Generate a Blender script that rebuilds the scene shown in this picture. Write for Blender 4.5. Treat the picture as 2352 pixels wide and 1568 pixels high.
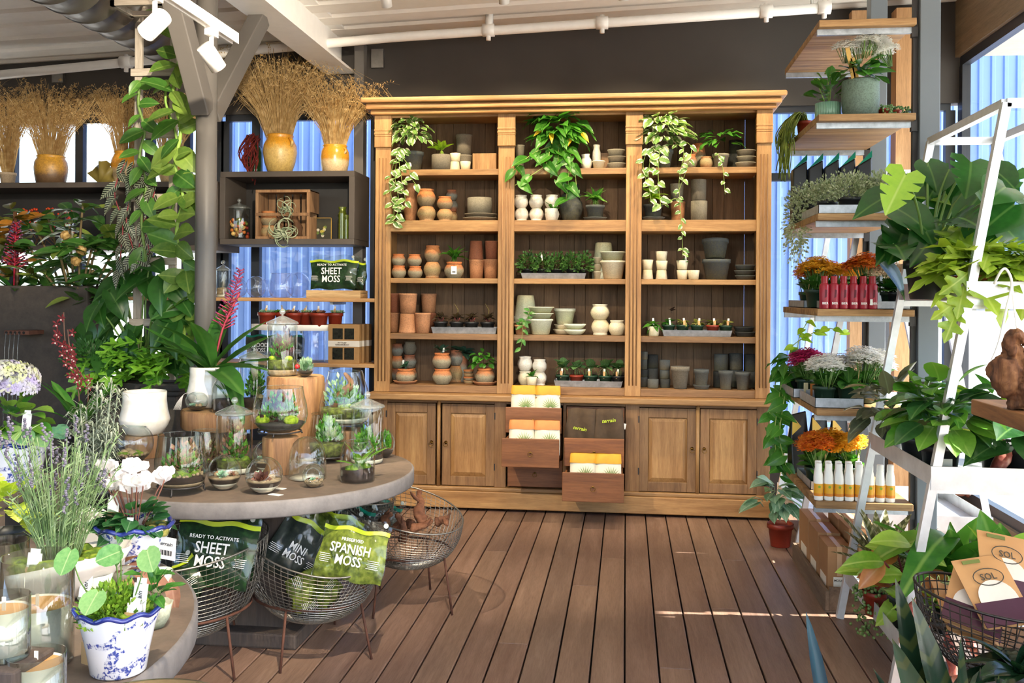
import bpy, math, random
from math import sin, cos, pi, radians as R
from mathutils import Vector as V, Matrix as M
for _o in list(bpy.data.objects): bpy.data.objects.remove(_o)
sc = bpy.context.scene
COL = sc.collection
rnd = random.Random(7)
U = rnd.uniform

# ------------------------------------------------------------------ camera
FPX, PSI, RHO, PCX, PCY, EYE = 2200.0, math.atan(262/2200), 0.007, 1176.0, 678.2, 1.606
cd = bpy.data.cameras.new('camera'); cam = bpy.data.objects.new('camera', cd); COL.objects.link(cam)
cd.sensor_width = 36; cd.lens = 36*FPX/2352; cd.shift_y = (PCY-784)/2352; cd.clip_start = .05; cd.clip_end = 200
_r, _u, _f = V((cos(PSI), sin(PSI), 0)), V((0, 0, 1)), V((-sin(PSI), cos(PSI), 0))
_x = _r*cos(RHO)+_u*sin(RHO); _y = -_r*sin(RHO)+_u*cos(RHO)
cam.matrix_world = M((( _x.x, _y.x, -_f.x, 0), (_x.y, _y.y, -_f.y, 0), (_x.z, _y.z, -_f.z, EYE), (0, 0, 0, 1)))
sc.camera = cam

def at(px, py, Y=None, z=None, X=None):
    """point of the room seen at a pixel of the 2352x1568 photograph, on a plane Y, z or X"""
    x = (px-PCX)/FPX; y = -(py-PCY)/FPX
    a = x*cos(RHO)-y*sin(RHO); b = x*sin(RHO)+y*cos(RHO)
    d = _r*a+_u*b+_f
    t = Y/d.y if Y is not None else ((z-EYE)/d.z if z is not None else X/d.x)
    return V((d.x*t, d.y*t, EYE+d.z*t))
def xat(px, Y, z):
    """X of a point of height z and depth Y that shows in pixel column px"""
    py = 600
    for _ in range(4):
        p = at(px, py, Y=Y); py -= (z-p.z)*FPX/Y
    return at(px, py, Y=Y).x

# ------------------------------------------------------------------ light and exposure
w = bpy.data.worlds.new('world'); sc.world = w; w.use_nodes = True
wn = w.node_tree.nodes; wl = w.node_tree.links
sky = wn.new('ShaderNodeTexSky'); sky.sky_type = 'NISHITA'; sky.sun_disc = False
sky.sun_elevation = R(50); sky.sun_rotation = R(115); sky.air_density = 1.0; sky.dust_density = 2.5; sky.ozone_density = 1.0
wl.new(sky.outputs[0], wn['Background'].inputs[0]); wn['Background'].inputs[1].default_value = 0.34
sl = bpy.data.lights.new('sun', 'SUN'); sl.energy = 10; sl.angle = R(.6); sl.color = (1, .93, .82)
sun = bpy.data.objects.new('sun', sl); COL.objects.link(sun)
sun.rotation_euler = V((-.80, -.06, -.78)).to_track_quat('-Z', 'Y').to_euler(); sun.location = (6, -3, 9)
sc.view_settings.view_transform = 'Standard'; sc.view_settings.look = 'None'
sc.view_settings.exposure = 1.7; sc.view_settings.gamma = 1; sc.view_settings.use_curve_mapping = False
sc.cycles.max_bounces = 8; sc.cycles.transparent_max_bounces = 20; sc.cycles.diffuse_bounces = 4; sc.cycles.glossy_bounces = 3; sc.cycles.use_adaptive_sampling = True; sc.cycles.adaptive_threshold = .03
sc.cycles.caustics_reflective = False; sc.cycles.caustics_refractive = False
sc.cycles.use_denoising = True; sc.cycles.sample_clamp_indirect = 6

# ------------------------------------------------------------------ mesh helpers
class MB:
    def __init__(s): s.v = []; s.f = []; s.m = []; s.s = []
    def add(s, vs, fs, m=0, sm=False, T=None):
        o = len(s.v)
        s.v += [tuple(T @ V(p)) for p in vs] if T is not None else [tuple(p) for p in vs]
        for k in fs: s.f.append(tuple(i+o for i in k)); s.m.append(m); s.s.append(sm)
        return s
    def box(s, a, b, m=0, T=None):
        (x0, y0, z0), (x1, y1, z1) = a, b
        return s.add([(x0,y0,z0),(x1,y0,z0),(x1,y1,z0),(x0,y1,z0),(x0,y0,z1),(x1,y0,z1),(x1,y1,z1),(x0,y1,z1)],
              [(0,3,2,1),(4,5,6,7),(0,1,5,4),(1,2,6,5),(2,3,7,6),(3,0,4,7)], m, False, T)
    def lathe(s, pr, n=24, m=0, T=None, sm=True, fn=None, cap=False):
        vs, fs = [], []
        for r, z in pr:
            for i in range(n):
                a = 2*pi*i/n
                p = (r*cos(a), r*sin(a), z)
                vs.append(fn(a, *p) if fn else p)
        for k in range(len(pr)-1):
            for i in range(n):
                j = (i+1) % n
                fs.append((k*n+i, k*n+j, k*n+n+j, k*n+n+i))
        if cap: fs += [tuple(range(n))[::-1], tuple((len(pr)-1)*n+i for i in range(n))]
        return s.add(vs, fs, m, sm, T)
    def tube(s, pts, r=.01, n=6, m=0, T=None, sm=True):
        pts = [V(p) for p in pts]; k = len(pts)
        rs = r if isinstance(r, (list, tuple)) else [r]*k
        vs, fs = [], []; ref = None
        for i, p in enumerate(pts):
            d = (pts[min(i+1, k-1)]-pts[max(i-1, 0)])
            d = d.normalized() if d.length > 1e-9 else V((0,0,1))
            if ref is None: ref = V((0,0,1)) if abs(d.z) < .9 else V((1,0,0))
            x = ref.cross(d); x = x.normalized() if x.length > 1e-6 else d.orthogonal().normalized()
            y = d.cross(x); ref = y
            for j in range(n):
                a = 2*pi*j/n; vs.append(p+(x*cos(a)+y*sin(a))*rs[i])
        for i in range(k-1):
            for j in range(n):
                q = (j+1) % n
                fs.append((i*n+j, i*n+q, i*n+n+q, i*n+n+j))
        fs += [tuple(range(n))[::-1], tuple((k-1)*n+j for j in range(n))]
        return s.add(vs, fs, m, sm, T)
    def ball(s, c, r, n=8, m=0, k=5, jit=0):
        rx, ry, rz = r if isinstance(r, (tuple, list)) else (r, r, r)
        vs = [(c[0], c[1], c[2]-rz)]; fs = []
        for i in range(1, k):
            t = pi*i/k
            for j in range(n):
                a = 2*pi*j/n; q = 1+U(-jit, jit)
                vs.append((c[0]+rx*q*sin(t)*cos(a), c[1]+ry*q*sin(t)*sin(a), c[2]-rz*q*cos(t)))
        vs.append((c[0], c[1], c[2]+rz)); L = len(vs)-1
        for j in range(n):
            q = (j+1) % n
            fs.append((0, 1+q, 1+j)); fs.append((L, 1+(k-2)*n+j, 1+(k-2)*n+q))
            for i in range(k-2): fs.append((1+i*n+j, 1+i*n+q, 1+(i+1)*n+q, 1+(i+1)*n+j))
        return s.add(vs, fs, m, True)
    def mesh(s, name, mats):
        me = bpy.data.meshes.new(name); me.from_pydata(s.v, [], s.f)
        for q in mats: me.materials.append(q)
        me.polygons.foreach_set('material_index', s.m); me.polygons.foreach_set('use_smooth', s.s)
        me.update(); return me

def tag(o, label=None, cat=None, group=None, kind=None):
    for k, v in (('label', label), ('category', cat), ('group', group), ('kind', kind)):
        if v: o[k] = v
    return o
def link(name, data, parent=None, loc=None, rot=None, scale=None, mw=None):
    o = bpy.data.objects.new(name, data); COL.objects.link(o)
    if parent is not None: o.parent = parent
    if mw is not None: o.matrix_basis = mw
    if loc is not None: o.location = loc
    if rot is not None: o.rotation_euler = rot
    if scale is not None: o.scale = scale
    return o
def O(name, mb, mats, parent=None, loc=None, rot=None, scale=None, label=None, cat=None, group=None, kind=None, bevel=0):
    mats = mats if isinstance(mats, (list, tuple)) else [mats]
    me = mb.mesh(name, mats) if isinstance(mb, MB) else mb
    o = link(name, me, parent, loc, rot, scale)
    if bevel:
        b = o.modifiers.new('bevel', 'BEVEL'); b.width = bevel; b.segments = 2; b.limit_method = 'ANGLE'
    return tag(o, label, cat, group, kind)
def E(name, loc, label, cat, group=None, rz=0, kind=None):
    o = bpy.data.objects.new(name, None); COL.objects.link(o); o.location = loc; o.rotation_euler = (0, 0, rz)
    o.empty_display_size = .1
    return tag(o, label, cat, group, kind)
def bx(name, a, b, mat, parent=None, bevel=0, **k): return O(name, MB().box(a, b), mat, parent, bevel=bevel, **k)
def cxf(*a):
    return M.Translation(a)

# ------------------------------------------------------------------ materials
def C(h):
    h = h.lstrip('#'); f = lambda c: c/12.92 if c <= .04045 else ((c+.055)/1.055)**2.4
    return tuple(f(int(h[i:i+2], 16)/255) for i in (0, 2, 4))+(1,)
_mc = {}
class NT:
    def __init__(s, name):
        s.mat = bpy.data.materials.new(name); s.mat.use_nodes = True
        s.n = s.mat.node_tree.nodes; s.l = s.mat.node_tree.links
        s.b = s.n['Principled BSDF']; s.out = s.n['Material Output']
    def N(s, t, **k):
        q = s.n.new('ShaderNode'+t)
        for a, v in k.items():
            if a.startswith('i_'): q.inputs[a[2:].replace('_', ' ')].default_value = v
            else: setattr(q, a, v)
        return q
    def L(s, a, b): s.l.new(a, b)
    def tc(s, scale=(1,1,1), kind='Object', rand=True):
        t = s.N('TexCoord'); mp = s.N('Mapping'); mp.inputs['Scale'].default_value = scale
        s.L(t.outputs[kind], mp.inputs['Vector'])
        if rand:
            oi = s.N('ObjectInfo'); mu = s.N('Math', operation='MULTIPLY'); mu.inputs[1].default_value = 37
            s.L(oi.outputs['Random'], mu.inputs[0]); s.L(mu.outputs[0], mp.inputs['Location'])
        return mp.outputs[0]
    def noise(s, vec, scale, detail=4, rough=.55, dist=0):
        q = s.N('TexNoise'); q.inputs['Scale'].default_value = scale; q.inputs['Detail'].default_value = detail
        q.inputs['Roughness'].default_value = rough; q.inputs['Distortion'].default_value = dist
        s.L(vec, q.inputs['Vector']); return q.outputs['Fac']
    def ramp(s, fac, stops):
        q = s.N('ValToRGB'); e = q.color_ramp.elements
        while len(e) < len(stops): e.new(.5)
        for i, (p, c) in enumerate(stops): e[i].position = p; e[i].color = C(c) if isinstance(c, str) else c
        s.L(fac, q.inputs[0]); return q.outputs[0]
    def mix(s, fac, a, b, mode='MIX'):
        q = s.N('Mix', data_type='RGBA', blend_type=mode)
        for sock, v in ((q.inputs[0], fac), (q.inputs[6], a), (q.inputs[7], b)):
            if hasattr(v, 'is_linked') or hasattr(v, 'links'): s.L(v, sock)
            else: sock.default_value = v if not isinstance(v, str) else C(v)
        return q.outputs[2]
    def bump(s, h, st=.2, d=.01):
        q = s.N('Bump'); q.inputs['Strength'].default_value = st; q.inputs['Distance'].default_value = d
        s.L(h, q.inputs['Height']); s.L(q.outputs[0], s.b.inputs['Normal'])
    def fin(s, col=None, rough=.6, metal=0, spec=None):
        if col is not None:
            if isinstance(col, str): s.b.inputs['Base Color'].default_value = C(col)
            else: s.L(col, s.b.inputs['Base Color'])
        s.b.inputs['Roughness'].default_value = rough; s.b.inputs['Metallic'].default_value = metal
        if spec is not None: s.b.inputs['Specular IOR Level'].default_value = spec
        return s.mat
def memo(fn):
    def g(*a, **k):
        key = (fn.__name__, a, tuple(sorted(k.items())))
        if key not in _mc: _mc[key] = fn(*a, **k)
        return _mc[key]
    return g
@memo
def plain(c, rough=.6, metal=0, var=.12, scale=14, spec=None):
    t = NT('plain'); n = t.noise(t.tc(), scale)
    col = t.mix(1.0, C(c), t.ramp(n, [(.25, (1-var,)*3+(1,)), (.75, (1+var*.4,)*3+(1,))]), 'MULTIPLY')
    return t.fin(col, rough, metal, spec)
@memo
def wood(c1, c2, c3, axis='z', rough=.55, grain=1.0):
    t = NT('wood'); s = {'x': (.7,9,9), 'y': (9,.7,9), 'z': (9,9,.7)}[axis]
    v = t.tc(s); a = t.noise(v, 1.6*grain, 5, .6, .8)
    v2 = t.tc(tuple(q*6 for q in s)); b = t.noise(v2, 2.5*grain, 3, .7, .3)
    col = t.ramp(a, [(.28, c1), (.5, c2), (.72, c3)])
    col = t.mix(.55, col, t.ramp(b, [(.3, (.55,.5,.45,1)), (.6, (1,1,1,1))]), 'MULTIPLY')
    oi = t.N('ObjectInfo'); col = t.mix(1.0, col, t.ramp(oi.outputs['Random'], [(0, (.82,.82,.84,1)), (1, (1.08,1.04,1,1))]), 'MULTIPLY')
    t.bump(b, .12, .004)
    return t.fin(col, rough)
@memo
def aged(stops, rough=.8, amp=.35, scale=3.0, bump=.15, spots='#3a352c', spot=.5):
    """clay or stone: colour bands by height of the piece, broken by stains"""
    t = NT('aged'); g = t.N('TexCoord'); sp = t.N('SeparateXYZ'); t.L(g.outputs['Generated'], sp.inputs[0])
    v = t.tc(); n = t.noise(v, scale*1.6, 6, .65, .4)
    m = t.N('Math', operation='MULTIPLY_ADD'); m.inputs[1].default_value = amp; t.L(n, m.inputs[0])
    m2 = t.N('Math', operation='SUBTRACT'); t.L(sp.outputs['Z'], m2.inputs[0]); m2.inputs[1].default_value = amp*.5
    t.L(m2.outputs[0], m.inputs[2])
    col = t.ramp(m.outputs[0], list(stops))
    n2 = t.noise(v, scale*5, 6, .75)
    col = t.mix(t.ramp(n2, [(.46, (0,0,0,1)), (.68, (spot,)*3+(1,))]), col, C(spots))
    n3 = t.noise(v, scale*14, 4, .7)
    col = t.mix(.75, col, t.ramp(n3, [(.3, (.6,.6,.6,1)), (.65, (1.08,1.08,1.08,1))]), 'MULTIPLY')
    t.bump(n3, bump, .03)
    return t.fin(col, rough)
@memo
def glaze(c, c2=None, rough=.18):
    t = NT('glaze'); n = t.noise(t.tc(), 5, 5)
    col = t.ramp(n, [(.3, c2 or c), (.6, c)])
    m = t.fin(col, rough); t.b.inputs['Coat Weight'].default_value = .5; t.b.inputs['Coat Roughness'].default_value = .05
    return m
@memo
def leafm(c1, c2, vein=None, edge=None, under=None, rough=.38, vw=.03, stripe=None, ew=.55):
    """leaf: local x across (half width about .3), y along 0..1"""
    t = NT('leaf'); g = t.N('TexCoord'); sp = t.N('SeparateXYZ'); t.L(g.outputs['Object'], sp.inputs[0])
    n = t.noise(t.tc((1,1,1)), 7, 3)
    oi = t.N('ObjectInfo')
    ad = t.N('Math', operation='MULTIPLY_ADD'); ad.inputs[1].default_value = .6; t.L(oi.outputs['Random'], ad.inputs[0]); 
    q = t.N('Math', operation='MULTIPLY'); q.inputs[1].default_value = .6; t.L(n, q.inputs[0]); t.L(q.outputs[0], ad.inputs[2])
    col = t.ramp(ad.outputs[0], [(.25, c1), (.85, c2)])
    ab = t.N('Math', operation='ABSOLUTE'); t.L(sp.outputs['X'], ab.inputs[0])
    if stripe:
        wv = t.N('Math', operation='MULTIPLY_ADD'); wv.inputs[1].default_value = -1.1; t.L(ab.outputs[0], wv.inputs[0]); t.L(sp.outputs['Y'], wv.inputs[2])
        s1 = t.N('Math', operation='MULTIPLY'); s1.inputs[1].default_value = 46; t.L(wv.outputs[0], s1.inputs[0])
        s2 = t.N('Math', operation='SINE'); t.L(s1.outputs[0], s2.inputs[0])
        col = t.mix(t.ramp(s2.outputs[0], [(.35, (0,0,0,1)), (.75, (.8,.8,.8,1))]), col, C(stripe))
    if edge:
        n2 = t.noise(t.tc((1,1,1)), 6, 4, .6, .5)
        m = t.N('Math', operation='MULTIPLY_ADD'); m.inputs[1].default_value = 2.2; t.L(ab.outputs[0], m.inputs[0]); t.L(n2, m.inputs[2])
        col = t.mix(t.ramp(m.outputs[0], [(ew+.25, (0,0,0,1)), (ew+.36, (1,1,1,1))]), col, C(edge))
    if vein:
        col = t.mix(t.ramp(ab.outputs[0], [(vw*.3, (.45,.45,.45,1)), (vw, (0,0,0,1))]), col, C(vein))
    t.fin(col, rough); b = t.b
    tr = t.N('BsdfTranslucent'); mx = t.N('MixShader'); mx.inputs[0].default_value = .3
    hs = t.mix(1.0, col, (1.1,1.2,.6,1), 'MULTIPLY')
    t.L(hs, tr.inputs[0]); t.L(b.outputs[0], mx.inputs[1]); t.L(tr.outputs[0], mx.inputs[2]); t.L(mx.outputs[0], t.out.inputs[0])
    return t.mat
@memo
def foli(c1, c2, c3=None, rough=.5, scale=30, tl=.25):
    t = NT('foliage'); n = t.noise(t.tc(), scale, 3)
    col = t.ramp(n, [(.35, c1), (.55, c2), (.72, c3 or c2)]); t.fin(col, rough)
    tr = t.N('BsdfTranslucent'); mx = t.N('MixShader'); mx.inputs[0].default_value = tl
    t.L(col, tr.inputs[0]); t.L(t.b.outputs[0], mx.inputs[1]); t.L(tr.outputs[0], mx.inputs[2]); t.L(mx.outputs[0], t.out.inputs[0])
    return t.mat
@memo
def glass(tint='#ffffff', ior=1.45, rough=.02, body=0.0):
    t = NT('glass'); lw = t.N('LayerWeight'); lw.inputs[0].default_value = .5
    pw = t.N('Math', operation='POWER'); pw.inputs[1].default_value = 3.0; t.L(lw.outputs['Facing'], pw.inputs[0])
    fr = t.N('Math', operation='MULTIPLY_ADD'); fr.inputs[1].default_value = .85; fr.inputs[2].default_value = ((ior-1)/(ior+1))**2*2.4; t.L(pw.outputs[0], fr.inputs[0])
    tp = t.N('BsdfTransparent'); tp.inputs[0].default_value = C(tint)
    gl = t.N('BsdfGlossy'); gl.inputs['Roughness'].default_value = rough
    mx = t.N('MixShader'); t.L(fr.outputs[0], mx.inputs[0]); t.L(tp.outputs[0], mx.inputs[1]); t.L(gl.outputs[0], mx.inputs[2])
    o = mx
    if body:
        df = t.N('BsdfDiffuse'); df.inputs[0].default_value = C(tint); m2 = t.N('MixShader'); m2.inputs[0].default_value = body
        t.L(mx.outputs[0], m2.inputs[1]); t.L(df.outputs[0], m2.inputs[2]); o = m2
    t.L(o.outputs[0], t.out.inputs[0]); return t.mat
@memo
def metal(c, rough=.35, var=.25, scale=12, met=1.0):
    t = NT('metal'); n = t.noise(t.tc(), scale, 5, .65)
    col = t.mix(1.0, C(c), t.ramp(n, [(.3, (1-var,)*3+(1,)), (.7, (1.1,)*3+(1,))]), 'MULTIPLY')
    return t.fin(col, rough, met)
@memo
def lampm(c, s):
    t = NT('lamp_light'); e = t.N('Emission'); e.inputs[0].default_value = C(c); e.inputs[1].default_value = s
    t.L(e.outputs[0], t.out.inputs[0]); return t.mat

TEAK = lambda ax, r=.5: wood('#8a633a', '#a67e4f', '#bd9763', ax, r)
TEAKD = lambda ax, r=.55: wood('#6e5032', '#8a6743', '#9f7b52', ax, r)
DARKP = plain('#55473b', .55, 0, .2, 6)
BLACKM = plain('#2b2827', .5, 0, .15, 8)
NAVY = plain('#22262e', .4)
WHITEM = plain('#efece6', .4, 0, .05)
STEELC = plain('#5c5854', .42, 0, .1, 5)
GALV = metal('#b8bec4', .45, .35, 22, .75)
RUST = plain('#5b3626', .8, 0, .35, 40)
SOIL = plain('#2a1c13', .95, 0, .5, 60)
MOSS = foli('#3d5a12', '#6f8a1d', '#a3b23a', .8, 45, .1)
GLASS = glass('#f6fbfa')
PANE = glass('#eef4f6', 1.35)

# ------------------------------------------------------------------ the room
XL, XR, YB, YN = -7.2, 2.45, 7.56, -2.5
floor = MB().box((XL, YN, -.08), (XR, YB, -.03)); floor = O('floor', floor, plain('#16110e', .9), kind='structure')
BOARD = [wood('#7b6354', '#8c7261', '#9c8270', 'y', .4, 1.0), wood('#74594c', '#846a5b', '#947869', 'y', .42, 1.3)]
p = .1466; x0 = 0.005
_bm = {}
def board(x, y0, y1, k):
    L = round(y1-y0, 3)
    if (L, k) not in _bm: _bm[(L, k)] = MB().box((-.0695, -L/2, -.028), (.0695, L/2, 0)).mesh('deck_board', [BOARD[k]])
    o = O('deck_board', _bm[(L, k)], [], floor, (x, (y0+y1)/2, U(-.0012, 0)), bevel=.004)
for i in range(-37, 17):
    x = x0+p*(i+.5); j = [3.05, 5.2, 4.25, 6.1, 2.2][(i*7) % 5]+U(-.2, .2)
    y0 = 1.4 if x > -3.2 else 2.2
    board(x, y0, j, rnd.randrange(2)); board(x, j+.002, YB-.02, rnd.randrange(2))
bx('floor_near', (XL, YN, -.03), (XR, 1.39, 0), BOARD[0], kind='structure')

BLK = plain('#3d3935', .75, 0, .12, 3)
def cz(x): return 3.745+.04*x
WB = MB()
def wquad(mb, xa, xb, za, zb, y0=YB, y1=YB+.12, slope=False):
    zt0, zt1 = (cz(xa)+.1, cz(xb)+.1) if slope else (zb, zb)
    mb.add([(xa,y0,za),(xb,y0,za),(xb,y1,za),(xa,y1,za),(xa,y0,zt0),(xb,y0,zt1),(xb,y1,zt1),(xa,y1,zt0)],
           [(0,3,2,1),(4,5,6,7),(0,1,5,4),(1,2,6,5),(2,3,7,6),(3,0,4,7)])
wquad(WB, XL, XR+.1, 3.08, 4, slope=True); wquad(WB, XL, XR+.1, -.03, .40)
wall_back = O('wall_back', WB, BLK, kind='structure')
# ceiling: ribbed deck, rises to the right
cm = MB(); prof = []; y = YN-.2
while y < YB+.2: prof += [(y, 0), (y+.17, 0), (y+.2, .02), (y+.28, .02)]; y += .31
vs = []; fs = []
for k, (yy, dz) in enumerate(prof): vs += [(XL, yy, cz(XL)+dz), (XR+.9, yy, cz(XR+.9)+dz)]
for k in range(len(prof)-1): fs.append((2*k, 2*k+1, 2*k+3, 2*k+2))
n0 = len(vs); vs += [(XL, YN-.2, cz(XL)+.2), (XR+.9, YN-.2, cz(XR)+.2), (XR+.9, YB+.3, cz(XR)+.2), (XL, YB+.3, cz(XL)+.2)]; fs.append((n0, n0+1, n0+2, n0+3))
O('ceiling', MB().add(vs, fs), plain('#e6e1d8', .6, 0, .05), kind='structure')

def window(name, axis, a0, a1, z0, z1, pos, bars=(), fr=.05, transom=()):
    """framed window in the plane axis=pos; bars: positions of uprights"""
    t = E(name, (0,0,0), None, None, kind='structure'); m = NAVY
    def B(n, p, q, mm):
        lo = (p[0], pos-.03, p[1]) if axis == 'y' else (pos-.03, p[0], p[1])
        hi = (q[0], pos+.03, q[1]) if axis == 'y' else (pos+.03, q[0], q[1])
        return bx(n, lo, hi, mm, t)
    B('window_frame', (a0, z0), (a1, z0+fr), m); B('window_frame', (a0, z1-fr), (a1, z1), m)
    us = [a0]+list(bars)+[a1]
    for u in us: B('mullion', (u-fr*.7, z0+fr), (u+fr*.7, z1-fr), m)
    zs = [z0+fr]+list(transom)+[z1-fr]
    for tz in transom:
        for a, b in zip(us, us[1:]): B('transom', (a+fr*.7, tz-.03), (b-fr*.7, tz+.03), m)
    for a, b in zip(us, us[1:]):
        for za, zb in zip(zs, zs[1:]):
            lo = (a, pos, za); 
            me = MB().add([(a+fr*.6, pos, za), (b-fr*.6, pos, za), (b-fr*.6, pos, zb), (a+fr*.6, pos, zb)] if axis == 'y' else
                          [(pos, a+fr*.6, za), (pos, b-fr*.6, za), (pos, b-fr*.6, zb), (pos, a+fr*.6, zb)], [(0,1,2,3)])
            O('pane', me, PANE, t)
    return t
xb = lambda px, py=500: at(px, py, Y=YB+.06).x
window('window_1', 'y', XL+.05, xb(512)-.02, .40, 3.08, YB+.06, [xb(-160), xb(30), xb(185), xb(345), xb(430)])
window('window_2', 'y', xb(512)+.03, xb(862), .40, 3.08, YB+.06, [xb(590)])
window('window_3', 'y', xb(1690), XR-.02, .40, 3.08, YB+.06, [xb(2008)], transom=[at(1790, 405, Y=YB).z])
bx('wall_behind_cabinet', (xb(862), YB, .4), (xb(1690), YB+.12, 3.08), BLK, kind='structure')
WR = MB().box((XR, YN, 3.42), (XR+.12, YB, 4.0)).box((XR, YN, -.03), (XR+.12, YB, .13))
O('wall_right', WR, wood('#6d5a44', '#7d6a52', '#8a775e', 'y'), kind='structure')
window('window_4', 'x', .2, YB-.02, .13, 3.42, XR+.06, [1.7, 3.2, 4.7, 6.2], fr=.07)
bx('trim_1', (1.97, 7.36, 0), (2.12, 7.5, 3.75), wood('#a07a52', '#b98f62', '#cda577', 'z'), kind='structure')
bx('trim_2', (1.66, 7.40, 0), (1.78, 7.5, 3.75), wood('#a07a52', '#b98f62', '#cda577', 'z'), kind='structure')
bx('wall_left', (XL-.12, 2.0, -.03), (XL, YB, 3.9), BLK, kind='structure')

# outside
def corr(name, a, b, z0, z1, mat, pitch=.115, label=None):
    """corrugated sheet from a to b (xy)"""
    a, b = V((a[0], a[1], 0)), V((b[0], b[1], 0)); d = (b-a); L = d.length; d.normalize(); nrm = V((d.y, -d.x, 0))
    vs, fs = [], []; s = 0; k = 0
    pr = []
    while s < L: pr += [(s, 0), (s+pitch*.4, 0), (s+pitch*.5, .016), (s+pitch*.75, .016), (s+pitch*.85, 0)]; s += pitch
    for s, h in pr:
        q = a+d*s+nrm*h; vs += [(q.x, q.y, z0), (q.x, q.y, z1)]
    for k in range(len(pr)-1): fs.append((2*k, 2*k+2, 2*k+3, 2*k+1))
    return O(name, MB().add(vs, fs), mat, label=label, cat='building', kind='structure')
CORR = plain('#7391c8', .5, 0, .1, 1.5)
corr('wall_outside', (-4.35, 9.6), (2.35, 9.6), -.2, 9.0, CORR)
corr('wall_outside_upper', (2.35, 9.6), (9.0, 9.6), 1.72, 9.0, CORR)
for _px in (2.5, 5.5, 8.8): bx('wall_outside_post', (_px, 9.7, -.3), (_px+.1, 9.8, 1.8), NAVY, kind='structure')
bx('ground', (-90, YB+.12, -.5), (90, 160, -.3), plain('#d8d4cc', .9), kind='structure')
bx('ground_side', (XR+.12, -30, -.5), (90, YB+.12, -.3), plain('#d8d4cc', .9), kind='structure')
bx('sun_limit_overhang', (XR+.12, YN, 3.62), (XR+1.45, YB+.8, 3.72), plain('#b8b0a4', .7), kind='structure')  # unseen overhang, added and sized to limit how far sun reaches indoors

# steel column with braces, beam, duct, pipe
col = E('steel_column', (-2.352, 5.15, 0), 'dark grey round steel column with two slanted braces behind the vine trellis', 'column')
O('shaft', MB().lathe([(.058, 0), (.058, 3.38)], 28, cap=True), STEELC, col)
O('base_plate', MB().box((-.12,-.12,0), (.12,.12,.015)), STEELC, col)
for sgn in (1, -1):
    a, b = V((0, .04*sgn, 2.62)), V((0, (.78 if sgn > 0 else .56)*sgn, 3.38)); d = (b-a).normalized(); nn = V((0, -d.z, d.y))*.055
    mb = MB(); mb.add([a-nn+V((-.05,0,0)), a+nn+V((-.05,0,0)), b+nn+V((-.05,0,0)), b-nn+V((-.05,0,0)), a-nn+V((.05,0,0)), a+nn+V((.05,0,0)), b+nn+V((.05,0,0)), b-nn+V((.05,0,0))],
        [(0,1,2,3),(7,6,5,4),(0,4,5,1),(1,5,6,2),(2,6,7,3),(3,7,4,0)])
    O('brace', mb, STEELC, col, bevel=.006)
bm = MB().box((-2.42, .5, 3.38), (-2.18, 7.5, 3.40)).box((-2.31, .5, 3.40), (-2.29, 7.5, 3.68)).box((-2.42, .5, 3.66), (-2.18, 7.5, 3.68))
O('roof_beam', bm, WHITEM, label='white painted steel roof beam running above the column', cat='beam', kind='structure')
# post on back wall + bracket plates
bx('steel_post', (xb(829)-.0, 7.40, 0), (xb(850), 7.5, 3.6), STEELC, label='slim dark steel post just left of the cabinet', cat='post')
for px, py in ((868, 135), (135, 170)):
    q = at(px, py, Y=7.54); O('bracket_plate', MB().box((q.x-.05, 7.52, q.z-.075), (q.x+.05, 7.555, q.z+.075)), metal('#8d8a86', .5),
      label='square steel plate bolted to black wall above '+('cabinet corner' if px > 500 else 'the dried grass pots'), cat='plate')
# duct
dq = at(392, 22, Y=6.1); dq.z = min(dq.z, cz(dq.x)-.26)
du = MB(); pr = []; y = -1.0
while y < 6.0: pr += [(.23, y), (.23, y+.16), (.236, y+.165), (.236, y+.175)]; y += .18
du.lathe(pr+[(.23, 6.1), (.0, 6.1)], 36, T=M.Translation((dq.x, 0, dq.z)) @ M.Rotation(-pi/2, 4, 'X'))
O('air_duct', du, metal('#6b6660', .42, .15, 4, .6), label='large dark spiral air duct under the ceiling', cat='duct')
# sprinkler pipe
PP = [at(x, y, Y=7.15) for x, y in ((-120, 184), (293, 143), (595, 114), (900, 86), (1385, 53), (1897, 18))]
sp = E('sprinkler_pipe', PP[4], 'long white sprinkler pipe along the top of the black wall', 'pipe')
lp = lambda q: q-PP[4]
O('pipe_run', MB().tube([lp(q) for q in PP], .036, 14), WHITEM, sp)
for px, py in ((290, 143), (1122, 70), (1383, 53), (1760, 27), (1893, 18)):
    q = lp(at(px, py, Y=7.15)); mb = MB().tube([q-V((.045,0,-.002)), q+V((.045,0,.002))], .048, 14).tube([q-V((0,0,.075)), q+V((0,0,.06))], .018, 8)
    O('coupling', mb, WHITEM, sp)
for px, py in ((745, 100), (1124, 68), (1865, 18)):
    q = lp(at(px, py, Y=7.15)); O('hanger_rod', MB().tube([q, q+V((0,0,.42 if px > 1800 else .12))], .03 if px == 1124 else .012, 8), WHITEM, sp)

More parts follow.
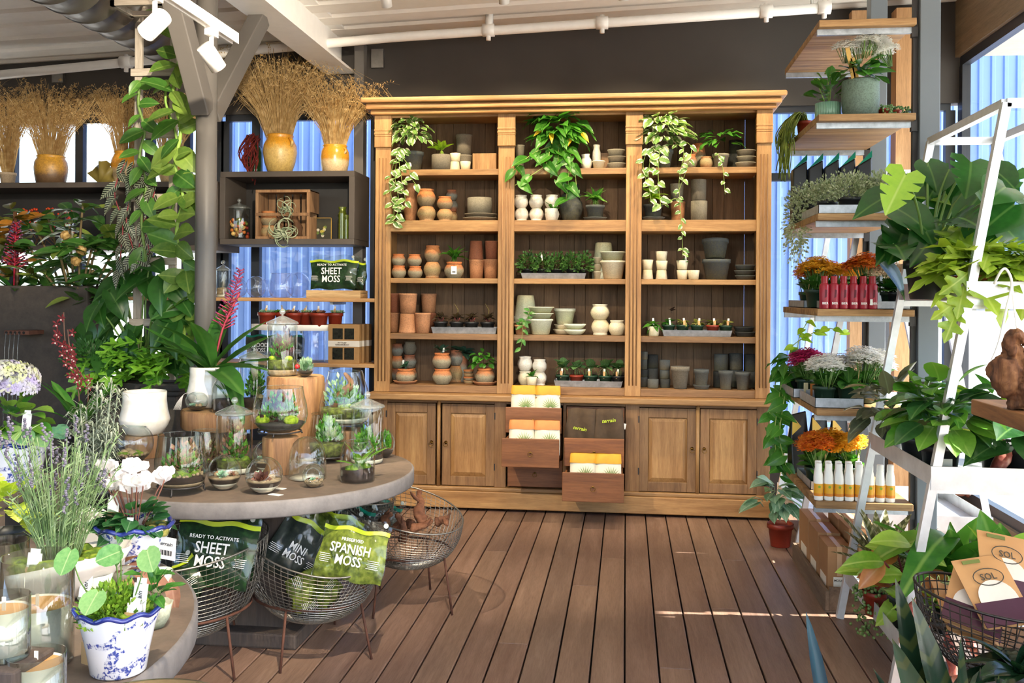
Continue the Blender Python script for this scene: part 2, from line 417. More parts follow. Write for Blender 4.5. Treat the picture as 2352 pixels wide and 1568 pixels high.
# spotlights
def spot(head, aim, label, watts, warm=(1, .86, .66), size=62, rail=None, vis=True, r=.036, L=.115):
    head, aim = V(head), V(aim); t = E('track_spotlight', head, label, 'spotlight', 'white ceiling spotlights')
    d = (aim-head).normalized(); T = d.to_track_quat('Z', 'Y').to_matrix().to_4x4()
    O('lamp_housing', MB().lathe([(0,-L*.5), (r*.95,-L*.5), (r,-L*.45), (r,L*.5), (r*.9,L*.5), (r*.86,L*.35)], 24, T=T), WHITEM, t)
    O('lamp_lens', MB().lathe([(0, L*.36), (r*.86, L*.36)], 20, T=T), lampm('#fff0d0', 8), t)
    O('swivel_arm', MB().tube([(0,0,0), (0,0,.10)], .01, 8), WHITEM, t); O('adapter', MB().box((-.016,-.035,.09), (.016,.035,.14)), WHITEM, t)
    ld = bpy.data.lights.new('spot_lamp', 'SPOT'); ld.energy = watts; ld.color = warm; ld.spot_size = R(size); ld.spot_blend = .6; ld.shadow_soft_size = .03
    lo = bpy.data.objects.new('spot_lamp', ld); COL.objects.link(lo); lo.parent = t; lo.location = d*(L*.6); lo.rotation_euler = d.to_track_quat('-Z', 'Y').to_euler()
def track(x, y0, y1, z, label):
    t = E('light_track', (x, y1, z), label, 'light track', 'white ceiling light tracks')
    O('rail', MB().box((-.018, y0-y1, 0), (.018, 0, .03)).box((-.018, y0-y1, -.018), (-.011, 0, 0)).box((.011, y0-y1, -.018), (.018, 0, 0)), WHITEM, t)
    O('suspension', MB().tube([(0, (y0-y1)*.5, .03), (0, (y0-y1)*.5, cz(x)-z+.02)], .006), WHITEM, t)
te = at(540, 92, Y=4.2)
track(te.x, .6, 4.2, te.z, 'white ceiling light track over the terrarium table')
for (px, py, yy), aim, ww in (((377, 50, 3.45), (-2.6, 2.0, .8), 70), ((492, 116, 3.95), (-.9, 5.9, .6), 90)):
    q = at(px, py, Y=yy); q.x = te.x; spot((te.x, yy, te.z-.14), aim, 'white cylinder spotlight on the track '+('end nearer the duct' if px < 400 else 'beside the steel column'), ww)
# tracks above the view; the front one and its spots are added for brightness
track(-.45, 1.0, 4.4, 3.25, 'added unseen light track before the cabinet, above the view')
ct_ = E('light_track', (-.43, 6.3, 3.66), 'white ceiling light track above the cabinet front, over the view', 'light track', 'white ceiling light tracks')
O('rail', MB().box((-1.7,-.018,0), (1.7,.018,.03)), WHITEM, ct_); O('suspension', MB().tube([(0,0,.03),(0,0,.09)], .006), WHITEM, ct_)
for i, x in enumerate((-1.62, -.82, -.03, .75)):
    spot((x, 6.3, 3.60), (x, 7.15, 2.45), 'white spotlight over the cabinet, number '+('one', 'two', 'three', 'four')[i]+' from the left', 33, (1, .80, .52), 88)
spot((-.45, 4.2, 3.11), (-.43, 7.2, 1.3), 'added unseen fill spotlight aimed at the cabinet middle', 45, (1, .86, .66), 60)  # added fill lamp for the cabinet front
spot((-.45, 2.4, 3.11), (-1.8, 4.4, .9), 'added unseen spotlight aimed at the terrarium table', 170, size=46)  # this and the following spots: unseen lamps added to brighten the left side
spot((-.45, 1.6, 3.11), (-2.0, 2.2, .8), 'added unseen spotlight aimed at the candle table', 120, size=46)
spot((-.45, 2.0, 3.11), (-2.9, 7.1, 2.6), 'added unseen spotlight aimed at the dried grass jars', 320, size=30)
spot((-.45, 1.2, 3.11), (-4.9, 7.1, 2.7), 'added unseen spotlight aimed at the wall shelf on the left', 320, size=30)
# ------------------------------------------------------------------ leaves and plants
PROF = {
 'ell': [(0,.06),(.1,.5),(.28,.9),(.48,1),(.68,.84),(.86,.45),(1,.02)],
 'heart': [(0,.34),(.08,.72),(.2,.98),(.36,1),(.56,.8),(.76,.45),(.9,.16),(1,.01)],
 'round': [(0,.3),(.08,.68),(.25,.97),(.5,1),(.75,.82),(.92,.42),(1,.08)],
 'strap': [(0,.55),(.2,.75),(.45,1),(.7,.9),(.88,.55),(1,.02)],
 'sword': [(0,.5),(.25,.9),(.5,1),(.75,.8),(.92,.35),(1,.01)],
 'lance': [(0,.08),(.15,.5),(.35,.95),(.55,.9),(.8,.45),(1,.01)],
 'spoon': [(0,.2),(.2,.3),(.45,.7),(.65,1),(.85,.8),(1,.1)],
 'split': [(0,.4),(.08,.95),(.2,1),(.24,.5),(.28,.98),(.4,.95),(.44,.42),(.48,.9),(.6,.8),(.64,.36),(.68,.7),(.82,.45),(1,.02)],
 'lobe': [(0,.08),(.14,.14),(.26,.85),(.36,.95),(.42,.3),(.48,.3),(.58,1),(.68,.9),(.73,.28),(.84,.42),(1,.03)],
 'fern': [(0,.1),(.08,.12),(.16,.8),(.24,.9),(.28,.18),(.34,.2),(.42,1),(.5,.95),(.54,.2),(.6,.2),(.68,.85),(.76,.75),(.8,.18),(.9,.22),(1,.02)],
}
LOBE = {'heart': .2, 'round': .1, 'split': .2}
@memo
def LM(shape, mat, w=.3, droop=.15, fold=.2, pet=0, wave=0, curl=0):
    pr = PROF[shape]; lb = LOBE.get(shape, 0); mb = MB(); vs = []; fs = []
    for t, q in pr:
        for k in (-1, -.55, 0, .55, 1):
            x = k*q*w; sweep = (.12 if shape in ('fern', 'lobe') else 0)*abs(k)*(q > .5)
            y = t-lb*abs(k)*max(0, 1-t*3)**1.5+sweep
            vs.append((x, y, fold*abs(x)-droop*t*t+wave*sin(t*11+k*2)*abs(k)*.1-curl*abs(k)**2*w*.5))
    for i in range(len(pr)-1):
        for j in range(4): a = i*5+j; fs.append((a, a+1, a+6, a+5))
    mb.add(vs, fs, 0, True)
    if pet: mb.tube([(0,.02,0), (0,-pet*.4,-pet*.12), (0,-pet*.72,-pet*.42), (0,-pet*.9,-pet*.9)], [.012,.014,.016,.018], 4)
    return mb.mesh('leaf', [mat])
def leafobj(root, me, base, d, up=None, s=.1, roll=0, name='leaf', sx=1):
    y = V(d).normalized(); up = V(up) if up is not None else V((0,0,1))
    x = y.cross(up); x = x.normalized() if x.length > 1e-4 else y.orthogonal().normalized()
    z = x.cross(y)
    if roll: q = M.Rotation(roll, 3, y); x = q @ x; z = q @ z
    b = V(base)
    m = M(((x.x*s*sx, y.x*s, z.x*s, b.x), (x.y*s*sx, y.y*s, z.y*s, b.y), (x.z*s*sx, y.z*s, z.z*s, b.z), (0,0,0,1)))
    return link(name, me, root, mw=m)
def rosette(root, meshes, n, c, s=(.1,.14), el=(20, 70), az=(0, 360), out=0.0, name='leaf'):
    for i in range(n):
        a = R(az[0]+(az[1]-az[0])*((i*.618034) % 1)); e = R(U(*el)); d = V((cos(a)*cos(e), sin(a)*cos(e), sin(e)))
        o = U(.6, 1)*out
        leafobj(root, meshes[i % len(meshes)], V(c)+d*o, d, V((-cos(a)*sin(e), -sin(a)*sin(e), cos(e))), U(*s), U(-.4,.4), name)
def bush(root, meshes, n, c, rad, s=(.1,.14), front=.55, tilt=.2, name='leaf', lo=-.2):
    """leaves on a crown, each facing outwards and up"""
    for i in range(n):
        a = U(0, 2*pi)
        if U(0,1) < front: a = U(pi*1.05, pi*1.95)
        h = U(lo, 1); q = math.sqrt(max(0, 1-h*h)); k = U(.55, 1)
        d = V((cos(a)*q, sin(a)*q, h))
        b = V(c)+V((d.x*rad[0], d.y*rad[1], d.z*rad[2]))*k
        g = V((d.x, d.y, d.z*.5-tilt+U(-.3,.3))).normalized()
        leafobj(root, meshes[i % len(meshes)], b, g, V((d.x*.4, d.y*.6, 1)), U(*s), U(-.5,.5), name)
def spline(pts, n=20):
    pts = [V(p) for p in pts]; P_ = [pts[0]]+pts+[pts[-1]]; out = []
    for i in range(len(pts)-1):
        a, b, c, d = P_[i:i+4]
        m = max(2, n//(len(pts)-1))
        for k in range(m):
            t = k/m; out.append(.5*((2*b)+(c-a)*t+(2*a-5*b+4*c-d)*t*t+(3*b-a-3*c+d)*t**3))
    return out+[pts[-1]]
def vine(root, pts, meshes, n, s, stem, r=.003, hang=.7, face=-1, spread=.9, name='leaf', t0=0):
    q = spline(pts, 24); O('vine', MB().tube(q, r, 5), stem, root)
    for i in range(n):
        t = t0+(1-t0)*(i+U(.1,.9))/n; p = q[min(len(q)-1, int(t*len(q)))]
        sd = 1 if i % 2 else -1
        d = V((sd*spread*U(.4,1), face*U(.2,.8), -hang*U(.3,1.2)))
        leafobj(root, meshes[i % len(meshes)], p, d, V((U(-.3,.3), face, .6)), U(*s), U(-.4,.4), name)
def tufts(mb, n, gen, L, W, m=0):
    """small two-faced leaves joined into one mesh; gen() gives (base, dir)"""
    for _ in range(n):
        b, d = gen(); b = V(b); d = V(d).normalized(); x = d.cross(V((U(-1,1),U(-1,1),U(-1,1)+.01))).normalized(); l = U(*L); w_ = U(*W)
        z = x.cross(d)
        mb.add([b, b+d*l*.5+x*w_+z*w_*.4, b+d*l, b+d*l*.5-x*w_+z*w_*.4, b+d*l*.5], [(0,1,4),(1,2,4),(2,3,4),(3,0,4)], m, True)
def crown(c, rad, lo=-.1, out=.7, up=.5):
    c = V(c)
    def g():
        a = U(0, 2*pi); h = U(lo, 1); q = math.sqrt(max(0, 1-h*h)); k = U(.35, 1)
        d = V((cos(a)*q, sin(a)*q, h))
        return c+V((d.x*rad[0], d.y*rad[1], d.z*rad[2]))*k, V((d.x*out, d.y*out, d.z*.5+up+U(-.3,.3)))
    return g
# leaf materials
POTHOS = leafm('#2a641d', '#4f8f2e', '#7db04c', None, rough=.35)
NEON = leafm('#6f9f1c', '#a3c833', '#bcd858')
VARIE = leafm('#4d7a35', '#7fa352', '#9dbd6e', '#f1eecb', ew=.62)
DKGREEN = leafm('#1d4a1c', '#2f6a28', '#5c8f45', rough=.3)
MIDGREEN = leafm('#2c6422', '#4c8a33', '#79aa55', rough=.35)
DUSKY = leafm('#33261f', '#5b4a3a', '#7d6e58', stripe='#74674f', rough=.4)
WATERM = leafm('#2b5a26', '#3f7434', '#86b06a', stripe='#9fbb8c', rough=.35)
SILVERG = leafm('#2f5140', '#4c7560', '#8aa892', rough=.45)
FITT = leafm('#5a6a2a', '#8f9a4a', '#c9c08a', '#c8b183', rough=.5, ew=.7)
STEM = plain('#5d7d34', .6, 0, .2); STEMR = plain('#7a2a2e', .6); VINE = plain('#8fa653', .6, 0, .2)

# ------------------------------------------------------------------ pots
PK = {
 'urn': [(0,0),(.31,0),(.34,.04),(.46,.26),(.5,.46),(.47,.64),(.40,.80),(.365,.87),(.39,.92),(.40,1),(.36,1),(.34,.9),(.40,.75),(.42,.5),(.3,.1),(0,.08)],
 'flower': [(0,0),(.33,0),(.36,.03),(.46,.80),(.5,.81),(.5,1),(.46,1),(.44,.8),(.33,.08),(0,.07)],
 'roll': [(0,0),(.32,0),(.35,.03),(.45,.84),(.49,.88),(.5,.95),(.47,1),(.44,1),(.42,.85),(.31,.08),(0,.07)],
 'tall': [(0,0),(.38,0),(.41,.02),(.45,.5),(.48,.9),(.5,.93),(.49,1),(.45,1),(.43,.8),(.37,.05),(0,.04)],
 'cup': [(0,0),(.38,0),(.41,.04),(.44,.45),(.5,.97),(.48,1),(.45,.97),(.40,.45),(.34,.1),(0,.09)],
 'cyl': [(0,0),(.46,0),(.49,.04),(.5,.5),(.5,.98),(.48,1),(.45,.98),(.44,.5),(.42,.08),(0,.07)],
 'saucer': [(0,0),(.36,0),(.40,.1),(.48,.85),(.5,1),(.47,1),(.38,.3),(0,.25)],
 'bowl': [(0,0),(.25,0),(.33,.15),(.45,.6),(.5,.95),(.48,1),(.44,.75),(.3,.25),(0,.2)],
 'vase': [(0,0),(.3,0),(.33,.03),(.42,.2),(.5,.5),(.46,.72),(.36,.84),(.36,.9),(.42,.97),(.4,1),(.34,.97),(.3,.88),(.4,.6),(.28,.1),(0,.08)],
 'plant': [(0,0),(.34,0),(.36,.03),(.44,.78),(.5,.79),(.5,.98),(.47,1),(.44,.8),(.40,.72),(0,.7)],
 'jug': [(0,0),(.30,0),(.36,.05),(.5,.35),(.46,.6),(.34,.78),(.32,.85),(.38,1),(.34,1),(.28,.85),(.4,.5),(.3,.1),(0,.08)],
 'glaze': [(0,0),(.30,0),(.37,.04),(.465,.22),(.5,.34),(.497,.37),(.455,.56),(.43,.8),(.435,.98),(.42,1),(.405,.98),(.40,.8),(.43,.5),(.35,.1),(0,.08)],
 'tumb': [(0,0),(.40,0),(.46,.05),(.5,.5),(.49,.97),(.47,1),(.45,.97),(.46,.5),(.4,.1),(0,.08)],
}
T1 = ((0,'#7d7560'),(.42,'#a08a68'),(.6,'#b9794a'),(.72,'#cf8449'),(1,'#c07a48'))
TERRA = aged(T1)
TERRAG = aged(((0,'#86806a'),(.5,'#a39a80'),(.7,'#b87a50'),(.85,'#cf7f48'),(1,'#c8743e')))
TERRAI = aged(((0,'#c98a52'),(.2,'#bb9164'),(.5,'#a39066'),(.8,'#a8906a'),(1,'#c48a58')))
TPLAIN = aged(((0,'#a9764f'),(.5,'#b98159'),(1,'#c18a62')), amp=.6)
TDARK = aged(((0,'#8a4f33'),(1,'#a06244')), amp=.6)
TBLUE = aged(((0,'#7a7468'),(.5,'#8a9088'),(.75,'#9a6a50'),(1,'#b06a48')))
CREAM = aged(((0,'#cfc3a0'),(.5,'#ded3b5'),(1,'#e8dfc6')), .45, .5, 2.5, .05, '#a08a5a', .3)
WHITEC = aged(((0,'#d8d2c4'),(.5,'#e8e3d8'),(1,'#efe9dc')), .35, .5, 2.5, .03, '#b89a66', .35)
CELAD = aged(((0,'#d8d0a8'),(.35,'#ccd3b4'),(1,'#dfe4d2')), .5, .5, 2.5, .08, '#8d8a60', .3)
GREY = aged(((0,'#5e574c'),(.5,'#7a7264'),(1,'#857c6d')), .9, .5, 3, .3, '#4a4a38', .5)
STONE = aged(((0,'#6b665a'),(.5,'#8a8475'),(1,'#948d7c')), .9, .5, 3, .3, '#565438', .5)
MOSSY = aged(((0,'#4a4838'),(.5,'#4e5050'),(1,'#4f555a')), .9, .6, 3, .3, '#6e6c42', .5)
BLKP = aged(((0,'#4a4a3c'),(.5,'#35373a'),(1,'#2c2f33')), .85, .6, 3, .3, '#5c5c40', .45)
MUDP = aged(((0,'#6e6650'),(.5,'#62605a'),(1,'#565a5a')), .9, .6, 3, .3, '#3c3a2c', .5)
PLGREEN = plain('#1f3d2a', .45); PLRED = plain('#8c2f1c', .45); PLBLACK = plain('#1c1d1f', .45)
_pm = {}
def potmesh(kind, mat, n=28):
    if (kind, mat.name) not in _pm: _pm[(kind, mat.name)] = MB().lathe(PK[kind], n).mesh('pot', [mat])
    return _pm[(kind, mat.name)]
SHZ = [2.555, 2.168, 1.732, 1.312, .925]
NAMES = {'urn': 'urn_pot', 'flower': 'flower_pot', 'roll': 'rolled_rim_pot', 'tall': 'tall_pot', 'cup': 'clay_cup', 'cyl': 'cylinder_pot', 'saucer': 'clay_saucer', 'bowl': 'clay_bowl', 'vase': 'vase', 'jug': 'jug', 'plant': 'nursery_pot', 'tumb': 'tumbler_pot'}
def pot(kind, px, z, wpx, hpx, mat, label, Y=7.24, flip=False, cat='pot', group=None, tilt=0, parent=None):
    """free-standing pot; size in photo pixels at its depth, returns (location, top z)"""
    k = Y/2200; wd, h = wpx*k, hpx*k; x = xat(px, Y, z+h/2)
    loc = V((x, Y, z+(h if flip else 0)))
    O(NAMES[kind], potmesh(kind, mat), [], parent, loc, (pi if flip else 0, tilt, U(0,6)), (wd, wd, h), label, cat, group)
    return V((x, Y, z)), z+h
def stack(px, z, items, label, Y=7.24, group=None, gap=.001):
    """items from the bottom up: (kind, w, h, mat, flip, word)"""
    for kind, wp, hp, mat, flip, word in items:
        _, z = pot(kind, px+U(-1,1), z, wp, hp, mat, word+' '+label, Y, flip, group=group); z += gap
def potted(name, px, z, wpx, hpx, kind, mat, label, Y=7.24, cat='plant', group=None, saucer=None, soil=True):
    """a plant's root Empty with its pot; returns (root, top centre in local coords, pot width)"""
    k = Y/2200; wd, h = wpx*k, hpx*k; x = xat(px, Y, z+h/2)
    t = E(name, (x, Y, z), label, cat, group)
    z0 = 0
    if saucer:
        O('saucer', potmesh('saucer', saucer), [], t, (0,0,0), None, (wd*1.25, wd*1.25, h*.22)); z0 = h*.07
    O('pot', potmesh(kind, mat), [], t, (0,0,z0), (0,0,U(0,6)), (wd, wd, h))
    if soil: O('soil', MB().lathe([(0,0),(wd*.41,0)], 16), SOIL, t, (0,0,z0+h*.86))
    return t, V((0,0,z0+h*.88)), wd
def plant_tag(root, p, h=.05, mat=None, rz=0, tan=True, name='plant_tag'):
    o = MB().box((-.007,-.0008,0), (.007,.0008,h)); O(name, o, plain('#f0ece2', .5), root, p, (-.15, U(-.15,.15), rz))
    if tan: O('wooden_label', MB().box((-.008,-.002,-.01), (.008,.0005,h*.72)), plain('#c69a63', .6), root, V(p)+V((0,-.003,-.002)), (-.15, 0, rz))

# ------------------------------------------------------------------ display cabinet
YF = 7.10; CX0, CX1 = -1.897, 1.039
cab = E('display_cabinet', (-.43, 7.3, 0), 'tall open-shelved teak display cabinet filled with pots and plants', 'cabinet')
LC = V((.43, -7.3, 0))
def cb(name, a, b, mat, bevel=.003, parent=None): return O(name, MB().box(a, b), mat, parent or cab, LC if parent is None else None, bevel=bevel)
PIL = [(-1.897, -1.778), (-.955, -.834), (-.006, .110), (.935, 1.039)]
BAYS = [(-1.778, -.955), (-.834, -.006), (.110, .935)]
# back planks
BKM = wood('#584430', '#6b543d', '#7d644a', 'z', .75)
for a, b in BAYS:
    a -= .06; b += .06; n = 8; e = [a+(b-a)*(i+U(-.2,.2)*(0 < i < n))/n for i in range(n+1)]
    for i in range(n): cb('back_plank', (e[i]+.001, 7.48, .86), (e[i+1]-.001, 7.495+U(-.004,.0), 2.98), BKM, .002)
for i, (a, b) in enumerate(PIL):
    cb('divider', ((a+b)/2-.02, YF+.03, .87), ((a+b)/2+.02, 7.48, 2.98), TEAK('z'))
    pl = cb('pilaster', (a, YF, .87), (b, YF+.03, 2.72), TEAK('z'))
    for k in range(3):
        x = a+(b-a)*(.28+.22*k); O('flute', MB().tube([(x, YF-.001, .95), (x, YF-.001, 2.64)], .0055, 6), TEAKD('z'), pl)
    mb = MB().box((a-.006, YF-.018, 2.72), (b+.006, YF+.03, 2.80)).box((a-.008, YF-.022, 2.815), (b+.008, YF+.03, 2.832)).box((a-.008, YF-.022, 2.842), (b+.008, YF+.03, 2.858)).box((a-.006, YF-.018, 2.80), (b+.006, YF+.03, 2.96))
    O('capital', mb, TEAK('z'), pl, bevel=.005)
for i, (a, b) in enumerate(BAYS):
    cb('frieze_rail', (a, YF+.01, 2.945), (b, YF+.035, 2.985), TEAK('x'))
    for j, (zt, th) in enumerate(((2.555, .045), (2.168, .084), (1.732, .038), (1.312, .044), (.925, .055))):
        cb('shelf', (a-.01, YF+(.012 if j in (1, 4) else .03), zt-th), (b+.01, 7.48, zt), TEAK('x') if j < 3 else TEAKD('x'))
for k, (o, z0, z1) in enumerate(((.03, 2.96, 2.995), (.06, 2.995, 3.04), (.09, 3.04, 3.08))):
    cb('cornice_step', (CX0-o, YF-.03-o, z0), (CX1+o, 7.5, z1), TEAK('x'), .012)
for a, b in ((CX0, CX0+.02), (CX1-.02, CX1)): cb('side_panel', (a, YF+.03, .86), (b, 7.48, 2.96), TEAKD('z'))
# lower unit
YD = 7.08
cb('ledge', (CX0-.03, 6.99, .822), (CX1+.02, 7.5, .868), TEAK('x'), .008)
cb('plinth', (CX0-.03, 7.045, .02), (CX1+.05, 7.5, .145), TEAK('x'), .006); cb('plinth_top', (CX0-.015, 7.055, .145), (CX1+.03, 7.5, .175), TEAK('x'), .008)
for a, b in ((CX0, CX0+.02), (CX1-.02, CX1)): cb('lower_side', (a, YD+.02, .175), (b, 7.48, .822), TEAKD('z'))
cb('lower_back', (CX0, 7.48, .175), (CX1, 7.495, .822), TEAKD('z'))
px = lambda p: xat(p, YD, .5)
for a, b in ((CX0, px(888)), (px(1135), px(1162)), (px(1293), px(1300)), (px(1436), px(1468)), (px(1738), CX1)): cb('stile', (a, YD, .175), (b, YD+.03, .822), TEAKD('z'))
cb('top_rail', (CX0, YD+.004, .795), (CX1, YD+.03, .822), TEAKD('x'))
BRASS = metal('#8a6c3a', .4, .3)
def ringpull(parent, p):
    o = O('ring_pull', MB().lathe([(0,-.012),(.012,-.012),(.013,-.004),(.006,0),(.006,.012),(0,.013)], 12, T=M.Rotation(pi/2, 4, 'X')).tube([(.016*cos(a)*1.0, -.016, -.012+.016*sin(a)) for a in [i*pi/8 for i in range(17)]], .0022, 6), BRASS, parent, p)
def door(pa, pb, pull):
    a, b = px(pa), px(pb); z0, z1 = .18, .79; w_ = .065
    d = O('door', MB().box((a,YD+.002,z0),(a+w_,YD+.028,z1)).box((b-w_,YD+.002,z0),(b,YD+.028,z1)).box((a+w_,YD+.002,z1-.07),(b-w_,YD+.028,z1)).box((a+w_,YD+.002,z0),(b-w_,YD+.028,z0+.07)), TEAKD('z'), cab, LC, bevel=.003)
    a2, b2, c2, d2 = a+w_, b-w_, z0+.07, z1-.07; i = .03
    vs = [(a2,YD+.02,c2),(b2,YD+.02,c2),(b2,YD+.02,d2),(a2,YD+.02,d2),(a2+i,YD+.006,c2+i),(b2-i,YD+.006,c2+i),(b2-i,YD+.006,d2-i),(a2+i,YD+.006,d2-i)]
    O('door_panel', MB().add(vs, [(4,5,6,7),(0,1,5,4),(1,2,6,5),(2,3,7,6),(3,0,4,7)]), TEAK('z'), d)
    ringpull(d, ((b-.03) if pull > 0 else (a+.03), YD-.002, .5))
    hx = a-.004 if pull > 0 else b+.004
    for hz in (.3, .68): O('hinge', MB().box((hx-.004, YD-.002, hz), (hx+.004, YD+.01, hz+.05)), BLACKM, d)
door(888, 1000, 1); door(1015, 1135, -1); door(1468, 1599, 1); door(1608, 1738, -1)
for p in (1008, 1602): O('door_bar', MB().tube([(px(p), YD-.008, .165), (px(p), YD-.008, .812)], .014, 12), TEAK('z'), cab, LC)
DR = TEAKD('x')
def drawer(pa, pb, z0, z1, pull):
    a, b = px(pa), px(pb); y = YD-pull; t = .015
    mb = MB().box((a,y,z0),(b,y+.02,z1)).box((a+.01,y+.02,z0+.01),(a+.01+t,y+.40,z1-.02)).box((b-.01-t,y+.02,z0+.01),(b-.01,y+.40,z1-.02)).box((a+.01,y+.385,z0+.01),(b-.01,y+.40,z1-.02)).box((a+.01+t,y+.02,z0+.01),(b-.01-t,y+.385,z0+.02))
    d = O('drawer', mb, wood('#6e4328', '#86552f', '#9a6540', 'x', .5), cab, LC, bevel=.003)
    ringpull(d, ((a+b)/2, y-.001, (z0+z1)/2+.005))
drawer(1166, 1292, .605, .79, .14); drawer(1166, 1292, .395, .595, .36); drawer(1166, 1292, .185, .385, 0)
drawer(1301, 1434, .605, .79, 0); drawer(1301, 1434, .395, .595, .27); drawer(1301, 1434, .185, .385, .46)

# paper bags and aprons in the drawers
def paperbag(x, y, z, wd, h, top, label):
    t = E('seed_bag', (x, y, z), label, 'bag', 'paper bags standing in the open drawers')
    mb = MB(); n = 6; vs = []; fs = []
    rows = [(0,1,.05),(.3,1.02,.055),(.6,1.0,.045),(.78,.98,.03)]
    for hz, ws, dp in rows:
        for s in (-1, 1):
            for i in range(n+1): vs.append((wd/2*ws*(2*i/n-1), s*dp*(1-.3*abs(2*i/n-1)**3)+U(-.002,.002), hz*h))
    def grid(vs, fs, rows, n):
        for k in range(rows-1):
            o = k*2*(n+1)
            for i in range(n):
                fs.append((o+i, o+i+1, o+2*(n+1)+i+1, o+2*(n+1)+i)); fs.append((o+n+1+i+1, o+n+1+i, o+3*(n+1)+i, o+3*(n+1)+i+1))
            fs.append((o, o+2*(n+1), o+3*(n+1), o+n+1)); fs.append((o+n, o+2*n+1, o+4*(n+1)-1, o+3*(n+1)-1))
    grid(vs, fs, len(rows), n); O('paper_body', MB().add(vs, fs, 0, True), plain('#e9e2cc', .7, 0, .1), t)
    vs, fs = [], []
    for hz, ws, dp in ((.74,1.02,.036),(.9,1.0,.03),(1.0,.98,.012)):
        for s in (-1, 1):
            for i in range(n+1): vs.append((wd/2*ws*(2*i/n-1), s*dp+U(-.003,.003), hz*h+U(-.002,.002)))
    grid(vs, fs, 3, n); O('folded_top', MB().add(vs, fs, 0, True), plain(top, .7, 0, .15), t)
    lf = plain('#86a060', .7)
    fr = MB(); b = V((wd*.12, -.058, h*.36))
    for k in range(11):
        a = R(18+k*14.5); L = .085*(.75+.25*sin(a)); d = V((cos(a), 0, sin(a))); q = d.cross(V((0,1,0)))*.0026
        fr.add([b+d*.012-q, b+d*L*.5-q*1.2, b+d*L, b+d*L*.5+q*1.2, b+d*.01+q], [(0,1,2,3,4)])
    O('printed_fern', fr, lf, t)
k = 0
for (pa, pb, z0, yy, top, wh) in ((1203, 1259, .70, 7.02, '#d79a2c', 'orange-topped paper bag in the top left drawer'), (1199, 1257, .475, 6.80, '#d8894e', 'peach-topped paper bag in the middle left drawer'), (1339, 1397, .262, 6.715, '#e0a32e', 'yellow-topped paper bag in the lowest open right drawer')):
    for i, p in enumerate((pa, pb)):
        paperbag(xat(p, yy, z0+.1), yy, z0, .178, .245, top, wh+(', left one' if i == 0 else ', right one'))
def label_text(txt, parent, loc, size, mat, rot=(pi/2,0,0), shear=0, name='lettering', align='CENTER', spacing=1, sx=1):
    cu = bpy.data.curves.new(name, 'FONT'); cu.body = txt; cu.size = size; cu.align_x = align; cu.align_y = 'CENTER'; cu.shear = shear; cu.space_character = spacing
    cu.extrude = .0004; cu.resolution_u = 2; cu.offset = size*.012
    cu.materials.append(mat); tmp = link(name, cu); bpy.context.view_layer.update()
    me = bpy.data.meshes.new_from_object(tmp.evaluated_get(bpy.context.evaluated_depsgraph_get())); bpy.data.objects.remove(tmp)
    me.materials.clear(); me.materials.append(mat)
    return link(name, me, parent, loc, rot, (sx, 1, 1))
LIME = plain('#b9d12a', .6)
for i, (p, zt, rz, txy) in enumerate(((1334, .70, -.1, (.0, .62)), (1397, .71, .06, (.0, .72)))):
    x = xat(p, 6.95, .62)
    t = E('canvas_apron', (x, 6.93, .49), 'folded dark brown canvas apron in the drawer, '+('left one lying lower' if i == 0 else 'right one with price tag'), 'apron', 'aprons in the drawer', rz)
    mb = MB(); n = 8; vs = []; fs = []
    for kz in range(7):
        for kx in range(n+1):
            u = kx/n*2-1; h = kz/6
            vs.append((u*.1*(1+.05*sin(h*5)), -.02+.012*sin(u*4+h*3+i)+.05*h*h, h*.30-.012*u*u*h))
    for kz in range(6):
        for kx in range(n): a = kz*(n+1)+kx; fs.append((a, a+1, a+n+2, a+n+1))
    o = O('apron_cloth', MB().add(vs, fs, 0, True), plain('#4a3a2a', .9, 0, .3, 20), t); sm = o.modifiers.new('thick', 'SOLIDIFY'); sm.thickness = .03; sm.offset = 1
    label_text('terrain', t, (0, -.05+(.0 if i == 0 else .0), .165 if i == 0 else .225), .036, LIME, (pi/2-.1, -.1 if i else .15, 0), .35)
    if i: O('price_tag', MB().box((-.012,-.001,-.02), (.012,.001,.02)), plain('#efeae0'), t, (.115, .0, .18), (0,.2,.3))

# ------------------------------------------------------------------ what stands on the shelves
def zs(r): return SHZ[r]+.001
g1, g2, g3 = 'stacked pots in the left bay', 'stacked pots in the middle bay', 'stacked pots in the right bay'
# left bay
Lb = ' in left cabinet bay'
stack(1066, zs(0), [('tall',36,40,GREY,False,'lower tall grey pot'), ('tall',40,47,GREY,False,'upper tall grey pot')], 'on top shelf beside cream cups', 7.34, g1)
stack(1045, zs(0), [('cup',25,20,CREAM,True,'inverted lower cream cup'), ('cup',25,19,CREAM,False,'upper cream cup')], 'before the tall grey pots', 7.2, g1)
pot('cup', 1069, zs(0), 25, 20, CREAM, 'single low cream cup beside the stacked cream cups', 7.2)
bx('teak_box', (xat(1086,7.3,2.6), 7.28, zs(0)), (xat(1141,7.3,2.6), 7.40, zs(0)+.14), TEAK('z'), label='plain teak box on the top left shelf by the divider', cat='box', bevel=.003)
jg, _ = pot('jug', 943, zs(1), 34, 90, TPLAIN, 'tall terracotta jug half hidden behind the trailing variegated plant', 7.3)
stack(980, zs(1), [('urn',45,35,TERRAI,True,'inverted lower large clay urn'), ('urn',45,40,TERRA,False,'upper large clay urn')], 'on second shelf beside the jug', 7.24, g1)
stack(1021, zs(1), [('urn',38,28,TERRAI,True,'inverted lower small clay urn'), ('urn',37,29,TERRA,False,'upper small clay urn')], 'on second shelf, centre of left bay', 7.22, g1)
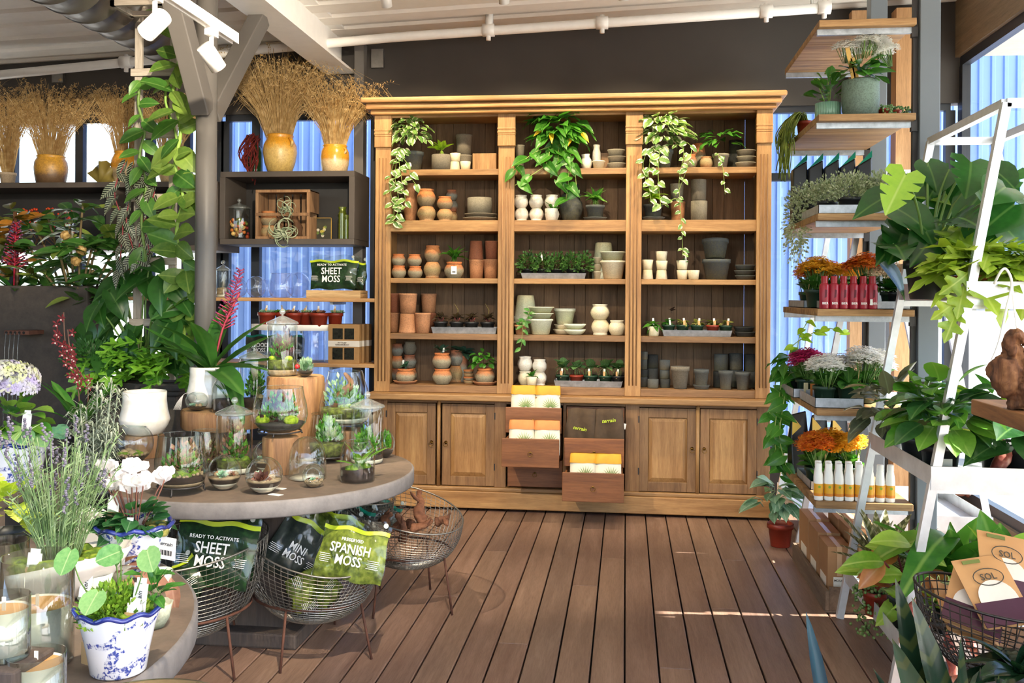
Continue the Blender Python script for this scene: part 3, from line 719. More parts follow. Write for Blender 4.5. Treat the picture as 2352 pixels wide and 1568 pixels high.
stack(1038, zs(1), [('urn',28,26,TERRAI,True,'bottom slim clay urn'), ('urn',28,25,TBLUE,True,'middle slim bluish urn'), ('urn',28,25,TBLUE,False,'top slim bluish urn')], 'in the three-high stack behind', 7.38, g1)
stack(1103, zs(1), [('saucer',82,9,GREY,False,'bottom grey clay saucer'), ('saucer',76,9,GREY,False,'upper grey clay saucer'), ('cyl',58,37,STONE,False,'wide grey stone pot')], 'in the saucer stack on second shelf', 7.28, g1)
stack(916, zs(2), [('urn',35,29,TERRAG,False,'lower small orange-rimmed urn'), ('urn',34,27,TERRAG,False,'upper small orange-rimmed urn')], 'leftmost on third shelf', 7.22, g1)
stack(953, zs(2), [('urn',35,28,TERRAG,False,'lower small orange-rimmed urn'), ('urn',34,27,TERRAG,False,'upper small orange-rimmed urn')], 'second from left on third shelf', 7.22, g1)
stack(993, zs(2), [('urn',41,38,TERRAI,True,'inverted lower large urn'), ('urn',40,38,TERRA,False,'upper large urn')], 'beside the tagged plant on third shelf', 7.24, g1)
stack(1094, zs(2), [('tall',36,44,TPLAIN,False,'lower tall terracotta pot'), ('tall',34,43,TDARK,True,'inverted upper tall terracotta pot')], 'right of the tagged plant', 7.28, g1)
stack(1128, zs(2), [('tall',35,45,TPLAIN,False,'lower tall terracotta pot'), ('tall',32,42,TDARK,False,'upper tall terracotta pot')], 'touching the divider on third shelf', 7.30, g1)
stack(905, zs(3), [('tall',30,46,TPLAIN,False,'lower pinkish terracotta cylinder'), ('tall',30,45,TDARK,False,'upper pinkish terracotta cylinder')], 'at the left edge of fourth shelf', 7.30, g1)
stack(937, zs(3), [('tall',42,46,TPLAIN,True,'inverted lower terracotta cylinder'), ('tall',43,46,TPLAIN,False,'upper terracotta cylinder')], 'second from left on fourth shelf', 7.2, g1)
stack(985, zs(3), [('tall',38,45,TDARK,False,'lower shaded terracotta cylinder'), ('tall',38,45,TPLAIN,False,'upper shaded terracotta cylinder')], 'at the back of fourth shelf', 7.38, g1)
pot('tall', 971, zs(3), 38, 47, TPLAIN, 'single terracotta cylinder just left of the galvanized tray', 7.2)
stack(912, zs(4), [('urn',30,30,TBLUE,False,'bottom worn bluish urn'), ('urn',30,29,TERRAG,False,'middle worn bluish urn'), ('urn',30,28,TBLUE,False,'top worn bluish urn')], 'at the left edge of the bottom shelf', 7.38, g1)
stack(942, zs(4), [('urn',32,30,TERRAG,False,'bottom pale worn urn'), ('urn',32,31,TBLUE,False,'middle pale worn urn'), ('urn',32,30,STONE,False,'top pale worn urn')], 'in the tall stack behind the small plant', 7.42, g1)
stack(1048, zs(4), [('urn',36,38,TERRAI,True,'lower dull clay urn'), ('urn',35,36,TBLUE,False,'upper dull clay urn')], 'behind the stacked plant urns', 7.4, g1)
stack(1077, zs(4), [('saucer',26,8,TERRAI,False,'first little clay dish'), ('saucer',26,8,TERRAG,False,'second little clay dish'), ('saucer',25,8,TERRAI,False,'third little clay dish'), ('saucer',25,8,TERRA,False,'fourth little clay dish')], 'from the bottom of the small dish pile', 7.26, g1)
# middle bay
stack(1194, zs(0), [('tall',22,30,STONE,False,'lower narrow stone pot'), ('tall',22,30,STONE,False,'upper narrow stone pot')], 'left of the big golden pothos', 7.3, g2)
pot('jug', 1348, zs(0), 26, 34, WHITEC, 'small white jug leaning beside the golden pothos', 7.2, tilt=.1)
pot('vase', 1370, zs(0)+.0, 20, 60, WHITEC, 'slim white vase on top middle shelf', 7.32)
pot('roll', 1375, zs(0), 31, 18, CREAM, 'low cream pot before the slim white vase', 7.19)
stack(1416, zs(0), [('saucer',42,15,STONE,False,'bottom grey stone bowl'), ('saucer',42,15,GREY,False,'middle grey stone bowl'), ('saucer',41,15,STONE,False,'top grey stone bowl')], 'at the right end of top middle shelf', 7.26, g2)
bx('wooden_stopper', (xat(1378,7.42,2.6), 7.4, zs(0)), (xat(1398,7.42,2.6), 7.44, zs(0)+.15), TEAK('z'), label='upright teak slat behind the cream pot on top shelf', cat='slat')
for i, (p, w_) in enumerate(((1197, 33), (1232, 34), (1267, 34))):
    stack(p, zs(1), [('urn',w_,30,WHITEC,True,'inverted lower white urn'), ('urn',w_,30,WHITEC,False,'upper white urn')], 'on second shelf, '+('leftmost pair', 'middle pair', 'right pair behind a seedling')[i], 7.24, g2)
pot('vase', 1312, zs(1), 54, 62, MOSSY, 'squat dark stone vase on second middle shelf', 7.3)
pot('cyl', 1312, zs(1)+62*7.3/2200+.001, 34, 24, BLKP, 'black stone cylinder standing on the squat dark vase', 7.3)
pot('flower', 1386, zs(2)+.0, 52, 84, CELAD, 'tall pale inverted pot behind the cream pots', 7.36, True)
stack(1408, zs(2), [('roll',60,42,CREAM,False,'lower big cream pot with rolled rim'), ('roll',61,20,CELAD,False,'nested upper cream pot with wavy rim')], 'right end of third middle shelf', 7.22, g2)
stack(1373, zs(2), [('roll',24,18,CREAM,False,'lowest small cream pot'), ('roll',24,16,CREAM,False,'middle small cream pot'), ('roll',24,16,CREAM,False,'highest small cream pot')], 'between the herb tray and big cream pots', 7.3, g2)
stack(1207, zs(3), [('flower',56,28,CREAM,False,'lower pale pot under the inverted one'), ('flower',54,60,CELAD,True,'upper inverted pale grey pot')], 'at the left of fourth middle shelf', 7.36, g2)
stack(1242, zs(3), [('roll',58,36,CELAD,False,'large bottom celadon pot'), ('roll',60,13,CELAD,False,'nested middle celadon pot'), ('roll',62,14,CELAD,False,'nested top celadon pot')], 'in the nested group of three', 7.21, g2)
stack(1297, zs(3), [('saucer',54,11,CREAM,False,'lower broad cream saucer'), ('saucer',50,11,CREAM,False,'upper broad cream saucer'), ('flower',50,36,CELAD,False,'pale celadon flower pot')], 'standing behind the low bowls', 7.34, g2)
stack(1320, zs(3), [('bowl',50,13,CELAD,False,'lower shallow celadon bowl'), ('bowl',52,12,CELAD,False,'upper shallow celadon bowl')], 'in front on fourth middle shelf', 7.2, g2)
stack(1378, zs(3), [('urn',42,35,CREAM,True,'inverted lower cream urn'), ('urn',44,35,CREAM,False,'upper cream urn')], 'on fourth middle shelf', 7.24, g2)
pot('urn', 1417, zs(3), 39, 34, CREAM, 'single cream urn at the right end of fourth middle shelf', 7.22)
stack(1205, zs(4), [('urn',34,32,CREAM,False,'lower white ceramic urn'), ('urn',35,33,WHITEC,False,'upper white ceramic urn')], 'left stack on the bottom middle shelf', 7.26, g2)
stack(1240, zs(4), [('urn',34,30,WHITEC,True,'inverted lower white ceramic urn'), ('urn',34,29,WHITEC,False,'upper white ceramic urn')], 'right stack on the bottom middle shelf', 7.26, g2)
# right bay
pot('urn', 1605, zs(0)+.0, 33, 62, TERRAG, 'orange clay urn behind the small pothos on top right shelf', 7.38)
pot('urn', 1583, zs(0), 36, 32, TERRAG, 'orange clay urn beside the trailing variegated pothos', 7.24)
pot('urn', 1622, zs(0), 30, 26, TERRAI, 'little clay urn before the taller orange urn', 7.22)
stack(1713, zs(0), [('saucer',46,13,STONE,False,'lowest mossy stone dish'), ('saucer',44,13,STONE,False,'middle mossy stone dish'), ('saucer',44,14,GREY,False,'highest mossy stone dish')], 'at the right end of top right shelf', 7.24, g3)
stack(1690, zs(0), [('cyl',32,40,BLKP,False,'lower black stone cylinder'), ('cyl',30,30,BLKP,False,'upper black stone cylinder')], 'behind the mossy stone dishes', 7.42, g3)
stack(1556, zs(1), [('tall',34,46,TPLAIN,False,'lower dusty tan pot'), ('tall',32,40,STONE,False,'upper dusty tan pot')], 'behind the long trailing vine', 7.34, g3)
stack(1605, zs(1), [('cyl',37,46,STONE,False,'lower tall weathered stone pot'), ('cyl',34,48,GREY,False,'upper tall weathered stone pot')], 'on second right shelf', 7.28, g3)
stack(1487, zs(2), [('cup',26,22,CREAM,True,'inverted lower cream beaker'), ('cup',26,22,CREAM,False,'upper cream beaker')], 'leftmost pair on third right shelf', 7.22, g3)
stack(1519, zs(2), [('cup',27,21,CREAM,True,'bottom cream beaker'), ('cup',27,21,CREAM,False,'middle cream beaker'), ('cup',27,21,CREAM,False,'top cream beaker')], 'of the three-high beaker stack', 7.22, g3)
pot('cup', 1593, zs(2), 27, 21, CREAM, 'single cream beaker right of the small orchid', 7.2)
stack(1646, zs(2), [('flower',64,46,MOSSY,False,'lower large black bucket pot')], 'on third right shelf', 7.26, g3)
pot('flower', 1643, zs(2)+47*7.26/2200, 60, 44, MOSSY, 'upper large black bucket pot tilted on the lower one', 7.26, tilt=.1)
stack(1711, zs(2), [('saucer',46,10,MOSSY,False,'lowest black clay dish'), ('saucer',48,11,MOSSY,False,'second black clay dish'), ('saucer',46,12,MOSSY,False,'top tilted black clay dish')], 'right end of third right shelf', 7.26, g3)
stack(1710, zs(3), [('saucer',48,11,BLKP,False,'lower black bowl'), ('saucer',48,11,BLKP,False,'upper black bowl')], 'right of the tagged seedlings', 7.28, g3)
for p, y, its, lab in (
  (1478, 7.28, [(18,22),(18,17),(18,22),(18,18)], 'against the left post on the bottom right shelf'),
  (1499, 7.38, [(26,40),(26,30)], 'behind the small open pot, bottom right shelf'),
  (1527, 7.24, [(23,20),(22,20),(24,22)], 'third column from the left, bottom right shelf'),
  (1656, 7.36, [(34,36),(32,38)], 'centre back of the bottom right shelf'),
  (1690, 7.42, [(32,38),(32,36)], 'right of centre at the back, bottom right shelf'),
  (1724, 7.38, [(28,36),(26,38)], 'in the right back corner of the bottom shelf')):
    stack(p, zs(4), [('cyl',a,b,[BLKP,MOSSY,MUDP][(i+p) % 3],False,('lowest ','second ','third ','top ')[i]+'black clay pot') for i, (a, b) in enumerate(its)], lab, y, g3)
for p, wd, h, m, lab, kd in ((1500, 25, 20, MUDP, 'small low dark pot', 'cyl'), (1562, 42, 50, GREY, 'largest brownish grey pot', 'flower'), (1611, 34, 42, MUDP, 'grey pot on its own saucer', 'flower'), (1667, 32, 42, MUDP, 'mossy grey pot right of the saucered pot', 'flower'), (1706, 34, 40, MUDP, 'dark mossy pot near the right post', 'flower')):
    q, _ = pot(kd, p, zs(4)+(.008 if 'own saucer' in lab else 0), wd, h, m, lab+' at the front of the bottom right shelf', 7.19)
    if 'own saucer' in lab: pot('saucer', p, zs(4), 38, 9, MUDP, 'dark saucer under the grey pot on bottom right shelf', 7.19)

# trays
def tray(pa, pb, z, hpx, Y, dep, label, mat=None, cat='tray'):
    a, b = xat(pa, Y, z), xat(pb, Y, z); h = hpx*Y/2200; m = mat or GALV; e = .012; t = .003
    mb = MB()
    o_ = [(a+e,Y+e,z),(b-e,Y+e,z),(b-e,Y+dep-e,z),(a+e,Y+dep-e,z)]; q_ = [(a,Y,z+h),(b,Y,z+h),(b,Y+dep,z+h),(a,Y+dep,z+h)]
    i_ = [(a+t,Y+t,z+h),(b-t,Y+t,z+h),(b-t,Y+dep-t,z+h),(a+t,Y+dep-t,z+h)]; j_ = [(a+e+t,Y+e+t,z+t),(b-e-t,Y+e+t,z+t),(b-e-t,Y+dep-e-t,z+t),(a+e+t,Y+dep-e-t,z+t)]
    mb.add(o_+q_+i_+j_, [(3,2,1,0),(0,1,5,4),(1,2,6,5),(2,3,7,6),(3,0,4,7),(4,5,9,8),(5,6,10,9),(6,7,11,10),(7,4,8,11),(8,9,13,12),(9,10,14,13),(10,11,15,14),(11,8,12,15),(12,13,14,15)])
    O('galvanized_tray', mb, m, label=label, cat=cat)
tray(990, 1141, zs(3), 15, 7.17, .2, 'galvanized metal tray holding dark leaved plants')
tray(1196, 1346, zs(2), 13, 7.17, .2, 'galvanized metal tray full of creeping green plants')
tray(1272, 1430, zs(4), 14, 7.16, .2, 'galvanized metal tray holding striped leaved plants')
tray(1521, 1682, zs(3), 14, 7.16, .2, 'galvanized metal tray holding five tagged seedlings')

# plants of the left bay
def cabplant(name, px, row, wpx, hpx, kind, mat, label, Y=7.26, up=0, **k): return potted(name, px, zs(row)+up, wpx, hpx, kind, mat, label, Y, **k)
H = lambda m, w=.36, d=.25, pet=0: [LM('heart', m, w, d, .25, pet), LM('heart', m, w*.85, d+.2, .4, pet, .6)]
EL = lambda m, w=.25, d=.2, pet=0: [LM('ell', m, w, d, .3, pet), LM('ell', m, w*1.1, d+.25, .15, pet, .5)]
t, c, wd = cabplant('variegated_pothos', 948, 0, 52, 44, 'flower', MOSSY, 'cream variegated pothos trailing down the left pilaster from the top shelf', 7.22)
bush(t, EL(VARIE,.3), 85, c+V((-.02,-.03,.13)), (.17,.12,.17), (.06,.09), .7, .4)
for k, (ex, ez, n) in enumerate(((-.09,-.5,18), (-.13,-.56,18), (-.05,-.42,13), (.0,-.25,8))):
    vine(t, [c+V((-.05,-.05,.03)), c+V((-.08,-.14,.0)), c+V((ex*1.1,-.155,ez*.4)), c+V((ex+.02,-.15,ez*.75)), c+V((ex+.02*k,-.15,ez))], EL(VARIE,.32), n, (.05,.08), VINE, .0025, .5)
t, c, wd = cabplant('neon_pothos', 1014, 0, 46, 36, 'cyl', GREY, 'small lime green pothos in dark grey pot on top left shelf', 7.2)
rosette(t, EL(NEON,.22,.2,.4), 13, c+V((0,0,.05)), (.07,.11), (25,75)); 
t, c, wd = cabplant('pothos_in_urn', 1043, 2, 46, 38, 'urn', TERRAG, 'green pothos in orange-rimmed urn with hanging price tag', 7.2)
rosette(t, H(POTHOS,.26,.25,.6), 16, c+V((0,0,.05)), (.085,.13), (15,75))
tg = O('price_tag', MB().box((-.022,-.001,-.03), (.022,.001,.03)), plain('#f3efe8', .6), t, (.012,-.078,.06)); O('tag_string', MB().tube([(0,0,.03),(.0,.02,.08)], .0012, 4), plain('#6b4a3a'), tg)
O('barcode', MB().box((-.012,-.0015,-.018), (.012,-.001,-.008)), plain('#555555'), tg)
for i, p in enumerate((1012, 1049, 1083, 1120)):
    t, c, wd = cabplant('ripple_peperomia', p, 3, 34, 26, 'plant', PLBLACK, 'dark leaved peperomia in the tray, '+('first','second','third','fourth')[i]+' from the left', 7.25, .004, group='dark peperomias in the galvanized tray')
    rosette(t, [LM('heart',DUSKY,.34,.3,.3,.7), LM('heart',DUSKY,.3,.4,.4,.7)], 18, c+V((0,0,.035)), (.05,.075), (-5,70))
    O('petioles', MB().tube([(0,0,c.z-.01),(.01,-.01,c.z+.05)], .003, 5).tube([(.01,0,c.z-.01),(-.02,-.02,c.z+.05)], .003, 5).tube([(0,0,c.z-.01),(.03,-.03,c.z+.04)], .003, 5), STEMR, t, kind='stuff')
    if i in (1, 3): O('flower_spike', MB().tube([c+V((0,0,.02)), c+V((.01,0,.1)), c+V((-.02,0,.15))], [.003,.003,.001], 5), plain('#9a8a4a'), t)
t, c, wd = cabplant('small_gloxinia', 931, 4, 46, 32, 'urn', TERRAG, 'small dark green plant in orange urn on a clay saucer', 7.19, saucer=TPLAIN)
rosette(t, EL(SILVERG,.34,.2,.4), 11, c+V((0,0,.03)), (.045,.065), (15,70)); plant_tag(t, c+V((-.02,0,.04)), .04, tan=False)
stack(1015, zs(4), [('urn',46,36,TERRAG,False,'lower orange-rimmed urn')], 'under the plant-filled urn, bottom left shelf', 7.2, g1)
t, c, wd = cabplant('silver_leaf_plant', 1015, 4, 45, 36, 'urn', TERRAG, 'grey green leafy plant in upper of two stacked orange urns', 7.2, 36*7.2/2200+.002)
rosette(t, EL(SILVERG,.3,.2,.4), 10, c+V((0,0,.03)), (.06,.09), (10,60)); plant_tag(t, c+V((.015,-.02,.02)), .035, tan=False)
t, c, wd = cabplant('dusky_rex_plant', 1062, 4, 26, 60, 'tall', TBLUE, 'grey green broad leaved plant behind the stacked urns', 7.42)
rosette(t, EL(SILVERG,.3,.2,.5), 10, c+V((0,0,.05)), (.08,.12), (0,50))
t, c, wd = cabplant('green_peperomia', 1114, 4, 46, 36, 'urn', TERRAG, 'bushy bright green plant in orange urn on a saucer', 7.2, saucer=TPLAIN)
bush(t, [LM('round',POTHOS,.42,.3,.3,.6)], 40, c+V((-.015,0,.05)), (.085,.08,.10), (.035,.055), .6, .3)
# middle bay
t, c, wd = cabplant('golden_pothos', 1285, 0, 58, 44, 'flower', GREY, 'large golden pothos spilling over the top middle shelf', 7.22)
bush(t, H(POTHOS,.36), 60, c+V((-.02,-.03,.13)), (.2,.12,.2), (.10,.155), .75, .3)
for (a, b, n) in (((-.25,-.12),(-.34,-.16),7), ((-.1,-.14),(-.32,-.26),6), ((.08,-.15),(.06,-.38),7), ((.12,-.15),(.14,-.3),5), ((0,-.14),(.0,-.24),4)):
    vine(t, [c+V((0,-.04,.06)), c+V((a[0]*.6,-.12,.0)), c+V((a[0],-.15,b[1]*.45)), c+V((b[0],-.15,b[1]))], H(POTHOS,.34), n, (.10,.15), VINE, .003, .7)
YEL = leafm('#c9a21e', '#e2b52c'); 
for p in ((-.05,-.16,.12), (.1,-.14,.1), (.18,-.12,.12), (-.12,-.13,.16)): leafobj(t, LM('heart',YEL,.2,.2,.4), c+V(p), (U(-.5,.5),-.3,-.4), (0,-1,.5), .09)
t, c, wd = cabplant('seedling_pot', 1266, 1, 30, 28, 'cup', WHITEC, 'sprouting seedling in white cup before the white urns', 7.19)
rosette(t, EL(POTHOS,.24,.25,.3), 9, c+V((0,0,.02)), (.05,.075), (-20,60)); plant_tag(t, c+V((.025,0,.0)), .05, tan=False)
t, c, wd = cabplant('marble_pothos', 1367, 1, 44, 33, 'flower', MOSSY, 'marbled pothos in dark stone pot on second middle shelf', 7.2, saucer=MOSSY)
rosette(t, H(leafm('#3d7a2c','#6aa544','#a9cf6a','#dbe3a0',ew=.8),.26,.25,.6), 20, c+V((0,0,.06)), (.08,.12), (5,80))
for i, p in enumerate((1212, 1246, 1280, 1314, 1340)):
    t, c, wd = cabplant('creeping_herb', p, 2, 30, 22, 'plant', PLBLACK, 'creeping green herb in galvanized tray, '+('first','second','third','fourth','fifth')[i]+' from the left', 7.25, .004, group='creeping herbs in the tray')
    mb = MB(); tufts(mb, 260, crown(c+V((0,-.02,.04)), (.075,.11,.10), -.6, .8, .1), (.018,.032), (.007,.012)); O('foliage', mb, foli('#2c5220', '#4c7a35', '#6f9a4a'), t, kind='stuff')
    if i == 1: plant_tag(t, c+V((0,-.05,.07)), .06, tan=False)
t, c, wd = cabplant('trailing_hoya', 1196, 3, 30, 22, 'flower', TPLAIN, 'trailing hoya in little pot before the inverted pale pot', 7.17)
vine(t, [c, c+V((.02,-.05,.04)), c+V((.02,-.07,-.05)), c+V((.01,-.07,-.16))], EL(MIDGREEN,.24), 9, (.045,.065), VINE, .002, .5); vine(t, [c, c+V((.05,-.02,.06)), c+V((.07,-.03,.12))], EL(MIDGREEN,.24), 7, (.04,.06), VINE, .002, -.3)
t, c, wd = cabplant('orchid_seedling', 1221, 4, 25, 22, 'cup', CREAM, 'little plant in cream cup before the white urns, bottom shelf', 7.16)
rosette(t, EL(MIDGREEN,.3,.25), 7, c+V((0,0,.01)), (.05,.07), (0,70))
for i, (p, m) in enumerate(((1293, PLGREEN), (1324, PLRED), (1357, PLGREEN), (1391, PLGREEN), (1420, PLBLACK))):
    t, c, wd = cabplant('watermelon_peperomia', p, 4, 33, 24, 'plant', m, 'striped watermelon peperomia, '+('first','second, in red pot,','third','fourth','fifth, in black pot,')[i]+' from the left in the tray', 7.24, .005, group='watermelon peperomias in the tray')
    rosette(t, [LM('round',WATERM,.36,.3,.25,.7), LM('heart',WATERM,.36,.4,.25,.7)], 11, c+V((0,0,.07)), (.065,.095), (0,65))
    if i != 1: plant_tag(t, c+V((-.01,-.04,.0)), .06)
# right bay
t, c, wd = cabplant('variegated_pothos', 1520, 0, 52, 42, 'flower', MOSSY, 'cream variegated pothos spilling from the top right bay beside the pilaster', 7.2)
bush(t, EL(VARIE,.33), 85, c+V((0,-.03,.12)), (.18,.13,.2), (.07,.105), .75, .4)
for (ex, ez, n) in ((-.1,-.38,12), (-.03,-.42,11), (-.14,-.22,8)):
    vine(t, [c+V((0,-.05,.03)), c+V((ex*.7,-.14,.0)), c+V((ex,-.15,ez*.5)), c+V((ex+.02,-.15,ez))], EL(VARIE,.34), n, (.06,.085), VINE, .0025, .5)
vine(t, [c+V((.05,-.05,.05)), c+V((.15,-.14,.0)), c+V((.12,-.15,-.25)), c+V((.14,-.15,-.55)), c+V((.15,-.15,-.78))], EL(VARIE,.3), 20, (.035,.06), VINE, .002, .5)
vine(t, [c+V((.05,-.05,.1)), c+V((.2,-.13,.03)), c+V((.18,-.15,-.12)), c+V((.12,-.15,-.3))], EL(VARIE,.3), 9, (.05,.075), VINE, .002, .5)
t, c, wd = cabplant('green_pothos', 1655, 0, 38, 32, 'flower', STONE, 'green pothos in small stone pot on the top right shelf', 7.22)
bush(t, H(POTHOS,.28), 26, c+V((0,0,.09)), (.15,.1,.12), (.06,.095), .6, .3); vine(t, [c, c+V((-.03,-.1,.0)), c+V((.0,-.15,-.1)), c+V((.02,-.15,-.3))], EL(VARIE,.34), 8, (.04,.055), VINE, .002, .5)
t, c, wd = cabplant('philodendron_cutting', 1500, 1, 44, 34, 'flower', BLKP, 'lime green leafy cutting in black pot on second right shelf', 7.2, saucer=MUDP)
rosette(t, EL(NEON,.26,.25,.4), 14, c+V((0,0,.07)), (.07,.11), (0,75)); vine(t, [c, c+V((.1,-.06,.02)), c+V((.16,-.08,.05)), c+V((.2,-.08,.0))], EL(VARIE,.3), 5, (.05,.07), VINE, .004, .3)
stack(1567, zs(2), [('cup',26,21,CREAM,False,'lower cream beaker')], 'under the small orchid', 7.21, g3)
t, c, wd = cabplant('small_orchid', 1567, 2, 26, 21, 'cup', CREAM, 'tiny orchid in cream beaker on third right shelf', 7.21, 22*7.21/2200)
rosette(t, EL(DKGREEN,.24,.25), 4, c, (.05,.09), (10,50)); plant_tag(t, c+V((.025,0,.0)), .06, tan=False)
t, c, wd = cabplant('peperomia_cup', 1501, 3, 28, 22, 'cup', CREAM, 'drooping green plant in cream cup left of the seedling tray', 7.17)
rosette(t, EL(POTHOS,.22,.5,.2), 12, c+V((0,0,.02)), (.06,.09), (-25,45)); plant_tag(t, c+V((0,-.01,.01)), .06, tan=False)
for i, (p, m) in enumerate(((1536, PLGREEN), (1568, PLGREEN), (1601, PLGREEN), (1637, PLRED), (1667, PLGREEN))):
    t, c, wd = cabplant('fittonia', p, 3, 30, 24, 'plant', m, 'mottled seedling with tag, '+('first','second','third','fourth, in red pot,','fifth')[i]+' from the left in the tray', 7.24, .005, group='tagged seedlings in the tray')
    rosette(t, EL(FITT if i else MIDGREEN,.3,.3,.3), 16, c+V((0,0,.02)), (.04,.065), (0,60)); plant_tag(t, c+V((.01,-.04,.005)), .055, tan=(i > 0))
    if i == 0: rosette(t, EL(leafm('#241a16','#3a2a22'),.34,.2,.3), 4, c+V((.02,.02,.11)), (.03,.05), (20,70))
# ------------------------------------------------------------------ wall shelves on the left
BOXM = plain('#4a413a', .6, 0, .2, 5)
def boxshelf(pa, pb, ztop, zbot, divs, label, open_ends=True):
    y0, y1 = 7.07, 7.5; a, b = xat(pa, y0, ztop), xat(pb, y0, ztop); th = .042
    t = E('box_shelf', (a, y0, zbot), label, 'shelf'); lc = V((-a, -y0, -zbot))
    for n, p, q in [('top_board', (a,y0,ztop-th), (b,y1,ztop)), ('bottom_board', (a,y0,zbot), (b,y1,zbot+th)), ('back_board', (a,y1-.012,zbot+th), (b,y1,ztop-th))]:
        O(n, MB().box(p, q), BOXM if n != 'back_board' else BLACKM, t, lc, bevel=.002)
    for d in divs:
        x = xat(d, y0, ztop); O('side_board', MB().box((x-.022, y0, zbot+th), (x+.022, y1-.012, ztop-th)), BOXM, t, lc, bevel=.002)
    return a, b
zt2, zb2 = at(660, 393, Y=7.07).z, at(660, 561, Y=7.07).z
boxshelf(506, 814, zt2, zb2, [511, 808], 'dark open box shelf holding a crate and jars left of the cabinet')
zt1, zb1 = at(200, 418, Y=7.07).z, at(200, 575, Y=7.07).z
boxshelf(-700, 500, zt1, zb1, [-690, -200, 250, 494], 'long dark box shelf behind the leafy plants on the left')
zp1, zp2 = at(680, 684, Y=7.1).z, at(700, 834, Y=7.1).z
for z, lab in ((zp1, 'upper thin wooden wall shelf with glass globes and moss bag'), (zp2, 'lower thin wooden wall shelf with kraft boxes')):
    t = E('plank_shelf', (-3.5, 7.1, z), lab, 'shelf'); xr = xat(860, 7.1, z)
    O('plank', MB().box((-5.2+3.5, 0, -.028), (xr+3.5, .4, 0)), wood('#a2794c', '#bb905f', '#cfa878', 'x'), t, bevel=.004)
    for x in (-4.6, -3.4, -2.25): O('bracket', MB().box((x+3.5-.012, .05, -.05), (x+3.5+.012, .4, -.028)), GALV, t)

# dried grass bouquets
STRAW = foli('#a8844e', '#c7a872', '#e2cb9a', .8, 25, .35)
STRAW2 = foli('#a08452', '#c4a672', '#dfc79a', .8, 25, .35)
def drygrass(root, c, n, h, spread, mat, lean=0, r0=.03, seeds=.55):
    mb = MB()
    for _ in range(n):
        a = U(0, 2*pi); q = math.sqrt(U(0, 1)); L = h*U(.55, 1); s = spread*q*(L/h)
        b = V(c)+V((cos(a)*r0*q, sin(a)*r0*q, 0)); tip = b+V((cos(a)*s+lean*L, sin(a)*s*.6, L*U(.9, 1)))
        mid = (b+tip)/2+V((-cos(a)*s*.16, -sin(a)*s*.1, L*.06)); wisp = U(0,1) < .12; dr = V((cos(a)*s*.35, sin(a)*s*.2, -L*.10*U(0, 1.6)*(q+.3)))
        if wisp: tip = tip+V((cos(a)*s*.25, 0, L*.08)); dr = V((cos(a)*s*.8+.03*cos(a), 0, -L*U(.1,.25)))
        tip.y = min(tip.y, .2); dr.y = min(dr.y, 0); mid.y = min(mid.y, .2)
        pts = [b, b.lerp(mid, .6), mid, mid.lerp(tip, .6), tip, tip+dr*.6+V((0,0,.02)), tip+dr*1.3]
        w_ = U(.0012, .003); side = V((sin(a)*.3+.9, -cos(a)*.3, 0))*w_
        vs = []
        for i, p in enumerate(pts): vs += [p-side*(1-i*.08), p+side*(1-i*.08)]
        mb.add(vs, [(2*i, 2*i+1, 2*i+3, 2*i+2) for i in range(6)])
        if U(0, 1) < seeds:
            for k in range(10):
                p = pts[3].lerp(pts[6], k/9) if k > 4 else pts[3].lerp(pts[4], k/5)
                p = pts[3+min(2, k//4)].lerp(pts[4+min(2, k//4)], (k % 4)/4)
                d = V((U(-1,1), U(-.6,.6), U(.1,1.1))).normalized()*U(.012,.028); x = d.cross(V((0,1,.2))).normalized()*.0035
                mb.add([p, p+d*.5+x, p+d, p+d*.5-x], [(0,1,2,3)])
    O('dried_grass', mb, mat, root, kind='stuff')
YJ = aged(((0,'#b89a5a'),(.35,'#c9aa66'),(.6,'#d6b268'),(.75,'#d89a2c'),(1,'#c98a22')), .35, .45, 2, .05, '#7a5a20', .3)
YJ2 = aged(((0,'#cdb38c'),(.42,'#d2b88f'),(.52,'#d08f2a'),(1,'#d8982e')), .25, .08, 2, .03, '#a8782a', .3)
BJ = aged(((0,'#5c4632'),(.3,'#6b5136'),(.5,'#b58634'),(1,'#c9952f')), .4, .4, 2.5, .08, '#4a3826', .5)
CLAYW = aged(((0,'#b09a80'),(1,'#c9b59a')), .9, .5, 3, .35, '#6a5a48', .4)
PK['bigjar'] = [(0,0),(.3,0),(.34,.02),(.45,.3),(.5,.56),(.48,.74),(.40,.88),(.37,.93),(.40,.97),(.39,1),(.34,1),(.33,.93),(.42,.75),(.44,.55),(.3,.08),(0,.06)]
PK['pail'] = [(0,0),(.38,0),(.42,.03),(.48,.35),(.5,.58),(.48,.78),(.42,.9),(.40,.94),(.43,.97),(.42,1),(.37,1),(.36,.93),(.43,.75),(.45,.5),(.36,.08),(0,.06)]
def jar(px, z, wpx, hpx, kind, mat, label, gh, gs, n, gm, lean=0, handles=0):
    Y = 7.28; k = Y/2200; wd, h = wpx*k, hpx*k; x = xat(px, Y, z+h/2); t = E('grass_jar', (x, Y, z), label, 'vase', 'jars of dried grass on the wall shelf')
    j = O('jar', potmesh(kind, mat, 36), [], t, (0,0,0), (0,0,U(0,6)), (wd, wd, h))
    if handles:
        for s in ((1,) if handles == 1 else (1, -1)):
            pts = [(s*wd*(.40+.13*sin(q)), 0, h*(.88-.2*(1-cos(q))/2)) for q in [i*pi/8 for i in range(9)]]
            O('handle', MB().tube(pts, wd*.045, 8), mat, t, rot=(0,0,-.5*s))
    drygrass(t, (0,0,h*.6), n, gh*k, gs*k, gm, lean, wd*.25)
jar(18, zt1, 40, 32, 'flower', CLAYW, 'small rough clay pot of dried grass at the far left', 215, 85, 280, STRAW, -.05)
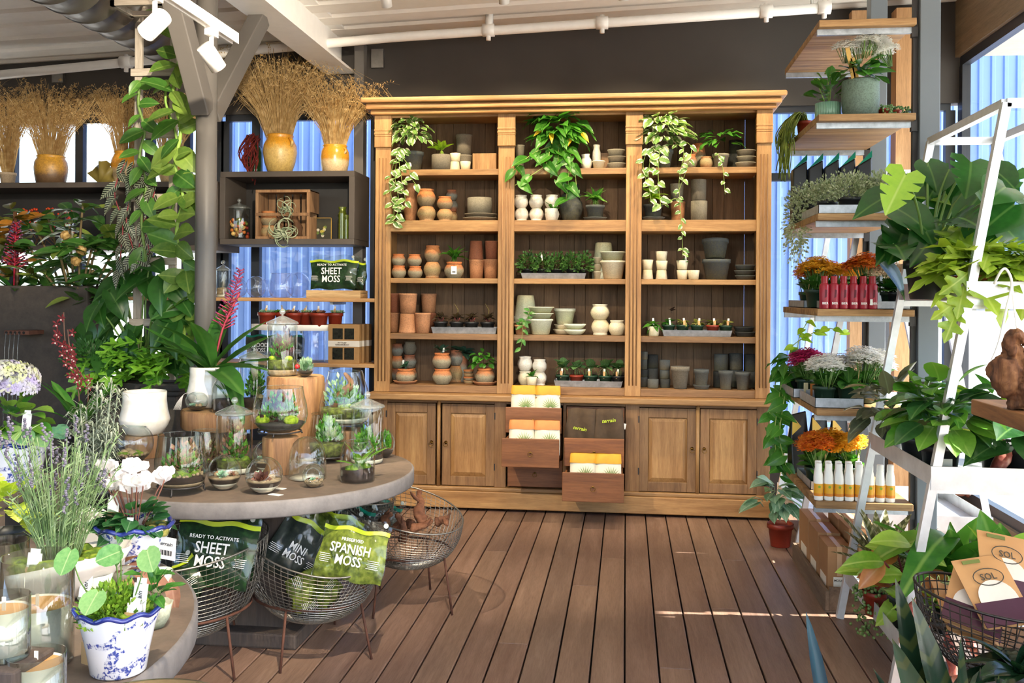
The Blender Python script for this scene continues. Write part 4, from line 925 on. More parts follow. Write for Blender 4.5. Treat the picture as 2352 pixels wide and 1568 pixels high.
jar(117, zt1, 78, 72, 'pail', BJ, 'brown and yellow glazed jar with dried grass behind the rubber plant', 205, 120, 460, STRAW)
jar(287, zt1, 66, 80, 'bigjar', YJ2, 'orange topped jar with upright dried grass left of the trellis', 190, 80, 360, STRAW)
jar(392, zt1, 62, 76, 'bigjar', YJ2, 'orange jar with dried grass hidden behind the trellis vine', 170, 80, 160, STRAW)
jar(643, zt2, 80, 94, 'bigjar', YJ, 'large yellow glazed jar with handle and widest dried grass bunch', 240, 140, 600, STRAW2, -.08, 1)
jar(769, zt2, 68, 68, 'pail', YJ2, 'two-tone orange and cream jar with dried grass beside the cabinet', 185, 100, 460, STRAW, .02, 1)
# green bottle with amaranth, lotus leaf
BGREEN = glass('#3f7a4c', 1.5, .02, .15)
PK['bottle'] = [(0,0),(.46,0),(.5,.05),(.5,.6),(.42,.72),(.2,.8),(.17,.96),(.2,1),(.15,1),(.14,.82),(.4,.7),(.46,.58),(.45,.08),(0,.06)]
k = 7.3/2200; xg = xat(585, 7.33, zt2); t = E('green_bottle', (xg, 7.33, zt2), 'dark green glass bottle draped with red amaranth', 'bottle')
O('bottle_glass', potmesh('bottle', BGREEN), [], t, scale=(38*k, 38*k, 92*k))
mb = MB()
for i in range(26):
    x = U(-.02,.03); z0 = U(.22,.31); L = U(.1,.34); y = -.08-U(0,.14)
    mb.tube(spline([(x,-.01,z0), (x+U(-.03,.04),-.06,z0+.03), (x+U(-.05,.05),y,z0-L*.5), (x+U(-.05,.05),y,z0-L)], 9), [U(.003,.008) for _ in range(10)], 5)
O('amaranth', mb, foli('#4a0f0c', '#6b1a12', '#8a2a1a', .9, 40), t, kind='stuff')
xl = at(228, 390, Y=7.2).x; mb = MB(); vs = [(0,0,.0)]; n = 14
for i in range(n): a = pi*(.08+.84*i/(n-1)); vs.append((.105*cos(a)*(1+.1*(i % 2)), .03*sin(i*1.3), .185*sin(a)*(1+.06*(i % 2))))
mb.add(vs, [(0, i, i+1) for i in range(1, n)], 0, True); o = O('lotus_leaf', mb, leafm('#8a7a3a', '#b09a52'), None, (xl, 7.2, zt1+.001), (0,.35,0), label='dried fan-shaped lotus leaf between the two glazed jars', cat='dried leaf'); o.modifiers.new('s', 'SOLIDIFY').thickness = .003

# ------------------------------------------------------------------ glass vessels
GK = {
 'jar': [(.44,0),(.49,.02),(.5,.06),(.5,.94),(.48,1)],
 'sphere': [(.12,0),(.24,.04),(.4,.18),(.48,.36),(.5,.5),(.48,.64),(.42,.78),(.3,.91),(.16,.98),(.05,1)],
 'bowl': [(.26,0),(.38,.06),(.47,.2),(.5,.38),(.48,.6),(.44,.8),(.41,1)],
 'dome': [(.5,0),(.5,.45),(.47,.65),(.38,.84),(.24,.95),(.1,.99),(.0,1)],
 'tum': [(.38,0),(.45,.05),(.5,.25),(.5,.5),(.45,.8),(.43,1)],
 'slant': [(.46,0),(.49,.03),(.5,.1),(.5,.5),(.49,.72),(.44,.88),(.36,1)],
 'cone': [(.32,0),(.42,.05),(.49,.2),(.5,.34),(.45,.6),(.36,.86),(.33,1)],
}
def rad(kind, h):
    pr = GK[kind]
    for (r0, z0), (r1, z1) in zip(pr, pr[1:]):
        if z0 <= h <= z1: return r0+(r1-r0)*(h-z0)/max(1e-6, z1-z0)
    return pr[-1][0]
SAND = plain('#d8cdb8', .95, 0, .15, 60); PEB = plain('#a58c6c', .8, 0, .6, 40); DSOIL = plain('#2c1d14', .95, 0, .5, 50); GRAVEL = plain('#3c3834', .9, 0, .6, 90)
SUCC = foli('#5f8a6a', '#8fb594', '#c5d8b8', .5, 20, .1); SUCR = foli('#5a3a30', '#8a5a48', '#a88a60', .5, 20, .1)
GRN = foli('#2f6a1c', '#58962a', '#8cc044', .5, 40, .3); MOSSB = foli('#6f8a14', '#9cb022', '#bcc84a', .9, 60, .05); MOSSF = foli('#38381a', '#565e22', '#737c30', .95, 50, .02); BARK = wood('#4a3322', '#66472e', '#7d5a3a', 'z', .9)
TWIG = foli('#5f6a34', '#946050', '#a8a468', .6, 30, .2); PALE = foli('#5f8a5f', '#8fae86', '#c5d4b0', .5, 30, .2); BURG = foli('#2a0c10', '#4a161c', '#6a2a2a', .5, 25, .05)
def succ(mb, c, r, n=14, tilt=(0,0,1), m=0):
    c = V(c); Q = V((0,0,1)).rotation_difference(V(tilt).normalized()).to_matrix()
    for i in range(n):
        a = i*2.39996; e = .15+1.1*(1-i/n)**.0*(i/n); e = R(10+70*(i/n)); L = r*(1-.55*i/n); w_ = L*.33
        d = Q @ V((cos(a)*cos(e), sin(a)*cos(e), sin(e))); x = Q @ V((-sin(a), cos(a), 0)); z = x.cross(d)*-1
        mb.add([c, c+d*L*.55+x*w_+z*.1*L, c+d*L+z*.12*L, c+d*L*.55-x*w_+z*.1*L, c+d*L*.55-z*.08*L], [(0,1,4),(1,2,4),(2,3,4),(3,0,4)], m, True)
LIDG = glass('#f6fbfa', 1.7, .03, .07)
def vessel(kind, px, wpx, hpx, label, py=None, z=None, Y=None, lid=False, open_=None, fill=(), plants='', stand=0, name='terrarium', cat='terrarium', tint=None, footed=0):
    """glass vessel standing at height z; py: pixel row of its foot (gives the depth), or Y"""
    if Y is None: q = at(px, py, z=z); Y = q.y
    k = Y/2200*1.0; wd, h = wpx*k, hpx*k; x = xat(px, Y, z)
    t = E(name, (x, Y, z), label, cat, 'glass terrariums'); z0 = stand
    G = tint or GLASS
    if open_ is None:
        mb = MB().lathe([(r*wd, hh*h) for r, hh in ([(0, 0)]+GK[kind])], 36)
        if kind != 'dome': mb.tube([(GK[kind][-1][0]*wd*cos(a), GK[kind][-1][0]*wd*sin(a), h) for a in [i*pi/18 for i in range(37)]], .0022, 5)
        O('glass_body', mb, G, t, (0,0,z0))
    else:
        d0 = V(open_).normalized(); ang = .62; mb = MB(); n, kk = 40, 26; vs, fs = [], []
        c0 = V((0,0,.5*h))
        Q = V((0,0,1)).rotation_difference(d0).to_matrix()
        ths = [ang+(pi-ang)*i/kk for i in range(kk+1)]
        for th in ths:
            for j in range(n):
                p = Q @ V((sin(th)*cos(2*pi*j/n), sin(th)*sin(2*pi*j/n), cos(th))); p = V((p.x*wd*.5, p.y*wd*.5, max(-.47, p.z*.5)*h)); vs.append(p+c0)
        for i in range(kk):
            for j in range(n): fs.append((i*n+j, i*n+(j+1) % n, i*n+n+(j+1) % n, i*n+n+j))
        mb.add(vs, fs, 0, True); mb.tube([vs[j % n] for j in range(n+1)], .0028, 6)
        O('glass_body', mb, G, t, (0,0,z0))
    if lid:
        r = GK[kind][-1][0]*wd*1.12
        pr = [(0,.0),(r,.0),(r,.006),(r*.95,.012),(r*.7,.022),(r*.3,.038),(.006,.045),(.005,.052)]
        mb = MB().lathe(pr, 32).ball((0,0,.066), .016, 12, 0, 8)
        O('glass_lid', mb, LIDG, t, (0,0,z0+h))
    if stand:
        mb = MB(); r = rad(kind, .1)*wd*.95
        mb.tube([(r*cos(a), r*sin(a), z0*1.0) for a in [i*pi/14 for i in range(29)]], .004, 6)
        for i in range(3): a = i*2.09+.6; mb.tube([(r*cos(a), r*sin(a), z0), (r*1.02*cos(a), r*1.02*sin(a), .012), (r*1.08*cos(a), r*1.08*sin(a), .004)], .004, 6)
        O('iron_stand', mb, BLACKM, t)
    if footed: O('foot', MB().lathe([(0,0),(wd*.32,0),(wd*.32,.006),(wd*.12,.02),(wd*.1,footed)], 24), G, t)
    hh = .012; top = z0
    for i, (fr, m) in enumerate(fill):
        a = [rad(kind, hh+(fr-hh)*j/3)*wd*.955 for j in range(4)]
        zz = [z0+(hh+(fr-hh)*j/3)*h for j in range(4)]
        O(('bottom_layer','soil_layer','gravel_layer')[min(i, 2)], MB().lathe([(0, zz[0])]+list(zip(a, zz))+[(0, zz[-1]+.006)], 30), m, t); hh = fr; top = zz[-1]
    r = rad(kind, min(.98, hh+.05))*wd*.8; c = V((0,0,top)); air = z0+h-top
    for s in plants.split():
        if s == 'peb':
            mb = MB()
            for _ in range(70): a = U(0,6.3); q = r*1.05*math.sqrt(U(0,1)); mb.ball((q*cos(a), q*sin(a), top+U(0,.008)), (U(.005,.012), U(.005,.011), U(.004,.008)), 6, 0, 4)
            O('pebbles', mb, PEB, t, kind='stuff')
        if s == 'moss':
            mb = MB()
            for _ in range(8): a = U(0,6.3); q = r*.8*math.sqrt(U(0,1)); mb.ball((q*cos(a), q*sin(a), top+.004), (r*U(.25,.42), r*U(.25,.4), r*U(.16,.3)), 10, 0, 6, .1)
            O('moss', mb, MOSS, t, kind='stuff')
        if s == 'ymoss':
            for sg in (-1, 1): O('moss_ball', MB().ball((sg*r*.7, -r*.4, top+r*.15), (r*.36, r*.34, r*.24), 12, 0, 8, .07), MOSSB, t)
        if s in ('grn', 'twig', 'pale', 'fern', 'burg'):
            mb = MB(); m = {'grn': GRN, 'twig': TWIG, 'pale': PALE, 'fern': GRN, 'burg': BURG}[s]
            tufts(mb, 160, crown(c+V((U(-.2,.2)*r,0,air*.1)), (r*.8, r*.8, air*(.75 if s != 'fern' else .5)), -.1, .6, .8), (.018,.042), (.006,.012)); O('foliage', mb, m, t, kind='stuff')
        if s == 'succ':
            mb = MB(); succ(mb, c+V((r*.05,-r*.45,.008)), r*.6, 18, (0,-.55,.8)); O('succulent', mb, SUCC, t)
            mb = MB(); succ(mb, c+V((-r*.5,0,.01)), r*.4, 12, (-.3,-.3,.8)); succ(mb, c+V((r*.55,.0,.01)), r*.4, 12, (.3,-.4,.8)); O('small_succulent', mb, SUCR, t)
        if s == 'agave':
            mb = MB(); succ(mb, c+V((0,-r*.4,.0)), r*.85, 26, (0,-.7,.6)); O('succulent', mb, SUCR, t); mb = MB(); succ(mb, c+V((-r*.4,.1*r,.015)), r*.5, 12, (0,-.3,.8)); O('small_succulent', mb, SUCC, t)
        if s == 'hens':
            mb = MB()
            for j in range(7): succ(mb, c+V((U(-.7,.7)*r, U(-.6,.3)*r, .01)), r*.33, 12, (U(-.3,.3),-.6,.8))
            O('succulent', mb, SUCC, t)
        if s == 'rock':
            mb = MB()
            for _ in range(4): mb.ball((U(-.7,.7)*r, U(-.2,.6)*r, top+.008), (r*U(.25,.4), r*.25, r*U(.18,.3)), 8, 0, 5, .18)
            O('rocks', mb, PEB, t, kind='stuff')
        if s == 'wood':
            O('driftwood', MB().tube(spline([c+V((-r*.5,0,0)), c+V((-r*.1,-r*.1,air*.4)), c+V((r*.3,0,air*.65)), c+V((-r*.1,.1*r,air*.95))], 12), [r*.3,r*.32,r*.28,r*.3,r*.22,r*.24,r*.2,r*.2,r*.16,r*.14,r*.12,r*.1,r*.06], 8), BARK, t)
        if s == 'blade': rosette(t, [LM('strap', MIDGREEN, .07, .25, .2)], 12, c+V((0,0,.0)), (air*1.0, air*1.35), (55, 85), name='leaf')
        if s == 'orch': rosette(t, [LM('strap', leafm('#5f9a2a', '#94c848', '#b5dc6a'), .13, .3, .2)], 9, c+V((r*.2,-r*.2,0)), (air*.9, air*1.3), (35, 80), (-140, 40))
        if s == 'balls':
            cols = ['#c46a1e', '#8a2418', '#c99a3a', '#5f6a24', '#b5481e', '#d0a860']
            for _ in range(46):
                q = r*1.1*math.sqrt(U(0,1)); a = U(0,6.3); O('dried_fruit', MB().ball((q*cos(a), q*sin(a), top+.012+U(0,.6)*air), U(.012,.018), 8, 0, 6), plain(cols[rnd.randrange(6)], .6), t)
        if s == 'plums':
            for _ in range(26):
                q = r*math.sqrt(U(0,1)); a = U(0,6.3); O('dried_fruit', MB().ball((q*cos(a), q*sin(a), top+.012+U(0,.7)*air), U(.016,.02), 8, 0, 6), plain(rnd.choice(['#3a2a4a', '#54507a', '#a8421e', '#a8b03a']), .6), t)
    return t
# items in the box shelves
kz = zb2+.043
vessel('jar', 549, 50, 74, 'lidded glass jar of dried fruits in the dark box shelf', z=kz, Y=7.2, lid=True, plants='balls', name='glass_jar', cat='jar', fill=((.03, DSOIL),))
def crate(x0, x1, y0, y1, z0, z1, label):
    t = E('wooden_crate', (x0, y0, z0), label, 'crate'); W_ = wood('#6b4e35', '#8a6848', '#a5825e', 'z', .8); X, Yd, Z = x1-x0, y1-y0, z1-z0; b = .022
    for n, p, q in [('frame_bar', (0,0,0), (X,b,b)), ('frame_bar', (0,0,Z-b), (X,b,Z)), ('frame_bar', (0,0,b), (b,b,Z-b)), ('frame_bar', (X-b,0,b), (X,b,Z-b)), ('cross_slat', (0,-.006,Z*.47), (X,.008,Z*.53)),
                    ('side_slat', (0,b,0), (.012,Yd,Z*.45)), ('side_slat', (0,b,Z*.55), (.012,Yd,Z)), ('side_slat', (X-.012,b,0), (X,Yd,Z*.45)), ('side_slat', (X-.012,b,Z*.55), (X,Yd,Z)),
                    ('top_slat', (0,b,Z-.012), (X,Yd*.5,Z)), ('top_slat', (0,Yd*.55,Z-.012), (X,Yd,Z)), ('bottom_slat', (.012,b,0), (X-.012,Yd,.012))]: O(n, MB().box(p, q), W_, t, bevel=.002)
    n = 6
    for i in range(n): O('back_slat', MB().box((.012+(X-.024)*i/n+.006, Yd-.012, .012), (.012+(X-.024)*(i+1)/n-.006, Yd, Z-.012)), W_, t, bevel=.002)
xc0, xc1 = xat(586, 7.12, kz), xat(710, 7.12, kz)
crate(xc0, xc1, 7.12, 7.36, kz, kz+118*7.12/2200, 'slatted wooden crate standing on its side in the dark box shelf')
def airplant(x, y, z, r, n, label, hang=1):
    mb = MB()
    for i in range(n):
        a = U(0, 6.3); L = r*U(1.2, 2.2); d = V((cos(a), -.5, sin(a)*.8-.25*hang)).normalized(); c = V((0,0,0)); pts = [c]; cur = d; ax = d.cross(V((U(-1,1),U(-1,1),U(-1,1)))).normalized()
        for k in range(9): cur = M.Rotation(.42, 3, ax) @ cur; pts.append(pts[-1]+cur*L/9)
        mb.tube(pts, [r*.075*(1-i_/11) for i_ in range(10)], 5)
    O('air_plant', mb, foli('#7f8f70', '#a7b193', '#c9cfb2', .8, 20), None, (x, y, z), label=label, cat='plant')
airplant(xat(660,7.1,kz+.26), 7.09, kz+.235, .085, 16, 'curly silver air plant on the upper crate slat', .2)
airplant(xat(648,7.05,kz+.02), 7.06, kz+.05, .105, 30, 'large curly silver air plant hanging over the shelf edge')
pot('urn', 617, kz+.013, 38, 30, TERRAI, 'lower clay urn inside the slatted crate', 7.24); pot('urn', 617, kz+.014+30*7.24/2200, 40, 34, TERRA, 'upper clay urn inside the slatted crate', 7.24)
O('bark_chunk', MB().tube(spline([(0,0,.0),(.01,0,.08),(-.02,0,.15),(.0,0,.2)], 9), [.03,.04,.028,.035,.03,.02,.03,.02,.015,.01], 8), BARK, None, (xat(683,7.25,kz), 7.25, kz+.013), label='upright piece of bark inside the crate', cat='bark')
t = E('framed_print', (xat(741,7.3,kz), 7.3, kz), 'small dark framed print of white daisies in the box shelf', 'picture'); wd, h = 44*7.3/2200, 54*7.3/2200
O('print', MB().box((-wd/2,0,0), (wd/2,.006,h)), plain('#2c2a18', .6, 0, .6, 20), t); O('gold_frame', MB().box((-wd/2,-.004,0),(wd/2,0,.005)).box((-wd/2,-.004,h-.005),(wd/2,0,h)).box((-wd/2,-.004,0),(-wd/2+.005,0,h)).box((wd/2-.005,-.004,0),(wd/2,0,h)), plain('#b08a3a', .5), t)
for i in range(9):
    c = V((U(-.045,.045), -.003, U(.03,.11))); mb = MB()
    for a in range(7): q = a*.9; mb.add([c, c+V((cos(q)*.012,0,sin(q)*.012)), c+V((cos(q+.5)*.012,0,sin(q+.5)*.012))], [(0,1,2)])
    O('painted_daisy', mb, plain(['#e8e2d0', '#c9ba4a', '#6f8a3a'][i % 3], .7), t)
for p, wp, hp, lab in ((782, 20, 78, 'tall ribbed green glass bud vase in the box shelf'), (796, 15, 58, 'short ribbed green glass bud vase in the box shelf')):
    mb = MB().lathe([(.45,0),(.5,.05)]+[(.5 if i % 2 else .44, .08+i*.055) for i in range(14)]+[(.4,.86),(.36,.9),(.5,.98),(.48,1)], 20)
    O('bud_vase', mb, glass('#b9c94a', 1.5, .05, .12), None, (xat(p,7.2,kz), 7.2+(.05 if hp > 60 else 0), kz), scale=(wp*.0033, wp*.0033, hp*.0033), label=lab, cat='vase')
vessel('jar', 161, 44, 78, 'lidded glass jar of plums on the left box shelf behind leaves', z=zb1+.043, Y=7.2, lid=True, plants='plums', name='glass_jar', cat='jar', fill=((.03, DSOIL),))
t = E('berry_bundle', (xat(100,7.2,zb1), 7.2, zb1+.043), 'bundle of red and orange berries on the left box shelf', 'berries')
mb = MB()
for i in range(10): mb.tube([(U(-.2,.2), U(-.05,.05), 0), (U(-.25,.25), U(-.06,.06), U(.18,.3))], .003, 5)
O('twigs', mb, plain('#6b4a2c', .8), t, kind='stuff')
mb = MB()
for i in range(120): a = rnd.choice([-.2,-.08,.05,.2])+U(-.05,.05); mb.ball((a, U(-.06,.06), U(.12,.3)), U(.008,.013), 6, 0, 4)
O('berries', mb, foli('#b02a14', '#d8421e', '#e07a2a', .4, 8), t, kind='stuff')
# upper plank: globes, jar, moss bag on crate
vessel('jar', 512, 32, 64, 'lidded glass jar of red mix at the left of the plank shelf', z=zp1, Y=7.25, lid=True, name='glass_jar', cat='jar', fill=((.1, SAND),(.35, PEB)))
CG = glass('#eaf2ff', 1.5, .02, .05)
for i, (p, wp, hp, y) in enumerate(((546, 46, 46, 7.2), (588, 48, 52, 7.2), (612, 40, 44, 7.36), (646, 60, 58, 7.18), (684, 58, 62, 7.32))):
    vessel('sphere' if i != 3 else 'bowl', p, wp, hp, 'empty clear glass '+('globe' if i != 3 else 'bowl with foot')+' on the plank shelf, '+('first','second','third, at the back,','fourth','fifth, beside moss crate,')[i]+' from left', z=zp1, Y=y, open_=(-.3,-.8,.3) if i != 3 else None, name='glass_globe', cat='glass globe', tint=CG)
t = E('slatted_box', (xat(703,7.12,zp1), 7.12, zp1), 'low pale wooden slatted box under the moss bag', 'box'); X = (835-703)*7.12/2200; PW = wood('#b5915f', '#cdaa78', '#dcbd8e', 'x')
for n, p, q in [('front_slat', (0,0,.012), (X,.012,.06)), ('back_slat', (0,.2,.012), (X,.212,.06)), ('end_slat', (0,.012,.012), (.012,.2,.035)), ('end_slat', (0,.012,.042), (.012,.2,.06)), ('end_slat', (X-.012,.012,.012), (X,.2,.035)), ('end_slat', (X-.012,.012,.042), (X,.2,.06)), ('base', (0,0,0), (X,.212,.012))]: O(n, MB().box(p, q), PW, t, bevel=.002)

# plastic moss bags
BAGC = glass('#f2f6f4', 1.3, .1)
WHT = plain('#f2f2ee', .5, 0, .03); TEALM = plain('#0f8a70', .4)
def mossbag(loc, rot, wd, h, name_lines, mat, zipc, label, small=None, clear=.2, rows=10, crinkle=.012):
    """crinkled clear pouch: printed moss front, zip strip, clear header"""
    t = E('moss_bag', loc, label, 'bag', 'plastic pouches of moss'); t.rotation_euler = rot
    n = 14; rs = random.Random(len(label)*7+int(wd*1000))
    ph = [rs.uniform(0, 6) for _ in range(8)]
    def P_(u, v, s):
        b = max(0, (1-abs(u)**3))*max(0, math.sin(min(1, v/(1-clear)*1.02)*pi)**.6 if v < 1-clear else .0)
        cr = crinkle*(sin(u*7+ph[0]+v*5)*.5+sin(v*13+ph[1]+u*4)*.5+sin(u*17+v*9+ph[2])*.3)
        return V((u*wd/2*(1-.04*sin(v*5+ph[3])), s*(.035*b+.002)+cr, v*h+.006*sin(u*6+ph[4])))
    def sheet(u0, u1, v0, v1, s, off, nu, nv):
        vs = [P_(u0+(u1-u0)*i/nu, v0+(v1-v0)*j/nv, s)+V((0,s*off,0)) for j in range(nv+1) for i in range(nu+1)]
        fs = [(j*(nu+1)+i, j*(nu+1)+i+1, (j+1)*(nu+1)+i+1, (j+1)*(nu+1)+i) for j in range(nv) for i in range(nu)]
        return vs, fs
    mb = MB()
    for s in (-1, 1): mb.add(*sheet(-.97, .97, .02, 1-clear, s, -.001, n, rows), 0, True)
    O('moss_filling', mb, mat, t)
    mb = MB()
    for s in (-1, 1): mb.add(*sheet(-1, 1, 0, 1, s, .002, n, rows+3), 0, True)
    O('clear_pouch', mb, BAGC, t)
    mb = MB().add(*sheet(-1, 1, 1-clear-.01, 1-clear+.055, -1, .005, n, 1), 0, True); O('zip_strip', mb, zipc, t)
    O('hang_hole', MB().lathe([(0,0),(.011,0)], 16, T=M.Translation((wd*.4, -.006, h*.95)) @ M.Rotation(pi/2, 4, 'X')), plain('#b9beb6', .5), t)
    zc = h*(1-clear)*.56; sz = wd*.165
    if small: label_text(small, t, (0, -.05, zc+sz*1.05), wd*.062, WHT, (pi/2,0,0), spacing=1.05, name='small_print')
    for i, ln in enumerate(name_lines): label_text(ln, t, (0, -.054, zc+sz*.25-i*sz*.98), sz*1.15, WHT, (pi/2,0,0), name='lettering', sx=.82)
    mb = MB()
    for sg in (-1, 1):
        for i in range(5): mb.box((sg*wd*.36-.03*U(.6,1), -.041, zc-.02-i*.008), (sg*wd*.36+.03*U(.6,1), -.040, zc-.018-i*.008))
    O('fine_print', mb, WHT, t, kind='stuff')
    return t
ZIP = plain('#b7c92a', .35); SHEETM = foli('#0f2a10', '#173a16', '#2a5420', .7, 40, .05); SPAN = foli('#4f5a18', '#7d8a2a', '#a3a848', .8, 30, .05); BARKM = foli('#1a2420', '#2c332c', '#4a4a3c', .6, 30, .05)
mossbag((xat(762,7.16,zp1+.1), 7.19, zp1+.065), (-.12,0,-.06), .38, .27, ['SHEET', 'MOSS'], SHEETM, ZIP, 'sheet moss pouch standing in the slatted box on the wall shelf', 'READY TO ACTIVATE', .2)
mossbag((xat(815,7.2,zp1+.1), 7.26, zp1+.065), (-.1,0,-.5), .16, .25, [], SHEETM, ZIP, 'folded moss pouch behind the one in the slatted box', None, .2)
# lower plank: kraft boxes, cake stand with red pots on glass jars, moss bags
KRAFT = plain('#a8804f', .75, 0, .1, 30)
for i, (p, y) in enumerate(((795, 7.14), (806, 7.22), (818, 7.30))):
    X, h = 84*7.15/2200*.9, 92*7.15/2200; t = E('kraft_gift_box', (xat(p,y,zp2)-.02, y, zp2), 'brown kraft window box on lower plank, '+('front','middle','rear')[i]+' of the row', 'box', 'kraft boxes on the plank shelf')
    O('carton', MB().box((-X/2,0,0), (X/2,.07,h)), KRAFT, t, bevel=.002); O('paper_band', MB().box((-X/2-.001,-.001,h*.43), (X/2+.001,.071,h*.58)), plain('#e6ded0', .7), t)
    for a, b in ((.10,.40), (.62,.9)):
        for u in (0, 1): O('window_film', MB().box((-X*.36+u*X*.38, -.0012, h*a), (-X*.03+u*X*.36, -.0006, h*b)), plain('#2a2a22', .2, 0, .7, 40), t)
    label_text('BOTTLED\nTERRARIUM KIT', t, (-X*.05, -.002, h*.505), .016, plain('#6a5a4a'), (pi/2,0,0), name='band_print')
cs = zp2; zc_ = at(680, 745, Y=7.2).z
t = E('cake_stand', (xat(678,7.25,cs), 7.25, cs), 'white oval riser tray on glass jars holding red succulent pots', 'tray'); RW = 215*7.25/2200
O('oval_top', MB().lathe([(0,0),(.5,0),(.5,.045),(.49,.045),(.48,.012),(0,.012)], 40), WHITEM, t, (0,0,zc_-cs-.045), scale=(RW, RW*.42, 1))
for sx, lab in ((-.13, 'leg_jar'), (.15, 'leg_jar')): O('glass_support', MB().lathe([(0,0),(.085,0),(.09,.01),(.09,zc_-cs-.06),(.085,zc_-cs-.046),(0,zc_-cs-.046)], 28), CG, t, (sx,0,0))
for i, (p, wp, y) in enumerate(((613, 44, 7.22), (650, 38, 7.28), (675, 40, 7.2), (702, 36, 7.28), (733, 46, 7.19), (770, 38, 7.24))):
    t, c, wd = potted('succulent_pot', p, zc_+.001-.033, wp, 38, 'plant', PLRED, 'red pot succulent on white oval tray, '+('first','second','third','fourth','fifth','sixth')[i]+' from left', y, group='red succulent pots')
    mb = MB()
    for j in range(9): succ(mb, c+V((U(-.045,.045), U(-.04,.03), .012)), .035, 14, (U(-.4,.4),-.5,.9))
    O('succulent', mb, [SUCC, GRN, SUCR, PALE, SUCR, PALE][i], t); plant_tag(t, c+V((0,-.02,.0)), .07)
for i, p in enumerate((596, 660)): mossbag((xat(p,7.35,zp2), 7.38, zp2), (-.1,0,.1-.2*i), .25, .24, ['WOOD', 'MOSS'] if i == 0 else ['MOSS'], BARKM, TEALM, ('left' if i == 0 else 'right')+' wood moss pouch behind the tall glass jars', None, .22)
# ------------------------------------------------------------------ fountain, planter and climbing plants
fx0, fx1 = xat(-260, 5.55, 1.2), xat(200, 5.55, 1.2)
t = E('fountain_wall', (fx1, 5.55, 0), 'dark concrete fountain slab with rusty spout and falling water', 'fountain')
O('slab', MB().box((fx0-fx1, 0, 0), (0, .16, at(100, 656, Y=5.55).z)), aged(((0,'#2c2723'),(.5,'#3a332d'),(1,'#443b33')), .8, .8, 1.2, .12, '#221d1a', .4), t, bevel=.008)
q = at(60, 762, Y=5.5)-V((fx1, 5.55, 0))
sp_ = O('spout', MB().box((-.075, -.10, -.014), (.085, .08, .012)), RUST, t, q, bevel=.003)
for i in range(5): O('outlet', MB().lathe([(0,0),(.009,0)], 10, T=M.Translation((-.06+i*.028, -.102, -.001)) @ M.Rotation(pi/2, 4, 'X')), plain('#120c08', .9), sp_)
WATER = glass('#e8eef0', 1.33, .05, .06)
for i in range(4): O('water_stream', MB().tube([q+V((-.06+i*.028, -.105, -.004)), q+V((-.062+i*.028, -.115, -.1)), q+V((-.064+i*.028, -.12, -.34)), q+V((-.065+i*.028, -.12, -.62))], [.003,.0025,.003,.0025], 6), WATER, t)
# planter
py_ = 5.46; pa, pb = xat(205, py_-.2, 1.1), xat(424, py_-.2, 1.1); zr = at(315, 878, Y=py_-.2).z
pc = V(((pa+pb)/2, py_, 0)); hw = (pb-pa)/2
pl = E('pedestal_planter', pc, 'black stepped stone planter overflowing with climbing plants', 'planter')
PST = aged(((0,'#2c2826'),(.5,'#38332f'),(1,'#453e38')), .75, .8, 1.5, .15, '#57503f', .3)
for n, wf, a, b in (('rim', 1, zr-.045, zr), ('rim_step', .93, zr-.075, zr-.045), ('body', .84, .09, zr-.075), ('base', .95, 0, .09)): O(n, MB().box((-hw*wf,-hw*wf*.85,a), (hw*wf,hw*wf*.85,b)), PST, pl, bevel=.01)
O('soil', MB().box((-hw*.85,-hw*.7,zr), (hw*.85,hw*.7,zr+.006)), SOIL, pl)
# trellis
GREYW = wood('#8f867a', '#aaa194', '#bfb7aa', 'z', .85); GREYX = wood('#8f867a', '#aaa194', '#bfb7aa', 'x', .85)
ty = 5.36; xl_, xr_ = xat(318, ty, 2.4), xat(398, ty, 2.4)
tr = E('ladder_trellis', (xl_, ty, zr), 'weathered whitish wooden ladder trellis carrying the climbing vine', 'trellis')
for x in (0, xr_-xl_): O('rail', MB().box((x-.022, -.012, .01), (x+.022, .012, 3.32-zr)), GREYW, tr, bevel=.003)
for py in (24, 168, 310, 455, 600, 740): zz = at(355, py, Y=ty).z-zr; O('rung', MB().box((-.035, -.036, zz-.022), (xr_-xl_+.035, -.012, zz+.022)), GREYX, tr, bevel=.003)
cg = E('wire_cage_box', at(310, 12, Y=5.0), 'wood framed wire mesh box hanging at the trellis top', 'wire box')
for a, b in (((-.09,-.1,-.03), (.2,-.075,.0)), ((-.09,.1,-.03), (.2,.125,.0)), ((-.09,-.1,-.03), (-.065,.125,.0)), ((.175,-.1,-.03), (.2,.125,.0))): O('frame_bar', MB().box(a, b), GREYX, cg)
mb = MB()
for i in range(12): x = -.06+i*.021; mb.tube([(x,-.09,0),(x,-.09,.25)], .0015, 4)
for i in range(12): mb.tube([(-.07,-.09,i*.021),(.18,-.09,i*.021)], .0015, 4)
O('wire_mesh', mb, GALV, cg, kind='stuff'); O('hanger_wire', MB().tube([(.05,0,0),(.05,0,.55)], .003, 5), GALV, cg)
